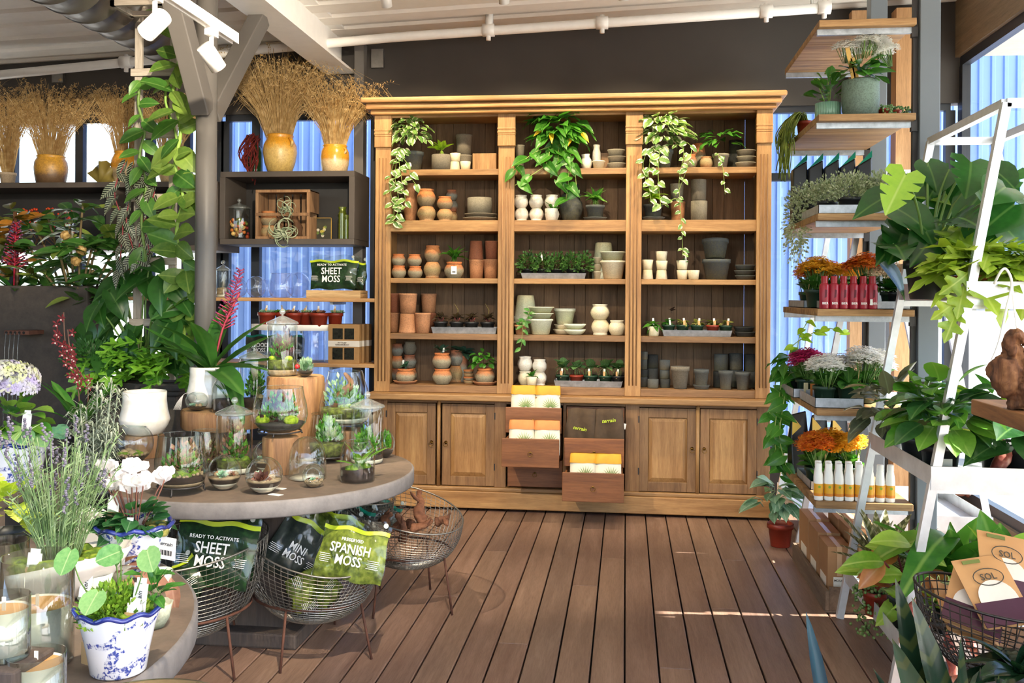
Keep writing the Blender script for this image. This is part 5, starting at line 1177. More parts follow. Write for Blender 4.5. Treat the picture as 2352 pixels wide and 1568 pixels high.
# vines
VANL = leafm('#44682a', '#7a9440', '#9cb060', rough=.32); VAND = leafm('#2f5a22', '#527f33', '#86a85a', rough=.35)
vt = E('climbing_vine', (xr_, ty-.05, zr), 'big-leaved green vine climbing the right rail of the trellis', 'plant')
pts = [at(x, y, Y=5.24)-V((xr_, ty-.05, zr)) for x, y in ((402, 60), (412, 130), (398, 210), (415, 300), (402, 380), (420, 450), (405, 540), (428, 620), (432, 700), (420, 780), (395, 850))]
qq = spline(pts, 44); O('vine', MB().tube(qq, .011, 7), plain('#7a9a3a', .6), vt); o2 = [p+V((-.035+.03*sin(i*.5), .02, 0)) for i, p in enumerate(qq)]; O('vine', MB().tube(o2, .008, 6), plain('#6a8a34', .6), vt)
for i in range(54):
    p = qq[int(i/54*(len(qq)-1))]; s = 1 if i % 2 else -1
    leafobj(vt, LM('ell', VANL if U(0,1) < .7 else VAND, .34, .25, .2), p+V((0,-.01,0)), (s*U(.3,1), -U(.1,.7), U(-.7,.35)), (U(-.4,.4), -1, U(.1,.8)), U(.12,.2), U(-.5,.5))
vt2 = E('shaded_vine', (xl_, ty-.04, zr), 'darker vine winding up the left rail of the trellis', 'plant')
pts = [at(x, y, Y=5.27)-V((xl_, ty-.04, zr)) for x, y in ((322, 185), (318, 240), (332, 300), (320, 360), (336, 420), (325, 500), (335, 600))]
qq = spline(pts, 30); O('vine', MB().tube(qq, .009, 7), plain('#55702e', .6), vt2)
for i in range(17):
    p = qq[int(i/17*(len(qq)-1))]; leafobj(vt2, LM('ell', VAND, .28, .3, .25), p, ((1 if i % 2 else -.6)*U(.3,1), -U(.1,.5), U(-.8,.2)), (U(-.4,.4), -1, U(.2,.8)), U(.10,.17), U(-.5,.5))
CISS = leafm('#1f2a1c', '#3a3228', '#a3a48c', stripe='#a9b49a', rough=.45)
ct = E('silver_veined_vine', at(300, 480, Y=5.28), 'dark vine with silver veined pointed leaves hanging left of the trellis', 'plant'); cl = ct.location.copy()
for k, px in enumerate((275, 300, 325, 345)):
    p0 = [at(px+U(-12,12), y, Y=5.28)-cl for y in (375+k*5, 440, 510, 580, 640-k*20)]; q_ = spline(p0, 20); O('vine', MB().tube(q_, .004, 5), STEMR, ct)
    for i in range(10): leafobj(ct, LM('heart', CISS, .24, .3, .3), q_[int(i/10*len(q_))], (U(-1,1), -U(.1,.5), -U(.5,1.2)), (U(-.3,.3), -1, .5), U(.09,.145), U(-.4,.4))
# rubber-like plant, croton, bromeliad spike behind the fountain
rb = E('broad_leaf_shrub', at(150, 640, Y=5.9), 'broad-leaved green shrub spreading above the fountain slab', 'plant'); rl = rb.location.copy()
mb = MB(); ends = []
for px, py in ((60, 560), (110, 500), (150, 600), (190, 470), (215, 560), (240, 520), (280, 600), (95, 620), (180, 660), (255, 650), (30, 600), (130, 560), (215, 620), (70, 500), (160, 520), (290, 540)):
    e_ = at(px, py, Y=5.75+U(-.25,.2))-rl; ends.append(e_); mb.tube(spline([at(190, 830, Y=5.8)-rl, (at(175, 730, Y=5.8)-rl).lerp(e_, .45), e_], 8), .008, 5)
O('branches', mb, plain('#6b5a3a', .8), rb, kind='stuff')
RUB = leafm('#244d22', '#44722f', '#7d9a58', rough=.33); RUBY = leafm('#5a7a2c', '#8a9a44', '#b0b070', rough=.35)
for e_ in ends:
    for i in range(13): leafobj(rb, LM('ell', RUB if U(0,1) < .8 else RUBY, .24, .25, .25), e_+V((U(-.06,.06), U(-.06,.06), U(-.12,.02))), (cos(i*2.4), sin(i*2.4)*.8-.15, U(-.3,.7)), (0,-.3,1), U(.12,.20), U(-.5,.5))
for i in range(5): mb = MB().ball((0,0,0), .03, 10, 0, 6, .2); O('flower_head', mb, foli('#8a6a3a', '#c09a5a', '#d8c08a', .8, 60), rb, at((188,322,175,290,150)[i], (575,558,600,640,540)[i], Y=5.6)-rl)
cr = E('croton', at(40, 600, Y=5.75), 'croton with orange and olive leaves at the far left', 'plant'); CRO = leafm('#8a5a1c', '#c2812e', '#d89a5a', rough=.35); CRG = leafm('#3f4a1c', '#6b6a2a', '#a8843a', rough=.35)
O('stem', MB().tube([(0,0,-.5), (.0,0,-.1), (-.02,0,.32)], .012, 6), plain('#5a3a22'), cr)
for i in range(34): leafobj(cr, LM('ell', CRO if i % 3 == 0 else CRG, .3, .2, .25), (U(-.12,.02), U(-.05,.05), U(-.1,.35)), (cos(i*2.4), sin(i*2.4)-.3, U(-.2,.8)), (0,-.4,1), U(.12,.18), U(-.4,.4))
def spike(root, c, h, mat, m2, n=26, w=.07):
    O('flower_stalk', MB().tube([c, c+V((.01,0,h))], .006, 6), mat, root); mb = MB()
    for i in range(n*3):
        z = h*(.25+.75*(i/(n*3))); a = i*2.4; r = w*(1-.75*(i/(n*3))); d = V((cos(a), sin(a), .45)); p = c+V((.01*z/h,0,z)); mb.tube([p, p+d*r], [.0028,.004], 4, 0); mb.ball(p+d*r, .0075, 5, 1, 4)
    O('bracts', mb, [mat, m2], root, kind='stuff')
rs = E('red_bromeliad', at(32, 655, Y=5.7), 'red branching bromeliad flower standing behind the slab', 'plant'); spike(rs, V((0,0,0)), .40, plain('#a8243c', .5), plain('#5a2a4a', .5), 24, .08)
rosette(rs, [LM('strap', DKGREEN, .1, .4, .3)], 9, (0,0,-.05), (.2,.3), (20,60))
# big dark leaves and light ferny leaves over the planter
ph = E('dark_philodendron', V((pc.x-.02, py_-.12, zr+.006)), 'dark glossy broad-leaved philodendron in the black planter', 'plant'); pl_ = ph.location.copy()
DKL = leafm('#1c4418', '#37662a', '#6f9450', rough=.28)
mb = MB(); spots = [(245,680),(200,750),(290,700),(330,650),(360,700),(300,760),(390,740),(250,780),(350,780),(410,690),(380,640),(280,640),(225,705),(320,735),(265,730),(370,770),(235,815),(340,820),(290,820),(400,800),(300,600),(345,590),(210,790)]
for i, (px, py) in enumerate(spots):
    e_ = at(px, py, Y=5.22+U(-.05,.22))-pl_; mb.tube(spline([(U(-.06,.06),0,0), V((e_.x*.5, e_.y*.5, e_.z*.6)), e_], 6), .006, 5)
    for k in range(2): leafobj(ph, LM('heart', DKL, .33, .3, .25), e_+V((U(-.03,.03),0,U(-.05,.03))), (U(-.9,.9), -U(.1,.7), -U(.1,.9)), (U(-.3,.3), -.8, .7), U(.15,.23), U(-.4,.4))
O('leaf_stalks', mb, STEM, ph, kind='stuff')
fe = E('lobed_fern', V((pc.x, py_-.1, zr+.006)), 'light green lobed fern spilling over the black planter rim', 'plant'); FERN = leafm('#3f7a1c', '#79b032', '#a0c855', rough=.4)
for i in range(64):
    x = U(-hw*.95, hw*.95); z = U(.02, .26)*(1-.3*abs(x/hw)); leafobj(fe, LM('fern', FERN, .3, .35, .2), (x, -hw*U(.1,.75), z), (U(-.8,.8), -U(.3,1), U(-.5,.4)), (0,-.5,1), U(.12,.19), U(-.4,.4))
fr_ = E('feathery_fern', V((pc.x-hw*.75, py_-.2, zr+.006)), 'dark feathery fern at the left corner of the planter', 'plant'); mb = MB(); tufts(mb, 500, crown((-.03,-.05,.12), (.17,.12,.14), -.3, .9, .2), (.02,.04), (.003,.006)); O('foliage', mb, foli('#1f4a18', '#33682a', '#4f8a3a'), fr_, kind='stuff')
# orchid
oq = at(185, 985, Y=4.85); bx('dark_plinth', (oq.x-.1, 4.76, 0), (oq.x+.1, 4.94, oq.z-.16), PST, label='plain black plinth under the red orchid', cat='plinth', bevel=.006); oc = E('red_orchid', oq, 'dark red spray orchid before the fountain slab', 'plant')
O('pot', potmesh('flower', PLBLACK), [], oc, (0,0,-.16), scale=(.16,.16,.16))
for k, (dx, s) in enumerate(((0, 1), (.06, .85))):
    pts = [(dx*.3,0,0), (-.02+dx,0,.25*s), (-.075+dx*.6,-.02,.45*s), (-.09+dx*.4,-.02,.63*s)]; q_ = spline(pts, 24); O('flower_stalk', MB().tube(q_, .004, 5), plain('#6b4a3a'), oc)
    for i in range(13):
        p = q_[int((.35+.62*i/13)*(len(q_)-1))]+V((U(-.04,.04), U(-.03,0), U(-.02,.02))); mb = MB()
        for a in range(5): g = a*1.256+U(-.2,.2); mb.add([p, p+V((cos(g-.35)*.018,-.003,sin(g-.35)*.018)), p+V((cos(g)*.027,-.006,sin(g)*.027)), p+V((cos(g+.35)*.018,-.003,sin(g+.35)*.018))], [(0,1,2,3)], 0)
        mb.ball(p+V((0,-.006,-.01)), (.005,.004,.005), 6, 1, 4); O('orchid_flower', mb, [plain('#7a1a1e', .6), plain('#e8c8c0', .6)], oc)
rosette(oc, [LM('strap', MIDGREEN, .1, .25, .25)], 12, (0,0,0), (.2,.34), (35,82))

# ------------------------------------------------------------------ round terrarium table
TW = aged(((0,'#5f5348'),(.5,'#6a5c50'),(1,'#746456')), .6, .9, .8, .05, '#4c423a', .4); TE = aged(((0,'#6f6a68'),(1,'#7d7774')), .65, .9, .8, .05, '#565250', .35)
TC = V((-1.795, 4.50, 0)); TR = .775
tb = E('round_display_table', TC, 'round grey-brown table crowded with glass terrariums', 'table')
O('table_top', MB().lathe([(0,.68),(TR-.012,.68),(TR-.012,.74),(TR-.010,.75),(0,.75)], 72, sm=False), TW, tb); O('table_edge', MB().lathe([(TR-.012,.68),(TR-.002,.68),(TR,.686),(TR,.742),(TR-.006,.749),(TR-.0105,.7502)], 72), TE, tb)
DW = wood('#3a3230', '#4a403a', '#5a4d44', 'z', .8)
O('pedestal', MB().box((-.24,-.24,.03), (.24,.24,.68)), DW, tb, bevel=.01); O('pedestal_base', MB().box((-.33,-.33,0), (.33,.33,.07)), DW, tb, bevel=.01)
ZT = .751
# wooden risers
SLAB = wood('#5f4228', '#8a6440', '#a98458', 'z', .65, 1.2); ENDG = aged(((0,'#8a6440'),(.5,'#a98458'),(1,'#b8925f')), .7, .7, 2, .1, '#5a3c22', .4)
def stump(px, Y, z0, z1, wpx, label, legs=0):
    x = xat(px, Y, z1); r = wpx*Y/2200/2; ph_ = [U(0,6) for _ in range(3)]
    fn = lambda a, X, Y_, Z: (X*(1+.05*sin(3*a+ph_[0]+Z*6)+.03*sin(7*a+ph_[1])), Y_*(1+.05*sin(3*a+ph_[0])+.03*sin(5*a+ph_[2])), Z)
    t = E('wood_stump', (x, Y, z0), label, 'stump', 'wooden risers on the terrarium table'); zb = (z1-z0-.10) if legs else 0
    O('trunk_body', MB().lathe([(r*.98,zb),(r,zb+.01),(r*1.0,(zb+z1-z0)*.5),(r,z1-z0-.012),(r*.96,z1-z0)], 40, fn=fn), SLAB, t)
    O('cut_face', MB().lathe([(0,z1-z0),(r*.96,z1-z0)], 40, fn=fn), ENDG, t)
    if legs: O('under_block', MB().lathe([(0,0),(r*.62,0),(r*.6,zb),(0,zb)], 24, fn=fn), SLAB, t)
    return x
stump(508, 4.95, ZT, .985, 190, 'wide flat wooden slab riser holding the white glazed pot', 1)
stump(682, 4.95, ZT, 1.17, 132, 'tall knotty wood stump at the back of the terrarium table')
stump(645, 4.42, ZT, .925, 84, 'low wood stump under the raised burgundy terrarium')
stump(332, 4.75, ZT, .865, 90, 'low dark wood block under the empty white pot')
# glazed white pots
WG = glaze('#e9e4da', '#ddd5c6')
def whitepot(px, Y, z, wpx, hpx, label, name='glazed_pot'):
    k = Y/2200; t = E(name, (xat(px, Y, z), Y, z), label, 'pot' if name == 'glazed_pot' else 'plant')
    O('pot', potmesh('glaze', WG, 48), [], t, scale=(wpx*k, wpx*k, hpx*k)); return t, wpx*k, hpx*k
whitepot(332, 4.75, .867, 118, 105, 'empty glossy white pot with wide shoulder beside the lavender')
t, wd, h = whitepot(482, 4.98, .987, 108, 98, 'bromeliad with long strappy leaves and pink spike in white pot', 'potted_bromeliad')
O('soil', MB().lathe([(0,h*.9),(wd*.43,h*.9)], 20), SOIL, t); BROM = leafm('#2c5a22', '#4a7f33', '#6f9a4a', rough=.35)
rosette(t, [LM('strap', BROM, .15, .22, .3), LM('strap', BROM, .16, .55, .3)], 13, (0,0,h*.85), (.3,.42), (12,80), out=.02)
leafobj(t, LM('strap', BROM, .11, .1, .3), (.05,0,h*.9), (.95,-.2,.28), (0,0,1), .44); leafobj(t, LM('strap', BROM, .12, .9, .3), (.07,-.05,h*.95), (.45,-.5,.1), (0,0,1), .36); leafobj(t, LM('strap', BROM, .12, .1, .3), (-.05,0,h*.9), (-.6,-.1,.55), (0,0,1), .4); leafobj(t, LM('strap', BROM, .12, .15, .3), (.04,0,h*.9), (.75,-.1,.6), (0,0,1), .4)
O('flower_stalk', MB().tube(spline([(.02,0,h*.9),(.06,.02,h+.2),(.15,.03,h+.4)], 10), .006, 6), plain('#a83a4a'), t); mb = MB()
for i in range(60): u = i/60; p = V((.06+.10*u+.0, .025, h+.2+.33*u)); a = i*2.4; d = V((cos(a), sin(a), .5)); r = .065*(1-.7*u); mb.tube([p, p+d*r], [.003,.004], 4); mb.ball(p+d*r, .006, 5, 1, 4)
O('bracts', mb, [plain('#b53a5a', .5), plain('#6a3a5a', .5)], t, kind='stuff')
LSO = ((.3, DSOIL),); LSA = ((.2, SAND), (.33, DSOIL), (.37, PEB))
_t = vessel('sphere', 452, 54, 46, 'small globe terrarium with tassel on the wood slab', z=.987, Y=4.82, open_=(-.2,-.8,.25), fill=((.2, DSOIL),), plants='rock hens')
vessel('slant', 523, 76, 76, 'cut-away glass jar of strappy greens on the wood slab', z=.987, Y=4.82, fill=((.38, DSOIL),), plants='blade')
vessel('jar', 583, 66, 118, 'tall narrow lidded jar behind the raised bowl', z=.987, Y=4.98, lid=True, fill=((.2, DSOIL),), plants='grn rock')
vessel('jar', 648, 70, 122, 'tall lidded jar with chartreuse moss on the tall stump', z=1.172, Y=4.92, lid=True, fill=((.12, PEB), (.3, MOSSF)), plants='ymoss burg fern')
_b = vessel('sphere', 700, 44, 42, 'small globe with red berry on the tall stump', z=1.172, Y=4.86, open_=(.1,-.8,.3), fill=((.3, DSOIL),), plants='rock pale')
mb = MB()
for i in range(9): mb.tube(spline([(-.02,-.055,.10),(-.045,-.06,.09),(-.055-.003*i,-.06,.05),(-.06-.005*i,-.06,.01)], 8), .0012, 4)
O('tassel', mb, plain('#cfc8c0', .8), _t, kind='stuff'); O('red_berry', MB().ball((-.03,-.03,.055), .014, 10, 0, 7), plain('#b01c1c', .4), _b)
vessel('bowl', 643, 130, 104, 'raised glass bowl with burgundy leaves and chartreuse moss balls', z=.93, Y=4.42, stand=.02, fill=((.1, GRAVEL), (.2, GRAVEL)), plants='ymoss burg fern wood grn')
stump(793, 4.88, ZT, .90, 84, 'low wood stump under the largest tapered terrarium')
vessel('cone', 793, 122, 122, 'largest tapered terrarium with driftwood and ferns', Y=4.88, z=.902, fill=((.12, SAND), (.3, MOSSF)), plants='wood fern pale moss', stand=.03)
vessel('tum', 752, 88, 100, 'round bowl terrarium with variegated leaves in the middle of the table', py=1060, z=ZT, stand=.03, fill=((.3, MOSSF),), plants='pale grn')
vessel('jar', 843, 76, 130, 'tall lidded glass jar at the right side of the table', py=1062, z=ZT, lid=True, fill=((.08, SAND), (.14, DSOIL)), plants='fern')
vessel('sphere', 884, 46, 66, 'glass globe with spiky seedling at the right back edge', py=1050, z=ZT, open_=(.7,-.6,.2), fill=((.25, DSOIL),), plants='grn')
vessel('slant', 821, 82, 94, 'cut-away glass jar of dark soil with lime orchid leaves', py=1104, z=ZT, fill=((.32, DSOIL),), plants='orch moss')
vessel('dome', 706, 88, 100, 'clear glass cloche dome before the round bowl', py=1098, z=ZT, fill=((.02, SAND),), plants='')
vessel('sphere', 720, 54, 56, 'smallest globe terrarium with one pale green succulent', py=1118, z=ZT, open_=(.2,-.8,.15), fill=((.22, PEB),), plants='succ peb')
vessel('sphere', 617, 78, 80, 'globe terrarium with several pale succulents behind another globe', py=1085, z=ZT, open_=(.1,-.75,.5), fill=LSA, plants='hens rock peb')
vessel('sphere', 606, 88, 86, 'largest front globe terrarium with spiky brown succulent', py=1131, z=ZT, open_=(.05,-.85,.35), fill=LSA, plants='agave rock')
vessel('sphere', 515, 80, 82, 'left front globe terrarium with blue-green rosette', py=1123, z=ZT, open_=(-.05,-.8,.5), fill=LSA, plants='succ rock')
vessel('jar', 538, 84, 140, 'tall lidded jar with fern left of the raised bowl', py=1085, z=ZT, lid=True, fill=((.1, SAND), (.22, MOSSF)), plants='fern twig moss')
vessel('tum', 415, 122, 122, 'large tumbler terrarium on iron stand at the table front', py=1132, z=ZT, stand=.035, fill=((.08, PEB), (.2, DSOIL)), plants='peb moss twig fern')
vessel('bowl', 470, 76, 96, 'open bowl terrarium half hidden behind the tumbler terrarium', py=1080, z=ZT, fill=((.2, DSOIL),), plants='moss twig')
vessel('sphere', 303, 100, 98, 'wide dome terrarium with rocks below the empty white pot', py=1072, z=ZT, open_=(0,.2,1), fill=((.2, DSOIL),), plants='peb rock moss', stand=.02)
for i, (px, py) in enumerate(((640, 1122), (633, 1136), (385, 1122))):
    q = at(px, py, z=ZT); O('price_tag', MB().box((-.03,-.016,0), (.03,.016,.0015)), plain('#ece6da', .6), None, q, (0,0,U(-.5,.5)), label='small white price card lying on table beside '+('the small cloche', 'the largest front globe', 'the tumbler terrarium')[i], cat='price card')

# ------------------------------------------------------------------ wire baskets with bags and wood
WIRE = metal('#8f8a82', .4, .2, 30, .9)
def basket(cx, cy, zb, r, h, tilt, az, label, legs, nu=64, nv=26, elong=1.15, wire=.0022, WIRE=WIRE):
    """woven bowl whose rim rises on one side (az), on a rusty ring stand with thin legs"""
    t = E('wire_basket', (cx, cy, 0), label, 'basket', 'wire mesh baskets'); vs = []; fs = []
    ca, sa = cos(az), sin(az)
    def P_(i, j):
        a = 2*pi*i/nu; v = j/nv; rr = r*math.sin(min(1, v*1.0)*pi/2*.94+.09)**.85; x, y = rr*cos(a)*elong, rr*sin(a)
        hh = h*(1-cos(v*pi/2*.98))*(1+tilt*cos(a)); x += .05*v*v*h*cos(a)
        return V((x*ca-y*sa, x*sa+y*ca, zb+hh))
    vs = [P_(i, j) for j in range(nv+1) for i in range(nu)]
    fs = [(j*nu+i, j*nu+(i+1) % nu, (j+1)*nu+(i+1) % nu, (j+1)*nu+i) for j in range(nv) for i in range(nu)]
    o = O('mesh_bowl', MB().add(vs, fs), WIRE, t); wm = o.modifiers.new('wire', 'WIREFRAME'); wm.thickness = wire*1.6; wm.use_even_offset = False
    O('rim_wire', MB().tube([P_(i % nu, nv) for i in range(nu+1)], .0045, 6), WIRE, t)
    jr = int(nv*.52); ring = [P_(i % nu, jr) for i in range(nu+1)]; zm = sum(p.z for p in ring)/len(ring)
    rp = [V((p.x*1.04, p.y*1.04, zm)) for p in ring]
    if legs:
        O('stand_ring', MB().tube(rp, .006, 6), RUST, t)
        for a in legs: p = rp[int(((a-az)/(2*pi) % 1)*nu)]; O('leg', MB().tube([p, V((p.x*1.22, p.y*1.22, .0))], .006, 6), RUST, t)
    return t, zm
c1 = at(925, 1400, z=0); c2 = at(712, 1478, z=0); c3 = at(440, 1470, z=0)
b1 = V((xat(932, 4.88, .35), 4.88, 0)); basket(b1.x, b1.y, .20, .27, .31, .25, 2.5, 'wire basket of driftwood standing clear of the table', (-.35, 1.3, 2.6, 4.3))
b2 = V((xat(712, 4.22, .3), 4.22, 0)); basket(b2.x, b2.y, .14, .30, .39, .30, 2.4, 'wire basket of moss pouches in front of the table', (-.2, 1.5, 3.0, 4.6))
b3 = V((xat(440, 3.95, .3), 3.95, 0)); basket(b3.x, b3.y, .14, .29, .40, .1, 1.2, 'wire basket of sheet moss under the table left', (-.4, 1.4, 3.3, 4.7))
b4 = V((xat(790, 5.15, .4), 5.2, 0)); basket(b4.x, b4.y, .20, .22, .30, .1, pi, 'wire basket of wood moss behind under the table', (-.4, 1.4, 3.3, 4.7))
# driftwood pieces
def gnarl(o, st=.02, sc_=.04, lv=2):
    a = o.modifiers.new('sub', 'SUBSURF'); a.levels = a.render_levels = lv
    tx = bpy.data.textures.get('gnarl%g' % sc_) or bpy.data.textures.new('gnarl%g' % sc_, 'CLOUDS'); tx.noise_scale = sc_; tx.noise_depth = 3
    d = o.modifiers.new('gnarl', 'DISPLACE'); d.texture = tx; d.strength = st; d.mid_level = .5; d.texture_coords = 'LOCAL'; return o
for i, (x, y, z, s) in enumerate(((-.10,-.02,.42,1), (.02,.05,.40,.9), (.10,-.03,.44,1.1), (.0,-.08,.36,1), (-.06,.08,.38,.9), (.15,.04,.42,.8), (.05,-.1,.42,.8))):
    pts = [V((0,0,0))]; d = V((U(-1,1), U(-1,1), U(-.2,.4))).normalized()
    for k in range(5): pts.append(pts[-1]+d*.035*s); d = (d+V((U(-.6,.6), U(-.6,.6), U(-.5,.5)))).normalized()
    q_ = spline(pts, 15); mb = MB().tube(q_, [.03*s*(.5+U(.4,.8))*(1-k/22) for k in range(len(q_))], 8)
    p = q_[8]; mb.tube([p, p+V((U(-.05,.05),U(-.05,.05),U(.04,.09)))*s], [.018*s,.004], 6); p = q_[5]; mb.tube([p, p+V((U(-.06,.06),U(-.06,.06),U(.02,.08)))*s], [.016*s,.005], 6)
    gnarl(O('driftwood_piece', mb, wood('#4a2c1a', '#6f452c', '#8f6244', 'x', .85), None, b1+V((x, y, z)), label=('dark curled driftwood piece at the left in the basket','driftwood piece in the middle rear of the basket','tall forked driftwood piece at the right of the basket','driftwood piece low at the front of the basket','driftwood piece at the left rear of the basket','driftwood piece nearest the right basket rim','driftwood piece at the front right of the basket')[i], cat='driftwood', group='driftwood in the wire basket'), .018, .03)
# bags
mossbag(at(795, 1325, Y=3.98)-V((0,0,.02)), (-.35,.14,.0), .30, .27, ['SPANISH', 'MOSS'], SPAN, ZIP, 'Spanish moss pouch lying tilted at the front of its basket', 'PRESERVED', .22)
mossbag(at(640, 1330, Y=4.22), (-.15,.55,.25), .26, .34, ['MINI', 'MOSS'], BARKM, ZIP, 'dark moss pouch with sideways lettering in the front basket', None, .2)
mossbag(at(735, 1310, Y=4.32), (-.1,.3,-.1), .26, .33, [], SPAN, ZIP, 'upright moss pouch without lettering at the back of the front basket', None, .2)
mossbag(at(665, 1375, Y=4.16), (-.5,1.2,.1), .17, .2, [], SPAN, ZIP, 'moss pouch seen through the mesh at the left of the front basket', None, .25)
mossbag(at(765, 1385, Y=4.18), (-.5,-.9,.0), .17, .19, [], SPAN, ZIP, 'moss pouch seen through the mesh at the right of the front basket', None, .25)
mossbag(at(480, 1350, Y=3.84), (-.3,.08,.05), .34, .31, ['SHEET', 'MOSS'], SHEETM, ZIP, 'large sheet moss pouch leaning in the left basket', 'READY TO ACTIVATE', .17)
mossbag(at(500, 1330, Y=3.95), (-.2,.02,.0), .34, .36, [], SHEETM, ZIP, 'second sheet moss pouch behind in the left basket', None, .15)
mossbag(at(430, 1385, Y=3.76), (-.5,-.6,.1), .2, .2, [], SHEETM, ZIP, 'sheet moss pouch slipped low at the left of its basket', None, .2)
mossbag(at(760, 1260, Y=4.95), (-.25,.35,.0), .32, .30, ['WOOD', 'MOSS'], BARKM, TEALM, 'wood moss pouch with teal strip under the table', None, .2)
mossbag(at(830, 1240, Y=5.24), (-.2,.5,.1), .25, .3, [], BARKM, TEALM, 'teal stripped pouch at the back beside the cabinet plinth', None, .2)

# ------------------------------------------------------------------ front left table with blue pots and candles
FC = V((-2.13, 2.07, 0)); FR = 1.065
ft = E('low_round_table', FC, 'round table with worn edge in the near left corner', 'table')
O('table_top', MB().lathe([(0,.68),(FR-.012,.68),(FR-.012,.74),(FR-.010,.75),(0,.75)], 80, sm=False), TW, ft); O('table_edge', MB().lathe([(FR-.012,.68),(FR-.002,.68),(FR,.686),(FR,.742),(FR-.006,.749),(FR-.0105,.7502)], 80), TE, ft); O('pedestal', MB().box((-.25,-.25,0), (.25,.25,.68)), DW, ft, bevel=.01)
# blue-and-white scalloped pots
def bluepot_mat():
    t = NT('blue_print'); v = t.tc((1,1,1), 'Object', False); n = t.noise(v, 19, 2, .5, 1.0); n2 = t.noise(v, 110, 3, .6, .4)
    m = t.ramp(n, [(.52, (0,0,0,1)), (.56, (1,1,1,1))]); m2 = t.ramp(n2, [(.46, (.15,.15,.15,1)), (.56, (1,1,1,1))]); mm = t.mix(1.0, m, m2, 'MULTIPLY')
    q = t.fin(t.mix(mm, C('#dedfe4'), C('#3b4a94')), .2); t.b.inputs['Coat Weight'].default_value = .4; return q
BLUEP = bluepot_mat(); COBALT = glaze('#1f2a6e', '#2c3a8a', .15)
def bluepot(px, py, wpx, hpx, label, name, cat='plant', rz=.3, Y=None, z=ZT):
    if Y is None: Y = at(px, py, z=z).y
    k = Y/2200*1.02; wd, h = wpx*k, hpx*k; x = xat(px, Y, z); t = E(name, (x, Y, z), label, cat, None, rz)
    nw = 9
    fn = lambda a, X, Y_, Z: (X*(1+.035*cos(nw*a)*(Z/h)**4), Y_*(1+.035*cos(nw*a)*(Z/h)**4), Z+(.035*h*cos(nw*a)*(Z/h)**6))
    O('pot', MB().lathe([(0,0),(wd*.31,0),(wd*.33,.004),(wd*.37,h*.35),(wd*.44,h*.75),(wd*.49,h*.93),(wd*.5,h),(wd*.47,h),(wd*.42,h*.75),(wd*.38,h*.6)], 72, fn=fn), BLUEP, t)
    pts = [V(fn(a, wd*.495*cos(a), wd*.495*sin(a), h)) for a in [i*2*pi/90 for i in range(91)]]; O('scalloped_rim', MB().tube(pts, wd*.032, 8), COBALT, t)
    O('soil', MB().lathe([(0,h*.84),(wd*.44,h*.82)], 24), SOIL, t); return t, wd, h
def mossring(t, r, z, n=26, mat=None):
    mb = MB()
    for i in range(n): a = U(0,6.3); q = r*math.sqrt(U(.2,1)); mb.ball((q*cos(a), q*sin(a), z+U(-.006,.008)), (r*U(.16,.28), r*U(.16,.28), r*U(.10,.18)), 9, 0, 6, .22)
    O('moss', mb, mat or MOSS, t, kind='stuff')
def tagstick(t, p, h, rz=0, brand=True, tan=True, w=.016):
    o = O('plant_tag', MB().box((-w,-.001,0), (w,.001,h)).box((-w*.7,-.001,h), (w*.7,.001,h+.012)), plain('#f1eee8', .5), t, p, (-.12,.06,rz))
    if tan: o2 = O('kraft_label', MB().box((-w*1.2,-.003,h*-.05), (w*1.2,-.0015,h*.55)), plain('#bf9a68', .6), o); label_text('terrain', o2, (0,-.0042,h*.25), h*.14, plain('#4a3a2a'), (pi/2, -pi/2, 0), .3, 'tag_lettering')
    elif brand: label_text('terrain', o, (0,-.002,h*.5), h*.2, plain('#4a4a4a'), (pi/2, -pi/2, 0), .3, 'tag_lettering')
# front pot: pilea, club moss
t, wd, h = bluepot(272, 1540, 192, 150, 'blue and white scalloped pot with pilea and club moss at the table front', 'pilea_pot', rz=.1)
mb = MB(); tufts(mb, 900, crown((-.005,-.01,h*.9), (wd*.42,wd*.42,.075), -.2, .7, .5), (.010,.022), (.003,.006)); O('foliage', mb, foli('#4f7a1c', '#7fa62c', '#b4c850', .6, 35), t, kind='stuff'); mossring(t, wd*.4, h*.9)
PIL = leafm('#4f8a4a', '#8fb878', '#c9d8a0', rough=.3)
for (x, y, z, d, s) in ((-.10,-.02,h+.135,(-.1,-.5,-.6),.058), (.075,-.03,h+.14,(.4,-.6,-.5),.06), (-.02,-.06,h+.055,(-.1,-.8,-.5),.06), (-.01,.03,h+.12,(-.6,-.4,-.2),.055), (-.03,.05,h+.10,(.3,-.4,.2),.05)):
    leafobj(t, LM('round', PIL, .46, .1, .1), (x, y, z), d, (0,-1,.4), s); O('leaf_stalk', MB().tube(spline([(x*.3,y*.3,h*.85), (x*.8,y,h*.9+(z-h)*.6), (x,y,z)], 6), .0016, 5), STEM, t)
rosette(t, EL(MIDGREEN,.24,.2,.2), 16, (.07,.02,h+.02), (.03,.05), (0,80), out=.03); rosette(t, EL(MIDGREEN,.24,.2,.2), 10, (.05,.04,h+.06), (.03,.045), (0,80), out=.02)
tagstick(t, (.055,-.03,h*.92), .075, -.1, True, False); tagstick(t, (.05,-.045,h*.85), .045, -.1, False, True, .017)
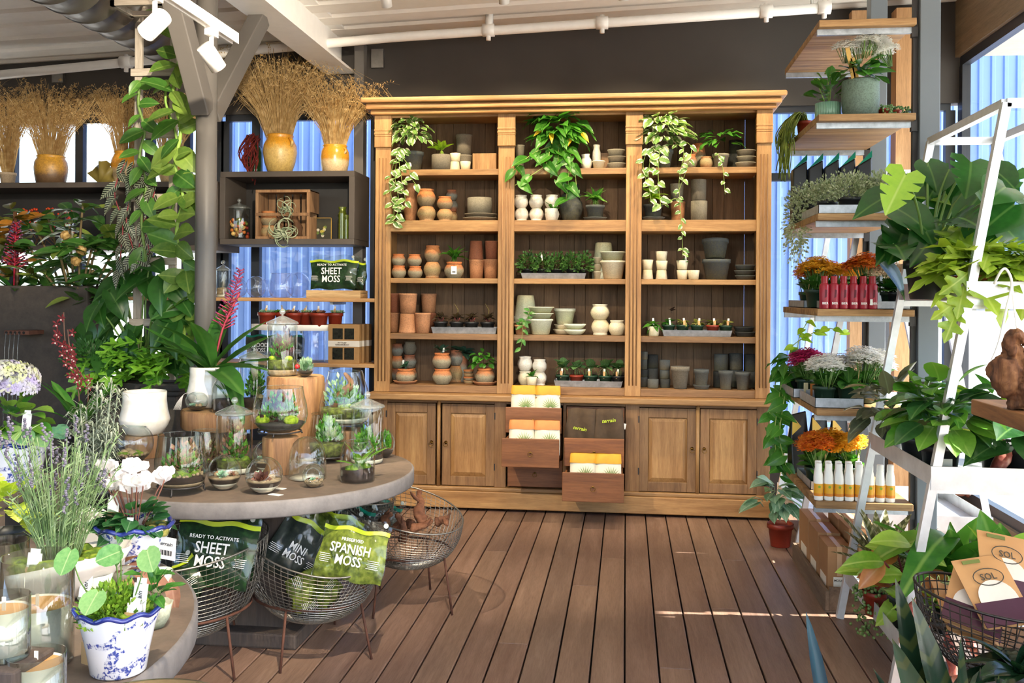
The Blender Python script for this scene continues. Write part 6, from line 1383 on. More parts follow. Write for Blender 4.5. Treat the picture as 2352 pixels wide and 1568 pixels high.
# cyclamen pot
t, wd, h = bluepot(308, 1322, 172, 112, 'blue and white scalloped pot of white cyclamen with hanging price tag', 'cyclamen_pot', Y=2.78)
CYC = leafm('#22502a', '#3f7440', '#8fb088', '#9fb890', rough=.4, ew=.85); mossring(t, wd*.44, h*.92, 30, foli('#5a5a20', '#86813a', '#a89a55', .9, 40, .1))
bush(t, [LM('heart', CYC, .42, .2, .15, .3), LM('round', CYC, .42, .15, .2, .3)], 52, (0,0,h*1.02), (wd*.42,wd*.4,.075), (.045,.062), .6, .1)
PETAL = foli('#f6ecec', '#fdf8f6', '#ffffff', .5, 20, .25)
for i in range(17):
    a = U(0,6.3); r = .085*math.sqrt(U(0,1)); x, y, z = r*cos(a)*1.1, r*sin(a)*.7-.01, h+.125+U(-.03,.045)
    f = O('flower_stem', MB().tube(spline([(x*.3,y*.3,h), (x*.8,y*.8,h+.09), (x,y,z)], 6), .0022, 5), plain('#8a5a4a', .6), t)
    for k in range(5): leafobj(f, LM('spoon', PETAL, .34, .1, .2, 0, .8), (x, y, z), (cos(k*1.256)*.6+U(-.2,.2), sin(k*1.256)*.6-.1, .75+U(-.3,.2)), (0,-1,.3), U(.042,.056), U(-.6,.6), 'petal')
tagstick(t, (-.06,-.03,h), .085, .1, True, True); tagstick(t, (-.0,-.085,h*.85), .05, 0, False, True, .013)
hp = E('x', (0,0,0), None, None); bpy.data.objects.remove(hp)
pt = O('price_tag', MB().box((-.03,-.001,-.035), (.03,.001,.035)), plain('#f4f2ee', .5), t, (wd*.46,-.045,h*.55), (.1,.12,-.35)); label_text('terrain', pt, (-.004,-.002,.014), .017, plain('#5a5a5a'), (pi/2,0,0), .35, 'tag_lettering')
for i in range(12): O('barcode_bar', MB().box((-.02+i*.0032,-.0016,-.022), (-.0188+i*.0032+.0008*(i % 3),-.001,-.006)), plain('#3a3a3a'), pt)
O('tag_string', MB().tube([(0,0,.032),(-.006,.004,.06)], .0012, 4), plain('#222222'), pt)
# lavender in shell dish
lq = at(140, 1258, Y=2.55); lv = E('lavender_dish', (lq.x, 2.55, ZT), 'lavender and moss planted in a white shell shaped dish', 'plant')
fn = lambda a, X, Y_, Z: (X*(1+.22*cos(a))*(1+.04*cos(9*a)), Y_, Z+.035*(cos(a))*(Z > .03))
O('shell_dish', MB().lathe([(0,0),(.07,0),(.1,.02),(.15,.07),(.165,.105),(.158,.105),(.14,.07),(0,.06)], 60, fn=fn), glaze('#efe6da', '#e2d0c0'), lv)
mossring(lv, .12, .09, 34)
mb = MB(); LAV = foli('#6a8a52', '#8fa874', '#b4c29a', .7, 20)
fl = MB()
for i in range(130):
    a = U(0,6.3); r = .10*math.sqrt(U(0,1)); b = V((r*.5*cos(a), r*.5*sin(a), .1)); tip = V((r*1.5*cos(a)+U(-.03,.03), r*1.2*sin(a), .1+U(.14,.36))); q_ = spline([b, b.lerp(tip,.5)+V((0,0,.03)), tip], 6); mb.tube(q_, .0014, 4)
    for k in range(10):
        p = q_[min(len(q_)-1, 1+k//2)].lerp(q_[min(len(q_)-1, 2+k//2)], U(0,1)); d = V((U(-1,1), U(-1,1), U(.2,1.1))).normalized(); x = d.cross(V((.3,1,.2))).normalized()*.0022; L = U(.02,.042); mb.add([p-x, p+x, p+d*L], [(0,1,2)])
    if i % 4 == 0:
        for k in range(9): fl.ball(tip+V((U(-.005,.005), U(-.005,.005), k*.006)), (.005,.005,.004), 5, 0, 4)
O('foliage', mb, LAV, lv, kind='stuff'); O('blossoms', fl, foli('#6a6474', '#807a8a', '#a09aa2', .8, 40), lv, kind='stuff')
tagstick(lv, (-.02,-.105,.055), .085, .05, False, True, .02); tagstick(lv, (.12,-.08,.02), .09, .2, True, False)
# grey rosemary-like shrub
rq = E('silver_rosemary', (xat(215, 3.35, .85), 3.35, ZT), 'silvery upright rosemary behind the cyclamen', 'plant'); O('pot', potmesh('flower', PLBLACK), [], rq, scale=(.14,.14,.13)); mb = MB()
for i in range(16):
    x, y = U(-.09,.10), U(-.06,.06); hh = U(.22,.46); mb.tube([(x*.4,y*.4,.1), (x,y,.1+hh)], .003, 4)
    for k in range(60): u = U(.1,1); p = V((x*.4,y*.4,.1)).lerp(V((x,y,.1+hh)), u); a = U(0,6.3); d = V((cos(a), sin(a), U(-.3,.5))).normalized(); L = U(.035,.06); s = d.cross(V((0,0,1))).normalized()*.0032; m_ = p+d*L*.6+V((0,0,.01)); mb.add([p-s, p+s, m_+s, m_-s, p+d*L-V((0,0,.012))], [(0,1,2,3),(3,2,4)])
O('foliage', mb, foli('#7f8a72', '#a3ab94', '#c9cdb8', .8, 15), rq, kind='stuff')
# small white flowers in low dish
dq = E('white_stonecrop_dish', (xat(200, 3.1, .78), 3.1, ZT), 'low pale dish of tiny white flowers behind the lavender', 'plant'); O('dish', MB().box((-.09,-.05,0), (.09,.05,.05)), glaze('#e6ddd0'), dq, bevel=.006); mb = MB()
for i in range(90): mb.ball((U(-.07,.07), U(-.04,.04), .06+U(0,.05)), U(.005,.009), 6, 0, 4)
O('blossoms', mb, plain('#efe6dc', .6), dq, kind='stuff')
# hydrangea on its stand
st = E('plant_stand', (xat(-20, 3.4, .7), 3.4, 0), 'plain wooden stand under the hydrangea at the left edge', 'stand'); zst = at(40, 1128, Y=3.25).z
O('stand_top', MB().box((-.25,-.2,zst-.06), (.17,.2,zst)), TW, st, bevel=.004)
for sx in (-.22, .14):
    for sy in (-.17, .17): O('leg', MB().box((sx-.02,sy-.02,0), (sx+.02,sy+.02,zst-.06)), TW, st)
t, wd, h = bluepot(38, 1120, 150, 104, 'blue and white scalloped pot with pale hydrangea at the left edge', 'hydrangea_pot', rz=.2, Y=3.35, z=zst+.001)
bush(t, [LM('ell', MIDGREEN, .34, .25, .3), LM('ell', leafm('#5a8a2c','#94b84a'), .34, .25, .3)], 46, (-.01,0,h+.06), (.13,.12,.12), (.06,.10), .6, .0)
for (x, y, z, r, m) in ((-.03,-.03,h+.235,.095, foli('#c0b4d4','#d8d8b0','#c8d07a',.6,22,.2)), (.02,-.05,h+.215,.06, foli('#b8a8d0','#cfcad8','#d8dca0',.6,22,.2))):
    mb = MB()
    for i in range(210):
        a = U(0,6.3); hh = U(-.35,1); q = math.sqrt(max(0,1-hh*hh)); n_ = V((q*cos(a), q*sin(a), hh)); p = V((x,y,z))+V((n_.x*r*1.25, n_.y*r, n_.z*r*.75)); u_ = n_.orthogonal().normalized(); v_ = n_.cross(u_)
        for k in range(4): g = k*pi/2+i; e = (u_*cos(g)+v_*sin(g))*.016; f_ = (u_*cos(g+.8)+v_*sin(g+.8))*.014; mb.add([p, p+e+n_*.003, p+(e+f_)*.75+n_*.004, p+f_+n_*.003], [(0,1,2,3)])
    O('flower_head', mb, m, t)
PLB = leafm('#5f9a7a', '#9fc06a', rough=.3)
for (x, y, z) in ((.06,-.1,h+.05), (.11,-.08,h+.04), (.02,-.12,h+.07), (.15,-.02,h+.06)): leafobj(t, LM('round', PLB, .46, .2, .1), (x,y,z), (.5,-.6,-.3), (0,-.6,1), .075)
tagstick(t, (.06,-.08,h*1.1), .10, 0, False, False)
t = E('lime_coleus', (xat(15, 2.75, .95), 2.75, ZT), 'lime green scalloped leaf plant at the left edge', 'plant'); O('pot', potmesh('flower', PLBLACK), [], t, scale=(.13,.13,.12)); bush(t, [LM('split', leafm('#9ab82a', '#cfd860', '#e0e890'), .42, .2, .2)], 40, (0,0,.17), (.12,.1,.1), (.05,.075), .6, .1)
# dried leaf and ochre bowls near the blue pot
q = at(392, 1440, z=ZT); t = E('scalloped_candle_cup', q, 'small scalloped pale green candle cup at the table edge', 'candle'); fn = lambda a, X, Y_, Z: (X*(1+.04*cos(10*a)*(Z > .03)), Y_*(1+.04*cos(10*a)*(Z > .03)), Z)
q.x -= .05; t.location = q; O('cup', MB().lathe([(0,0),(.03,0),(.042,.02),(.05,.06),(.046,.06),(.038,.03),(0,.028)], 60, fn=fn), aged(((0,'#8a9480'),(1,'#b8b8a0')), .5), t); O('wax', MB().lathe([(0,.048),(.045,.048)], 24), plain('#efe0c0', .5), t)
q = at(400, 1400, z=ZT); t = E('curled_dry_leaf', (q.x-.02, q.y+.06, ZT), 'curling reddish dry leaf hanging at the table edge', 'leaf'); DRY = leafm('#8a5a4a', '#b08068', '#c9a088', rough=.6)
for (d, s, b) in (((.8,-.3,.1), .15, (-.13,.0,.07)), ((.5,-.6,.05), .11, (-.15,-.02,.06)), ((.3,-.3,-.9), .10, (.0,-.04,.08))): leafobj(t, LM('lance', DRY, .2, .5, .5), b, d, (0,-.3,1), s)
for i, (px, py, wp, hp, m, lab) in enumerate(((215, 1372, 90, 60, CELAD, 'low celadon pot behind the front blue pot'), (205, 1320, 60, 40, TDARK, 'brown coconut shell bowl between the blue pots'), (368, 1355, 56, 50, CELAD, 'little cream pot holding reddish leaves'))):
    q = at(px, py, z=ZT); k = q.y/2200; O('small_bowl', potmesh('bowl' if i == 1 else 'cup', m), [], None, q, scale=(wp*k, wp*k, hp*k), label=lab, cat='bowl')
q = at(268, 1330, z=ZT); t = E('reddish_plant', q, 'small reddish leaved plant with white tag between blue pots', 'plant'); rosette(t, [LM('ell', DRY, .25, .3, .3)], 14, (0,0,.03), (.06,.11), (10,60)); O('pot', potmesh('cup', CREAM), [], t, scale=(.09,.09,.05)); tagstick(t, (.02,-.03,.02), .10, .15, True, False)
# candles
CWAX = plain('#e6e6dc', .35, 0, .05); CGL = glass('#f2f6f4', 1.5)
def candle(px, py, wpx, hpx, fillf, label, wick=True, Y=None, z=ZT):
    q = at(px, py, z=z) if Y is None else V((xat(px, Y, z), Y, z)); k = q.y/2200*1.0; r, h = wpx*k/2, hpx*k
    t = E('jar_candle', q, label, 'candle', 'glass jar candles on the near table')
    O('glass_jar', MB().lathe([(0,.0),(r*.96,0),(r,.006),(r,h),(r*.97,h),(r*.96,.01),(0,.01)], 48), CGL, t)
    O('wax', MB().lathe([(0,.011),(r*.95,.011),(r*.95,h*fillf),(r*.9,h*fillf-.004)], 40), CWAX, t); O('wax_top', MB().lathe([(0,h*fillf-.006),(r*.9,h*fillf-.004)], 40), plain('#c99a62', .5, 0, .15, 20), t)
    if wick: O('wick', MB().box((-.004,-.001,h*fillf-.006), (.004,.001,h*fillf+.022)), plain('#e8dcc8'), t)
candle(85, 1520, 168, 262, .55, 'widest tall half-empty jar candle at the back of the candle group')
candle(82, 1640, 138, 150, .86, 'low jar candle with wooden wick at the bottom edge')
t = E('candle_block', at(12, 1640, z=ZT), 'dark wooden block raising the leftmost candle', 'block'); O('block', MB().box((-.075,-.07,0), (.065,.07,.115)), DW, t, bevel=.005)
candle(8, 1500, 122, 150, .8, 'leftmost jar candle raised above the others', True, at(12, 1640, z=ZT).y, ZT+.117)
candle(12, 1362, 108, 130, .35, 'rear jar candle cut by the left edge', False)
q = at(205, 1525, z=ZT); O('kraft_tent_card', MB().add([(0,0,0),(.07,-.03,0),(.045,-.015,.05),(.0,.0,.05)], [(0,1,2),(0,2,3)]), plain('#c9a878', .7), None, q+V((-.02,0,.001)), label='torn kraft paper card between candles and blue pot', cat='card').modifiers.new('s', 'SOLIDIFY').thickness = .001
# round tray at the bottom edge
rt = V((xat(350, 1.55, .8), 1.50, 0)); t = E('metal_rim_stool', rt, 'round pale metal rimmed tray table at the bottom edge', 'tray table'); zt_ = .62
rr = .15; zt_ = at(350, 1556, Y=1.65).z; O('tray', MB().lathe([(0,zt_-.03),(rr-.01,zt_-.03),(rr,zt_-.01),(rr+.004,zt_),(rr-.004,zt_),(rr-.012,zt_-.022),(0,zt_-.022)], 48), metal('#b8a888', .35), t); O('pole', MB().tube([(0,0,.0),(0,0,zt_-.03)], .015, 10), BLACKM, t); O('base', MB().lathe([(0,0),(.12,0),(.12,.015),(0,.02)], 28), BLACKM, t)
# ------------------------------------------------------------------ right side: posts, wooden shelves
POSTM = plain('#666d72', .4, 0, .1, 4)
for y, lab in ((5.06, 'nearer grey steel post carrying the wooden shelves'), (6.06, 'farther grey steel post carrying the wooden shelves')):
    t = E('steel_post', (1.52, y, 0), lab, 'post'); O('tube', MB().box((-.05,0,0), (.05,.1,cz(1.52)+.02)), POSTM, t, bevel=.004); O('slotted_strip', MB().box((-.075,.03,.2), (-.05,.06,3.3)), BLACKM, t)
SZ = [3.02, 2.54, 2.035, 1.548, 1.04, .567]; SX0, SX1, SY0, SY1 = .968, 1.445, 5.03, 6.1
SWD = wood('#6f5030', '#9a7446', '#bf9a66', 'x', .6, 1.4)
words = ('topmost', 'second', 'third', 'fourth', 'fifth', 'lowest')
cont = ('empty', 'with white kalanchoe', 'with silvery thyme', 'with red bottles', 'with pink and white flowers', 'with white bottles')
for i, z in enumerate(SZ):
    t = E('wooden_wall_shelf', (SX0, SY0, z-.035), words[i]+' wooden bracket shelf '+cont[i]+' right of cabinet', 'shelf', 'wooden bracket shelves')
    W_ = (SX1-SX0)
    for k in range(3): O('shelf_board', MB().box((0, k*(SY1-SY0)/3+.001, 0), (W_, (k+1)*(SY1-SY0)/3-.001, .035)), SWD, t, bevel=.003)
    for y in (.05, SY1-SY0-.06): O('bracket_bar', MB().box((.0, y, -.03), (W_+.0, y+.022, 0)), GALV, t); O('bracket_hook', MB().box((W_-.01, y-.004, -.05), (W_+.02, y+.026, .0)), BLACKM, t)
def onshelf(i, px, dy): # x on shelf i at depth SY0+dy
    return V((xat(px, SY0+dy, SZ[i]+.05), SY0+dy, SZ[i]+.001))
# kalanchoe
KAL = leafm('#2f5f22', '#4f8a35', '#79a852', rough=.35)
@memo
def blooms(cols, n=150, r=.075, seed=1):
    mb = MB(); c = foli(cols[0], cols[1], cols[2], .6, 30, .3)
    for i in range(n):
        a = U(0,6.3); q = math.sqrt(U(0,1)); cl = V((r*q*cos(a), r*q*sin(a), .035*(1-q*q)+U(-.02,.012))); n_ = V((cl.x*4, cl.y*4, 1)).normalized(); u_ = n_.orthogonal().normalized(); v_ = n_.cross(u_)
        for k in range(4): g = k*pi/2+i; mb.add([cl, cl+(u_*cos(g-.4)+v_*sin(g-.4))*.013, cl+(u_*cos(g)+v_*sin(g))*.02+n_*.003, cl+(u_*cos(g+.4)+v_*sin(g+.4))*.013], [(0,1,2,3)])
    for i in range(14): a = U(0,6.3); q = r*U(.2,.9); mb.tube([(q*.3*cos(a), q*.3*sin(a), -.10), (q*cos(a), q*sin(a), -.005)], .0018, 4, 1)
    return mb.mesh('blossoms', [c, STEM])
PSQ = plain('#223a2b', .45)
def kal(pos, cols, label, s=1.0, pot_='plant', pm=None, tagged=True, hb=.17, pw=.105, group='kalanchoes on the wooden shelves', nl=16):
    t = E('kalanchoe', pos, label, 'plant', group, U(0,6)); O('pot', potmesh(pot_, pm or PSQ), [], t, scale=(pw*s, pw*s, .085*s)); O('soil', MB().lathe([(0,.072*s),(pw*.42*s,.072*s)], 14), SOIL, t)
    rosette(t, [LM('round', KAL, .38, .2, .2, .2), LM('spoon', KAL, .3, .3, .2, .1)], nl, (0,0,.085*s), (.06*s,.095*s), (-5,65), out=.015)
    if cols:
        for k, (x, y, z) in enumerate(((0,0,hb), (.035,.02,hb-.02), (-.035,-.02,hb-.015))): O('blossoms', blooms(cols, seed=k), [], t, (x*s, y*s, z*s+.0), (U(-.2,.2),U(-.2,.2),U(0,6)), (s,)*3, kind='stuff')
    if tagged: O('plant_tag', MB().box((-.008,-.001,0), (.008,.001,.085)), plain('#c9a26a', .6), t, (.03*s,-.03*s,.075*s), (U(-.2,.2),U(-.2,.2),0))
    return t
WHF = ('#ecebdf', '#f8f6f0', '#ffffff'); ORF = ('#c9541a', '#e8821f', '#f2b02c'); YLF = ('#d8951a', '#f0b824', '#f7d54a'); PKF = ('#a81848', '#c92a6a', '#d84a90'); PEF = ('#d8b890', '#ecd8b0', '#f4ead0')
# second shelf
CRK = aged(((0,'#5f7468'),(.5,'#7d9484'),(1,'#8aa090')), .4, .6, 4, .5, '#3a3a2c', .6); RIB = glaze('#7fa890', '#6f9a84', .3)
p = onshelf(1, 1976, .14); t = kal(p, None, 'white kalanchoe in large crackled green pot on the second wooden shelf', 1.0, 'tumb', CRK, False, nl=0, pw=.01)
for o in list(t.children): bpy.data.objects.remove(o)
O('pot', potmesh('tumb', CRK, 40), [], t, scale=(.19,.19,.195)); O('soil', MB().lathe([(0,.17),(.085,.17)], 16), SOIL, t)
bush(t, [LM('round', KAL, .38, .25, .2, .2), LM('spoon', KAL, .32, .3, .2, .2)], 24, (0,0,.22), (.09,.09,.07), (.07,.12), .5, .15)
for x, y, z in ((-.08,-.02,.37), (-.02,.03,.37), (.06,-.03,.40), (.09,.02,.39), (.12,-.02,.34), (.02,-.06,.38)): O('blossoms', blooms(WHF), [], t, (x,y,z), (U(-.3,.3),U(-.3,.3),U(0,6)), (.85,)*3, kind='stuff')
t.rotation_euler = (0,0,0)
for x, hh in ((-.05,.17), (-.035,.11)): O('wooden_stick_tag', MB().box((-.011,-.002,0), (.011,.002,hh)), plain('#c9a050', .6), t, (x,-.07,.19), (.0,-.2,0))
p = onshelf(1, 1902, .22); t = E('ribbed_pot_plant', p, 'budding green plant in ribbed celadon pot on the second wooden shelf', 'plant')
O('pot', MB().lathe([(0,0),(.066,0),(.066,.095),(.06,.095),(.05,.08),(0,.08)], 96, fn=lambda a, X, Y_, Z: (X*(1+.03*cos(30*a)), Y_*(1+.03*cos(30*a)), Z)), RIB, t)
bush(t, [LM('spoon', KAL, .34, .2, .2, .2)], 28, (0,0,.13), (.07,.07,.09), (.06,.09), .5, -.2); mb = MB()
for x, z in ((.0,.26), (-.06,.22), (.02,.24)):
    mb.tube([(x*.3,0,.1), (x,0,z)], .003, 5)
    for k in range(24): mb.ball((x+U(-.015,.015), U(-.015,.015), z+U(-.005,.008)), .0045, 5, 0, 4)
O('flower_buds', mb, foli('#6f9a3a', '#94b850', '#b0c86a', .6, 40), t, kind='stuff')
for i, px in enumerate((2030, 2058, 2082)):
    p = onshelf(1, px, .16+.04*i); t = E('tiny_succulent', p, 'tiny trailing succulent beside the crackled pot, '+('nearest in red pot','second in red pot','last in grey pot')[i], 'plant', 'tiny succulents'); O('pot', potmesh('plant', PLRED if i < 2 else plain('#4a5a62')), [], t, scale=(.06,.06,.05)); mb = MB()
    for k in range(60): mb.ball((U(-.035,.035), U(-.04,.03), .05+U(-.03,.02)), .006, 5, 0, 4)
    O('beads', mb, foli('#5f8a4a', '#86aa6a', '#a9c48a'), t, kind='stuff')
p = onshelf(1, 1838, .72); t = E('mistletoe_cactus', p, 'hanging mistletoe cactus in red pot at the second shelf edge', 'plant'); t.location.x = SX0+.06; O('pot', potmesh('plant', PLRED), [], t, scale=(.10,.10,.09)); mb = MB()
for i in range(70):
    a = U(-2.6, .6); p0 = V((U(-.02,.02), U(-.02,.02), .08)); r = U(.06,.12); L = U(.08,.34)
    mb.tube(spline([p0, p0+V((-r*.5, U(-.08,.08), .05)), p0+V((-r-.02, U(-.14,.1), -.05)), p0+V((-r-.05*U(0,1), U(-.16,.1), -L))], 9), .0035, 4)
O('stems', mb, foli('#5a6a20', '#7f8f2c', '#a3ac48', .6, 20), t, kind='stuff')
# third shelf: silvery thyme in tray, black bags behind
def shtray(i, pa, pb, dy0, dy1, h, label):
    a, b = onshelf(i, pa, dy0).x, onshelf(i, pb, dy0).x; y0, y1 = SY0+dy0, SY0+dy1; z = SZ[i]+.001
    O('galvanized_tray', MB().box((a,y0,z),(b,y1,z+.003)).box((a,y0,z),(b,y0+.003,z+h)).box((a,y1-.003,z),(b,y1,z+h)).box((a,y0,z),(a+.003,y1,z+h)).box((b-.003,y0,z),(b,y1,z+h)), GALV, label=label, cat='tray')
shtray(2, 1880, 2092, .03, .50, .045, 'galvanized tray of silvery thyme on the third wooden shelf')
THY = foli('#7f8f5a', '#a9b48a', '#dcdcc0', .7, 60, .2)
for i, (px, dy, rx) in enumerate(((1850, .62, .13), (1900, .34, .11), (1950, .14, .12), (2000, .2, .11), (2045, .12, .12))):
    p = onshelf(2, px, dy); p.x = max(p.x, SX0+.07) ; p.z += .004; t = E('variegated_thyme', p, 'silvery variegated thyme in black pot, '+('first, trailing over the shelf end,','second','third','fourth','fifth')[i]+' from the left', 'plant', 'thyme pots on third shelf'); O('pot', potmesh('plant', PLBLACK), [], t, scale=(.11,.11,.09)); mb = MB()
    tufts(mb, 620, crown((0,0,.12), (rx,.10,.11), -.5, .8, .3), (.014,.026), (.005,.008))
    if i == 0: tufts(mb, 700, crown((-.08,-.05,-.05), (.07,.14,.22), -1, .5, -.2), (.014,.026), (.005,.008)); t.location.z += 0
    O('foliage', mb, THY, t, kind='stuff')
BAGB = plain('#17181a', .35); BAGY = plain('#d8b23a', .4)
for i in range(5):
    p = onshelf(2, 1830+i*38, .84-.03*i); p.x = SX0+.05+.085*i; t = E('soil_bag', p, 'black soil bag with teal peak, '+('first','second','third','fourth','fifth')[i]+' in the row behind the thyme', 'bag', 'black bags on third shelf'); w_ = .045
    mb = MB(); vs = [(-w_,-.06,0),(w_,-.06,0),(w_,.06,0),(-w_,.06,0),(-w_*.9,-.04,.33),(w_*.9,-.04,.38),(w_*.9,.04,.38),(-w_*.9,.04,.33)]; mb.add(vs, [(0,3,2,1),(4,5,6,7),(0,1,5,4),(1,2,6,5),(2,3,7,6),(3,0,4,7)]); O('bag_body', mb, BAGB, t, bevel=.008)
    O('teal_top', MB().add([(-w_*.9,-.042,.33),(w_*.9,-.042,.38),(w_*.95,-.03,.42),(-w_*.5,-.03,.345)], [(0,1,2,3)]), TEALM, t)
# fourth shelf: kalanchoes and red bottles
shtray(3, 1900, 2092, .03, .30, .04, 'galvanized tray behind the red bottles on the fourth wooden shelf'); shtray(3, 1846, 2010, .45, .95, .04, 'rear galvanized tray of orange flowers on the fourth wooden shelf')
for i, (px, dy, c, s) in enumerate(((1850, .58, ORF, 1.0), (1868, .36, YLF, 1.15), (1905, .72, ORF, 1.1), (1925, .44, YLF, 1.0), (1958, .62, ORF, 1.1), (1985, .24, ORF, 1.2), (2045, .16, PEF, 1.0))):
    p = onshelf(3, px, dy); p.x = max(p.x, SX0+.06); p.z += .004; kal(p, c, ('orange','yellow','deep orange','golden','tall orange','amber','pale peach')[i]+' kalanchoe on the fourth wooden shelf behind red bottles', s, hb=.20)
REDM = plain('#96162a', .35); 
for i, px in enumerate((1894, 1916, 1938, 1961, 1983, 2004)):
    p = onshelf(3, px, .022); t = E('red_spray_bottle', (p.x, SY0+.028, p.z), 'red bottle on fourth shelf, '+('leftmost','second from left','third from left','fourth from left','fifth from left','rightmost, turned to show its label')[i], 'bottle', 'red bottles on fourth shelf')
    O('bottle', MB().lathe([(0,0),(.024,0),(.0255,.004),(.0255,.118),(.02,.128),(.015,.131),(0,.131)], 24), REDM, t); O('cap', MB().lathe([(.0165,.13),(.0165,.166),(.015,.168),(0,.168)], 20), plain('#96141f', .4), t)
    label_text('BIER' if i < 5 else 'ABER', t, (.0,-.026,.028), .016, WHT, (pi/2,0,0), name='lettering')
    if i == 5: O('back_label', MB().box((-.016,-.0262,.02), (-.004,-.0256,.05)), WHT, t)
    O('printed_figure', MB().add([(-.004,-.0262,.055),(.006,-.0262,.06),(.009,-.0262,.095),(-.001,-.0262,.1)], [(0,1,2,3)]), plain('#5a1020'), t)
p = onshelf(3, 2086, .14); t = E('dark_shrub_pot', p, 'dark green leafy plant at the right end of fourth shelf', 'plant'); t.location.x = SX1-.06; O('pot', potmesh('plant', PLBLACK), [], t, scale=(.10,.10,.09)); rosette(t, [LM('round', DKGREEN, .36, .2, .2, .3)], 20, (0,0,.10), (.06,.1), (0,75), out=.02)
# fifth shelf
shtray(4, 1872, 1985, .03, .46, .05, 'front galvanized tray of flowers on the fifth wooden shelf'); shtray(4, 1822, 1880, .52, 1.0, .05, 'rear galvanized tray of pink flowers on the fifth wooden shelf')
for i, (px, dy, c, s) in enumerate(((1838, .62, PKF, 1.15), (1862, .78, PKF, 1.1), (1893, .18, WHF, 1.15), (1920, .36, WHF, 1.1), (1950, .20, None, 1.25), (1985, .3, WHF, 1.3), (2015, .45, WHF, 1.2))):
    p = onshelf(4, px, dy); p.x = max(p.x, SX0+.06); p.z += .004; kal(p, c, ('magenta','crimson','cream white','small white','leafy flowerless','tall snow white','bright white')[i]+' kalanchoe on the fifth wooden shelf', s, hb=.19)
for i, px in enumerate((1850, 1866)): p = onshelf(4, px, .46); p.x = SX0+.03+.035*i; O('seed_packet', MB().box((-.012,-.003,0), (.012,.003,.09)), plain(('#d8cda0', '#c9742a')[i], .6), None, p, (0,0,.4), label=('cream','orange')[i]+' seed packet at the fifth shelf edge', cat='packet')
p = onshelf(4, 1800, .95); t = E('hanging_pothos', (SX0+.07, 5.98, SZ[4]+.001), 'pothos trailing past the cabinet corner from the fifth shelf', 'plant'); O('pot', potmesh('plant', PLBLACK), [], t, scale=(.13,.13,.11)); bush(t, H(POTHOS,.36), 26, (-.03,0,.14), (.13,.12,.10), (.08,.12), .6, .3)
for k, (x, y, L) in enumerate(((-.10,-.02,.5), (-.13,-.08,.42), (-.08,.04,.55), (-.15,.03,.35), (-.11,-.14,.45))): vine(t, [(0,0,.1), (x*.7,y,.10), (x,y,-.1), (x-.02,y-.03,-L*.6), (x-.01+.03*k*.3,y,-L)], H(POTHOS,.36), 10, (.075,.115), VINE, .003, .5)
vine(t, [(0,0,.1), (-.05,-.04,.25), (.06,-.05,.34), (.16,-.06,.38), (.28,-.06,.36)], H(NEON,.34), 9, (.05,.075), VINE, .003, .2)
vine(t, [(0,0,.1), (.0,-.02,.3), (.05,-.03,.42)], H(NEON,.34), 6, (.05,.075), VINE, .003, .2)
# lowest shelf
shtray(5, 1862, 1892, .30, .72, .045, 'galvanized tray of orange flowers on the lowest wooden shelf')
for i, (px, dy, c, s) in enumerate(((1868, .42, ORF, 1.2), (1905, .52, YLF, 1.25), (1950, .46, YLF, 1.2), (1870, .66, ORF, 1.1))):
    p = onshelf(5, px, dy); p.x = max(p.x, SX0+.08+.08*(i == 1)); p.z += .004; kal(p, c, ('bright orange','golden yellow','pale yellow','rear orange')[i]+' kalanchoe on the lowest wooden shelf behind bottles', s, hb=.20)
for i in range(4):
    p = onshelf(5, 1850+40*i, .86-.03*i); p.x = SX0+.06+.11*i; t = E('potting_mix_bag', p, 'black potting mix bag with yellow corner, '+('first','second','third','fourth')[i]+' on the lowest shelf', 'bag', 'potting mix bags on lowest shelf', .2); mb = MB(); w_ = .05
    vs = [(-w_,-.05,0),(w_,-.05,0),(w_,.05,0),(-w_,.05,0),(-w_*1.1,-.03,.2),(w_*1.1,-.03,.2),(w_*1.1,.03,.2),(-w_*1.1,.03,.2),(-w_*.8,-.008,.34),(w_*.9,-.008,.36),(w_*.9,.008,.36),(-w_*.8,.008,.34)]; mb.add(vs, [(0,3,2,1),(0,1,5,4),(1,2,6,5),(2,3,7,6),(3,0,4,7),(4,5,9,8),(5,6,10,9),(6,7,11,10),(7,4,8,11),(8,9,10,11)]); O('bag_body', mb, BAGB, t, bevel=.006); O('yellow_corner', MB().add([(-w_*1.0,-.033,.22),(w_*.2,-.022,.27),(-w_*.8,-.011,.33)], [(0,1,2)]), BAGY, t)
BW = plain('#f4f2ea', .35, 0, .03); BY = plain('#e2a41f', .5); n_ = 0
for row in range(2):
    for i in range(8):
        if row and i > 5: continue
        y = SY0+.045+.075*row; x = onshelf(5, 1880+i*23.5, .045).x+row*.012; 
        t = E('fertilizer_bottle', (x, y, SZ[5]+.001), 'white plant food bottle with yellow label, '+('front' if row == 0 else 'rear')+' row '+('first','second','third','fourth','fifth','sixth','seventh','eighth')[i]+' from left', 'bottle', 'white bottles on lowest shelf')
        O('bottle', MB().lathe([(0,0),(.022,0),(.0235,.004),(.0235,.105),(.021,.13),(.0165,.155),(.0165,.158),(0,.158)], 24), BW, t); O('cap', MB().lathe([(.0172,.157),(.0165,.186),(.014,.189),(0,.189)], 18), BW, t)
        if row == 0: O('yellow_label', MB().lathe([(.0238,.022),(.0238,.085)], 24), BY, t); O('orange_band', MB().lathe([(.024,.022),(.024,.036)], 24), plain('#d8821f', .5), t); O('green_logo', MB().lathe([(0,0),(.007,0)], 10, T=M.Translation((0,-.0242,.07)) @ M.Rotation(pi/2, 4, 'X')), plain('#7fa82a', .5), t)
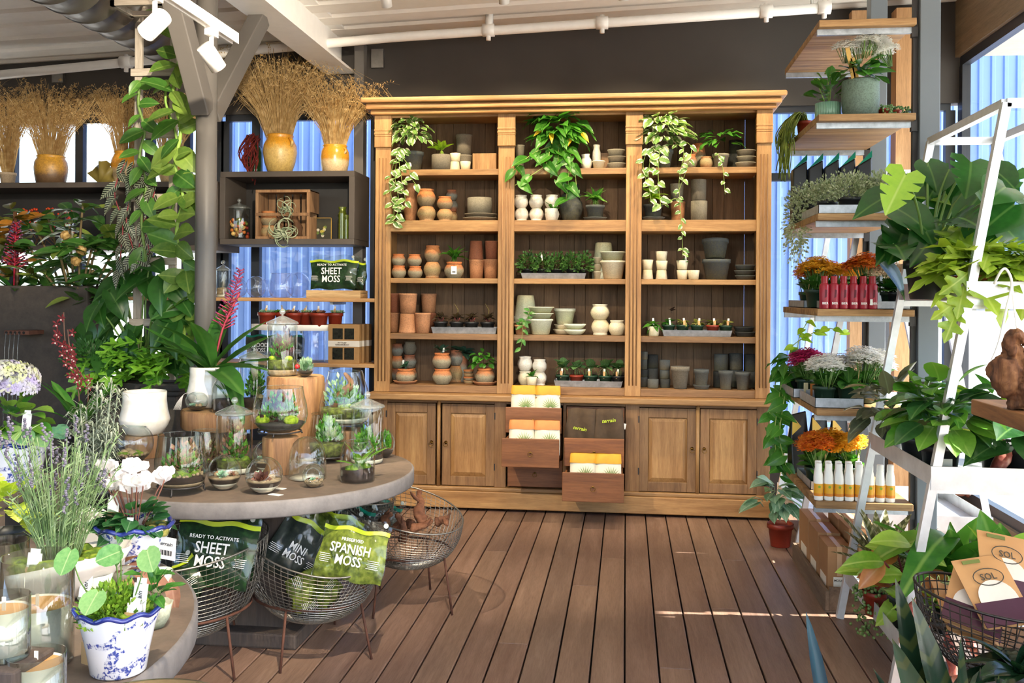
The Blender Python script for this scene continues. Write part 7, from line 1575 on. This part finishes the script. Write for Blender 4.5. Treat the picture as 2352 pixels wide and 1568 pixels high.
# cardboard boxes in a low wooden tray on the floor
bxq = at(1900, 1385, z=0); tx0, ty0 = 1.02, 4.98+.06
t = E('low_wooden_tray', (tx0, ty0, 0), 'low weathered wooden tray on the floor under the shelves', 'tray'); GW = wood('#5c4b3c', '#75614e', '#8a7560', 'y', .8)
for n, a, b in (('side_board', (0,0,0.01), (.02,.98,.11)), ('side_board', (.40,0,.01), (.42,.98,.11)), ('end_board', (.02,0,.01), (.40,.02,.13)), ('end_board', (.02,.96,.01), (.40,.98,.11)), ('bottom_board', (0,0,0), (.42,.98,.01))): O(n, MB().box(a, b), GW, t, bevel=.003)
CB = plain('#a5784e', .7, 0, .1, 12); TAPE = plain('#c9a27a', .3)
for i, (x, y, wx, wy, h) in enumerate(((.03,.10,.12,.24,.30), (.03,.36,.12,.26,.31), (.03,.64,.12,.28,.32), (.17,.04,.13,.2,.33), (.17,.26,.16,.24,.36), (.17,.52,.18,.26,.35))):
    t = E('cardboard_box', (tx0+x, ty0+y, .0115), 'brown cardboard box in the floor tray, '+('left row nearest','left row middle','left row rear','right row nearest with printed label','right row middle','right row rear')[i], 'box', 'cardboard boxes on the floor')
    O('carton', MB().box((0,0,0), (wx,wy,h)), CB, t, bevel=.002); O('packing_tape', MB().box((wx*.4,-.001,h*.5), (wx*.6,wy+.001,h+.001)), TAPE, t); O('shipping_label', MB().box((-.001,wy*.15,h*.15), (.0,wy*.75,h*.45)), plain('#e8dcc8', .6), t)
    if i in (0, 3): O('front_label', MB().box((wx*.25,-.0012,h*.3), (wx*.95,-.0004,h*.48)), plain('#eee8d8', .6), t); label_text('MOUNTED', t, (wx*.6,-.002,h*.42), .016, plain('#4a3a2a'), (pi/2,0,0), name='box_print')
# silver arrow plant on floor by the cabinet
q = at(1812, 1235, z=0); t = E('arrowhead_plant', (1.0, 6.35, 0), 'pale arrowhead plant in red pot on the floor beside cabinet', 'plant'); O('pot', potmesh('plant', PLRED), [], t, scale=(.17,.17,.15)); bush(t, [LM('heart', leafm('#4a7050', '#86a888', '#c9d8c0'), .36, .25, .2, .4)], 30, (-.03,-.02,.28), (.16,.16,.20), (.09,.14), .7, .3)

# ------------------------------------------------------------------ white metal ladder racks
LMT = metal('#d5d8da', .38, .15, 10, .55)
def bar(mb, a, b, w=.017):
    a, b = V(a), V(b); d = (b-a).normalized(); x = d.cross(V((0,1,0))); x = x.normalized() if x.length > .01 else V((1,0,0)); y = d.cross(x)
    vs = [p+x*sx*w+y*sy*w for p in (a, b) for sx, sy in ((-1,-1),(1,-1),(1,1),(-1,1))]; mb.add(vs, [(3,2,1,0),(4,5,6,7),(0,1,5,4),(1,2,6,5),(2,3,7,6),(3,0,4,7)]); return mb
def rack(y0, y1, label, trays, xt0=1.497, xt1=1.80, zt=2.385, xb0=1.075, xb1=2.27):
    t = E('ladder_rack', (xb0, y0, 0), label, 'rack', 'white metal ladder racks'); lc = V((-xb0, -y0, 0)); lx = lambda z: xb0+(xt0-xb0)*z/zt; rx = lambda z: xb1+(xt1-xb1)*z/zt
    for y in (y0, y1):
        O('leg', bar(MB(), (xb0,y,0.0), (xt0,y,zt)), LMT, t, lc); O('leg', bar(MB(), (xb1,y,0.0), (xt1,y,zt)), LMT, t, lc); O('top_bar', bar(MB(), (xt0,y,zt), (xt1,y,zt)), LMT, t, lc)
    for x in (xt0, xt1): O('top_rail', bar(MB(), (x,y0,zt), (x,y1,zt)), LMT, t, lc)
    out = []
    for z in trays:
        a, b, s, h = lx(z)-.012, rx(z)+.012, .003, .075
        O('tray', MB().box((a,y0-.018,z-.003),(b,y1+.018,z)).box((a,y0-.018,z),(a+s,y1+.018,z+h)).box((b-s,y0-.018,z),(b,y1+.018,z+h)).box((a,y0-.021,z-.02),(b,y0-.018,z+h)).box((a,y1+.018,z-.02),(b,y1+.021,z+h)), LMT, t, lc)
        for y in (y0, y1): O('cross_bar', bar(MB(), (a,y,z-.02), (b,y,z-.02), .014), LMT, t, lc)
        out.append((a, b))
    return out
R1 = rack(4.02, 4.97, 'near white metal ladder rack full of large houseplants', (1.60, .86, .19)); R2 = rack(6.2, 7.1, 'far white metal ladder rack behind the wooden shelves', (1.60, .86, .19))
rz = [1.601, .861, .191]
def rpot(px, dy, k, label, wd=.16, h=.14, mat=None, name='houseplant', rz_=0):
    y = 4.02+dy; x = xat(px, y, rz[k]+.1); t = E(name, (x, y, rz[k]), label, 'plant', None, rz_); O('pot', potmesh('plant', mat or PLBLACK), [], t, scale=(wd, wd, h)); O('soil', MB().lathe([(0,h*.8),(wd*.41,h*.8)], 16), SOIL, t); return t, V((0,0,h*.85))
MON = leafm('#1a431a', '#306428', '#6f964c', rough=.22); MONL = leafm('#5f9a24', '#94bc3c', '#c9d880', rough=.3)
t, c = rpot(2130, .35, 0, 'large split-leaf monstera on the upper tray of the near rack', .20, .17, name='monstera'); o_ = V(t.location)
mb = MB(); sp_ = [(2080,400),(2130,375),(2180,390),(2230,372),(2275,385),(2110,450),(2170,440),(2220,450),(2060,480),(2075,530),(2260,440),(2310,430),(2190,500),(2100,500),(2240,520),(2050,560),(2290,500),(2330,470),(2320,400),(2150,540)]
for i, (px, py) in enumerate(sp_):
    e_ = at(px, py, Y=4.25+U(-.1,.4))-o_; mb.tube(spline([(0,0,.1), (e_.x*.4,e_.y*.4,e_.z*.7), e_], 7), .006, 5); m_ = MONL if i in (0, 5) else MON
    leafobj(t, LM('split' if i % 3 == 0 else 'heart', m_, .4, .3, .2), e_, (U(-.9,.6), -U(.2,.8), -U(.0,.6)), (U(-.2,.2), -.6, .8), U(.17,.24), U(-.4,.4))
    leafobj(t, LM('heart', MON, .36, .3, .2), e_+V((U(-.05,.05),.05,-.08)), (U(-.9,.9), -U(.1,.6), -U(.2,.8)), (U(-.2,.2), -.6, .8), U(.15,.22), U(-.4,.4))
O('leaf_stalks', mb, STEM, t, kind='stuff')
BSF = leafm('#7a9a24', '#a9c040', '#c9d470', rough=.4); OPOT = plain('#a8502c', .6)
for i, (px, dy, lab) in enumerate(((2238, .13, 'chartreuse lobed fern in orange pot at the front of the upper tray'), (2335, .16, 'second chartreuse lobed fern at the right edge of the upper tray'))):
    t, c = rpot(px, dy, 0, lab, .165, .10, OPOT, 'lobed_fern')
    for k in range(40): leafobj(t, LM('lobe', BSF, .36, .45, .2), c+V((U(-.05,.05), U(-.05,.03), U(0,.12))), (cos(k*2.4)-.3, sin(k*2.4)*.7-.35, U(-.35,.8)), (0,-.2,1), U(.15,.25), U(-.4,.4))
    if i == 0:
        for k in range(4): leafobj(t, LM('lobe', BSF, .36, .5, .2), c+V((-.06-.016*k,-.12,.03-.05*k)), (-.6+.3*(k % 2),-.5,-.5), (0,-1,.4), .14, U(-.4,.4))
    plant_tag(t, c+V((.03,-.05,0)), .06, tan=False)
# middle tray
PEPM = leafm('#3a4434', '#6b6a50', '#8f9a7a', '#a8806a', rough=.3, ew=.85); PEPG = leafm('#3f7a24', '#6fa03a', '#9cc060', rough=.28); RBL = leafm('#1f4520', '#3c6a34', '#7a9a5a', rough=.25)
t, c = rpot(2055, .78, 1, 'bronze edged peperomia at the left of the middle tray', .15, .12, name='bronze_peperomia'); bush(t, [LM('ell', PEPM, .27, .25, .3)], 62, c+V((-.04,-.08,.08)), (.19,.2,.17), (.10,.15), .6, .1)
t, c = rpot(2108, .45, 1, 'bright green peperomia in the middle tray', .16, .13, name='green_peperomia'); bush(t, [LM('round', PEPG, .4, .2, .2)], 54, c+V((0,-.03,.12)), (.15,.16,.17), (.08,.12), .65, .1)
t, c = rpot(2160, .16, 1, 'glossy dark rubbery plant beside the ladder leg in the middle tray', .17, .14, name='baby_rubber_plant'); bush(t, [LM('ell', RBL, .32, .3, .25), LM('ell', PEPG, .34, .3, .25)], 50, c+V((0,-.03,.12)), (.16,.15,.19), (.11,.16), .65, .1)
O('pot_label', MB().box((-.03,-.087,.06), (.02,-.085,.09)), plain('#eee8dc', .5), t)
t, c = rpot(2300, .20, 1, 'pitcher plant with red mottled pitchers in the middle tray', .19, .15, name='pitcher_plant'); bush(t, [LM('ell', MIDGREEN, .24, .3, .2)], 34, c+V((0,0,.12)), (.18,.15,.16), (.11,.17), .6, .0)
PIT = foli('#6a2a24', '#a8584a', '#d09a80', .45, 22, .2)
def pitcher(t, p, d, L=.16, r=.03):
    p, d = V(p), V(d).normalized(); Q = d.to_track_quat('Z', 'Y').to_matrix().to_4x4()
    o = O('pitcher', MB().lathe([(.002,0),(r*.5,L*.12),(r,L*.35),(r*.95,L*.55),(r*.62,L*.8),(r*.75,L*.97),(r*.9,L),(r*.7,L*.98)], 16, T=M.Translation(p) @ Q), PIT, t); e_ = p+d*L; leafobj(o, LM('round', leafm('#8a4a3a', '#b8806a'), .4, .2, .2), e_, d+V((0,0,.6)), (0,-1,.3), r*1.6, 0, 'pitcher_lid')
for p_, d_, L in (((-.10,-.10,-.02), (-.1,-.2,1), .17), ((-.02,-.11,-.04), (-.5,-.1,1), .17), ((-.01,-.14,.02), (-.7,-.3,-.8), .17), ((-.09,-.14,-.10), (-.8,-.2,-.45), .13), ((.02,-.12,-.0), (.2,-.2,1), .14), ((.10,-.12,.06), (.6,-.3,.2), .12)): pitcher(t, c+V(p_), d_, L)
t, c = rpot(2250, .62, 1, 'yellow green staghorn leaf plant standing behind the driftwood', .14, .12, plain('#e9e6df'), 'staghorn_plant'); rosette(t, [LM('strap', leafm('#6a8a1c', '#a3ad3a', '#c0c060', rough=.4), .22, .3, .1, 0, 1.0)], 9, c, (.24,.34), (25,80), (-160,20))
t, c = rpot(2345, .1, 1, 'dark heart leaf plant at the right edge of the middle tray', .17, .15, name='heart_leaf_plant'); bush(t, [LM('heart', RBL, .4, .25, .2)], 22, c+V((0,-.05,.05)), (.16,.13,.16), (.13,.17), .7, .3)
# low tray
CRY = leafm('#4a4a2c', '#6b6a40', stripe='#b0a888', rough=.4)
t, c = rpot(2020, .80, 2, 'zebra striped bromeliad at the rear of the low tray', .15, .12, PLRED, 'zebra_bromeliad'); rosette(t, [LM('sword', CRY, .09, .2, .3)], 26, c, (.22,.34), (25,85))
t, c = rpot(2065, .60, 2, 'second zebra striped bromeliad in the low tray', .15, .12, name='zebra_bromeliad'); rosette(t, [LM('sword', CRY, .10, .2, .3)], 22, c, (.22,.32), (30,85))
t, c = rpot(2040, .42, 2, 'bead-trailing succulent hanging over the low tray edge', .13, .11, PLRED, 'string_of_pearls'); mb = MB(); t.location.x -= .05
for k in range(170): mb.ball((U(-.10,.05), U(-.08,.05), .13-U(0,.22)*(1 if U(0,1) < .7 else .2)), .0075, 6, 0, 4)
O('beads', mb, foli('#5a7a3a', '#7f9a52', '#a3b878'), t, kind='stuff')
ORL = leafm('#a85a2c', '#c9844a', '#d8a878', rough=.35); LIML = leafm('#6a9a2c', '#a3c44a', '#d0dc80', rough=.35)
t, c = rpot(2085, .28, 2, 'orange and lime philodendron in the low tray', .17, .14, name='orange_philodendron'); mb = MB()
for i, (px, py) in enumerate(((2030,1290),(2060,1270),(2090,1250),(2050,1330),(2095,1300),(2040,1350),(2110,1340),(2070,1380),(2000,1310),(2130,1310),(2075,1320),(2120,1380))):
    e_ = at(px, py, Y=4.25+U(-.12,.12))-V(t.location); mb.tube(spline([c, (e_.x*.4,e_.y*.4,e_.z*.7), e_], 6), .005, 5)
    for k in range(2): leafobj(t, LM('ell', (ORL if (i*2+k) % 3 == 0 else LIML), .27, .35, .3), e_, (U(-1,.6), -U(.2,.7), U(-.7,.5)), (0,-.6,.8), U(.13,.2), U(-.4,.4))
O('leaf_stalks', mb, STEMR, t, kind='stuff')
t, c = rpot(2190, .25, 2, 'broad green bird nest plant overhanging the low tray', .2, .16, name='bird_nest_anthurium'); BNA = leafm('#2f6a22', '#5f9a34', '#9cc060', rough=.3)
rosette(t, [LM('ell', BNA, .17, .35, .25, 0, .6), LM('ell', BNA, .2, .2, .3)], 26, c+V((0,0,.04)), (.26,.40), (15,75)); leafobj(t, LM('ell', BNA, .2, 1.1, .3), c+V((-.04,-.08,.28)), (-.3,-.5,.3), (0,-.3,1), .36); leafobj(t, LM('ell', LIML, .2, .6, .3), c+V((-.06,-.02,.26)), (-.95,-.3,.15), (0,-.2,1), .34)
t, c = rpot(2300, .15, 2, 'green anthurium at the right of the low tray', .2, .16, name='green_anthurium'); rosette(t, [LM('ell', LIML, .22, .3, .25), LM('ell', BNA, .22, .3, .25)], 24, c+V((0,0,.08)), (.22,.34), (15,75))
t, c = rpot(2150, .06, 2, 'hanging pitcher plant at the near edge of the low tray', .16, .12, name='hanging_pitcher_plant')
for p_, d_, L in (((-.12,-.12,.12), (-.3,-.2,-1), .14), ((.0,-.13,-.0), (.1,-.3,-1), .16), ((.05,-.14,.10), (.2,-.3,-1), .15), ((-.06,-.12,.02), (-.1,-.3,-1), .14)): pitcher(t, c+V(p_), d_, L, .026); O('tendril', MB().tube(spline([c+V((0,-.05,.16)), c+V((p_[0]*.7,-.15,.22)), c+V(p_)], 8), .002, 4), plain('#a3b86a'), t)
rosette(t, [LM('ell', LIML, .2, .35, .25)], 14, c+V((0,0,.06)), (.15,.22), (10,70)); O('price_label', MB().box((-.03,-.0855,.02), (.03,-.0845,.085)), plain('#f0ece2', .5), t, (.04,0,0))

# ------------------------------------------------------------------ near wooden rack on the right
PLK = wood('#6b4526', '#8a5c34', '#a27344', 'y', .55)
nk = E('near_plank_rack', (1.9, 2.9, 0), 'near wooden plank rack with driftwood at the right edge', 'rack'); x0 = 1.235; zU, zL = 1.245, .455
for z, n, ye in ((zU, 'upper_plank', 3.62), (zL, 'lower_plank', 3.56)): O(n, MB().box((x0-1.9, 2.15-2.9, z-.055), (.42, ye-2.9, z)), PLK, nk, bevel=.005)
for y in (2.3-2.9, 3.45-2.9):
    for x in (-.05, .36): O('post', MB().box((x-.02,y-.02,0), (x+.02,y+.02,zU-.055)), BLACKM, nk)
q = at(2335, 915, Y=3.25); t = E('driftwood_sculpture', (xat(2352, 3.3, 1.35), 3.3, zU+.001), 'gnarled brown driftwood sculpture on the upper near plank', 'driftwood'); DWD = wood('#3a2416', '#6a4428', '#94683f', 'z', .85, 2.0)
mb = MB()
for pts, rs in (([(.0,0,0),(-.02,0,.06),(-.05,0,.11),(-.03,.01,.16),(-.02,0,.20)], (.05,.046,.05,.06,.066,.058,.05,.046,.03)), ([(-.04,0,.09),(-.08,-.01,.115),(-.10,-.01,.13)], (.045,.035,.025,.016,.008)), ([(0,0,.13),(.05,-.02,.19),(.10,0,.2)], (.05,.045,.04,.035,.02)), ([(-.03,0,.17),(-.045,-.02,.22),(-.02,-.025,.235),(.0,-.02,.22)], (.035,.03,.024,.02,.014)), ([(.02,-.01,.0),(.06,-.02,.09),(.07,0,.17)], (.05,.045,.05,.05,.03)), ([(.0,-.03,.02),(-.01,-.05,.09),(.01,-.045,.15)], (.025,.03,.028,.02,.012))):
    q_ = spline(pts, 16); L_ = len(q_)-1
    mb.tube(q_, [(lambda u: rs[int(u)]+(rs[min(len(rs)-1, int(u)+1)]-rs[int(u)])*(u-int(u)))(i/L_*(len(rs)-1))*(1+U(-.07,.07)) for i in range(L_+1)], 12)
mb.v = [(x*(1+.05*sin(z*90+y*60)), y*(1+.06*sin(z*70+x*80)), z+.004*sin(x*120)) for x, y, z in mb.v]
gnarl(O('wood_piece', mb, DWD, t), .045, .035, 2)
bb = V((xat(2232, 3.12, .62), 3.12, 0)); tb_, zm = basket(bb.x+.035, bb.y, zL+.002, .165, .235, .12, 2.6, 'dark wire basket of seed packets on the lower near plank', None, 40, 15, 1.15, .0036, metal('#4a4440', .45, .3, 30, .9))
PKM = plain('#c9965e', .65, 0, .08); PKP = plain('#4a2434', .6); PKW = plain('#e9ddc9', .6)
for i, (dx, dy, dz, rx, ry, rz2) in enumerate(((-.05,-.02,.13,-.9,.25,-.35), (.07,-.03,.15,-.75,-.1,.25), (.10,.06,.19,-.6,.2,.1), (-.02,.03,.09,-1.1,.3,.1))):
    t = E('seed_packet_pouch', (bb.x+.035+dx, bb.y+dy, zL+dz), 'kraft seed pouch with round logo in the basket, '+('left one lying low','front one with large oval logo','rear right one','one underneath')[i], 'pouch', 'seed pouches in the dark basket'); t.rotation_euler = (rx, ry, rz2); w_, h_ = .085, .23
    mb = MB(); vs = []; fs = []
    for kz in range(7):
        for s in (-1, 1):
            for kx in range(5): u = kx/2-1; vs.append((u*w_, s*(.012*(1-u*u)*(1-(kz/6-.4)**2*2.2)+.001), kz/6*h_))
    for kz in range(6):
        for kx in range(4): a = kz*10+kx; fs += [(a, a+1, a+11, a+10), (a+6, a+5, a+15, a+16)]
    O('kraft_body', MB().add(vs, fs, 0, True), PKM, t); O('plum_base', MB().box((-w_*1.005,-.0145,0), (w_*1.005,-.0125,h_*.34)), PKP, t); O('white_arc', MB().lathe([(0,0),(w_*.75,0)], 24, T=M.Translation((0,-.0135,h_*.36)) @ M.Rotation(pi/2, 4, 'X')), PKW, t)
    O('oval_logo', MB().tube([(.05*cos(a), -.0155, h_*.68+.028*sin(a)) for a in [k*pi/12 for k in range(25)]], .0016, 4), plain('#4a4438'), t); label_text('SOL', t, (0,-.0155,h_*.68), .03, plain('#4a4438'), (pi/2,0,0), name='logo_lettering'); O('green_strip', MB().box((-.06,-.0145,h_*.9), (-.0,-.0125,h_*.95)), plain('#6f7a3a'), t)
shx = xat(2335, 2.75, .5); t = E('dark_orchid_pot', (shx+.03, 2.80, zL+.001), 'dark glossy strap-leaved plant in black pot at the right edge', 'plant'); O('pot', potmesh('plant', PLBLACK), [], t, scale=(.15,.15,.13)); rosette(t, [LM('strap', leafm('#12261a', '#23402a', '#3f5a3a', rough=.2), .2, .35, .3)], 18, (0,0,.11), (.14,.2), (5,75))
O('metal_planter_tray', MB().box((0,0,0),(.4,.5,.004)).box((0,0,0),(.004,.5,.05)).box((0,0,0),(.4,.004,.05)).box((0,.496,0),(.4,.5,.05)), GALV, None, (bb.x+.12, 2.2, zL+.001), label='shallow galvanized tray at the near end of the lower plank', cat='tray')
# snake plants in the foreground
SNK = leafm('#10201a', '#1f3a2a', None, '#5a5f2a', rough=.25, ew=1.0); SNS = leafm('#0f1f18', '#24402c', stripe='#3f4a28', rough=.25); BLU = leafm('#1c3444', '#2c4e60', '#4a7484', rough=.3)
t = E('snake_plant', (.93, 2.75, 0), 'dark banded snake plant rising at the lower right', 'plant'); O('pot', potmesh('flower', BLKP), [], t, scale=(.26,.26,.24)); O('soil', MB().lathe([(0,.2),(.11,.2)], 16), SOIL, t)
for px, py, L, w_, tl in ((2062, 1330, .55, .062, -.02), (2102, 1372, .52, .072, .08), (2125, 1468, .42, .06, .08), (2052, 1470, .4, .07, -.05), (2213, 1468, .5, .05, .5), (2225, 1550, .36, .05, .35), (2256, 1535, .4, .06, .4), (2010, 1535, .35, .04, -.1), (2298, 1555, .4, .05, .55)):
    e_ = at(px, py, Y=2.7+U(-.08,.08))-V(t.location); b = V((U(-.05,.05), U(-.05,.05), .18)); d = e_-b; leafobj(t, LM('sword', SNS, w_, .02, .25), b, d, (.3,-1,0), d.length, U(-.3,.3))
t = E('blue_snake_plant', (.60, 2.9, 0), 'single blue-green snake plant blade at the bottom right', 'plant'); O('pot', potmesh('flower', BLKP), [], t, scale=(.2,.2,.2)); O('soil', MB().lathe([(0,.17),(.085,.17)], 16), SOIL, t)
for px, py, w_ in ((1856, 1408, .045), (1880, 1600, .05), (1840, 1610, .05)): e_ = at(px, py, Y=2.9)-V(t.location); b = V((.03,0,.16)); d = e_-b; leafobj(t, LM('sword', BLU, w_, .03, .5), b, d, (.2,-1,0), d.length)
# white hanging cord hook
hk = at(2305, 640, Y=3.98); t = E('plant_hanger', hk, 'white looped hanging cord hooked over the upper tray edge', 'plant hanger'); O('loop', MB().tube(spline([(-.035,0,-.02),(-.02,-.03,.03),(.0,-.03,.035),(.02,-.03,-.02),(.0,-.03,-.12),(-.03,-.03,-.26),(-.07,-.03,-.36)], 24), .005, 6), plain('#f2f0ea', .5), t); O('loop', MB().tube(spline([(.02,-.03,-.02),(.03,-.03,-.12),(.05,-.03,-.26),(.06,-.03,-.34)], 16), .004, 6), plain('#f2f0ea', .5), t)
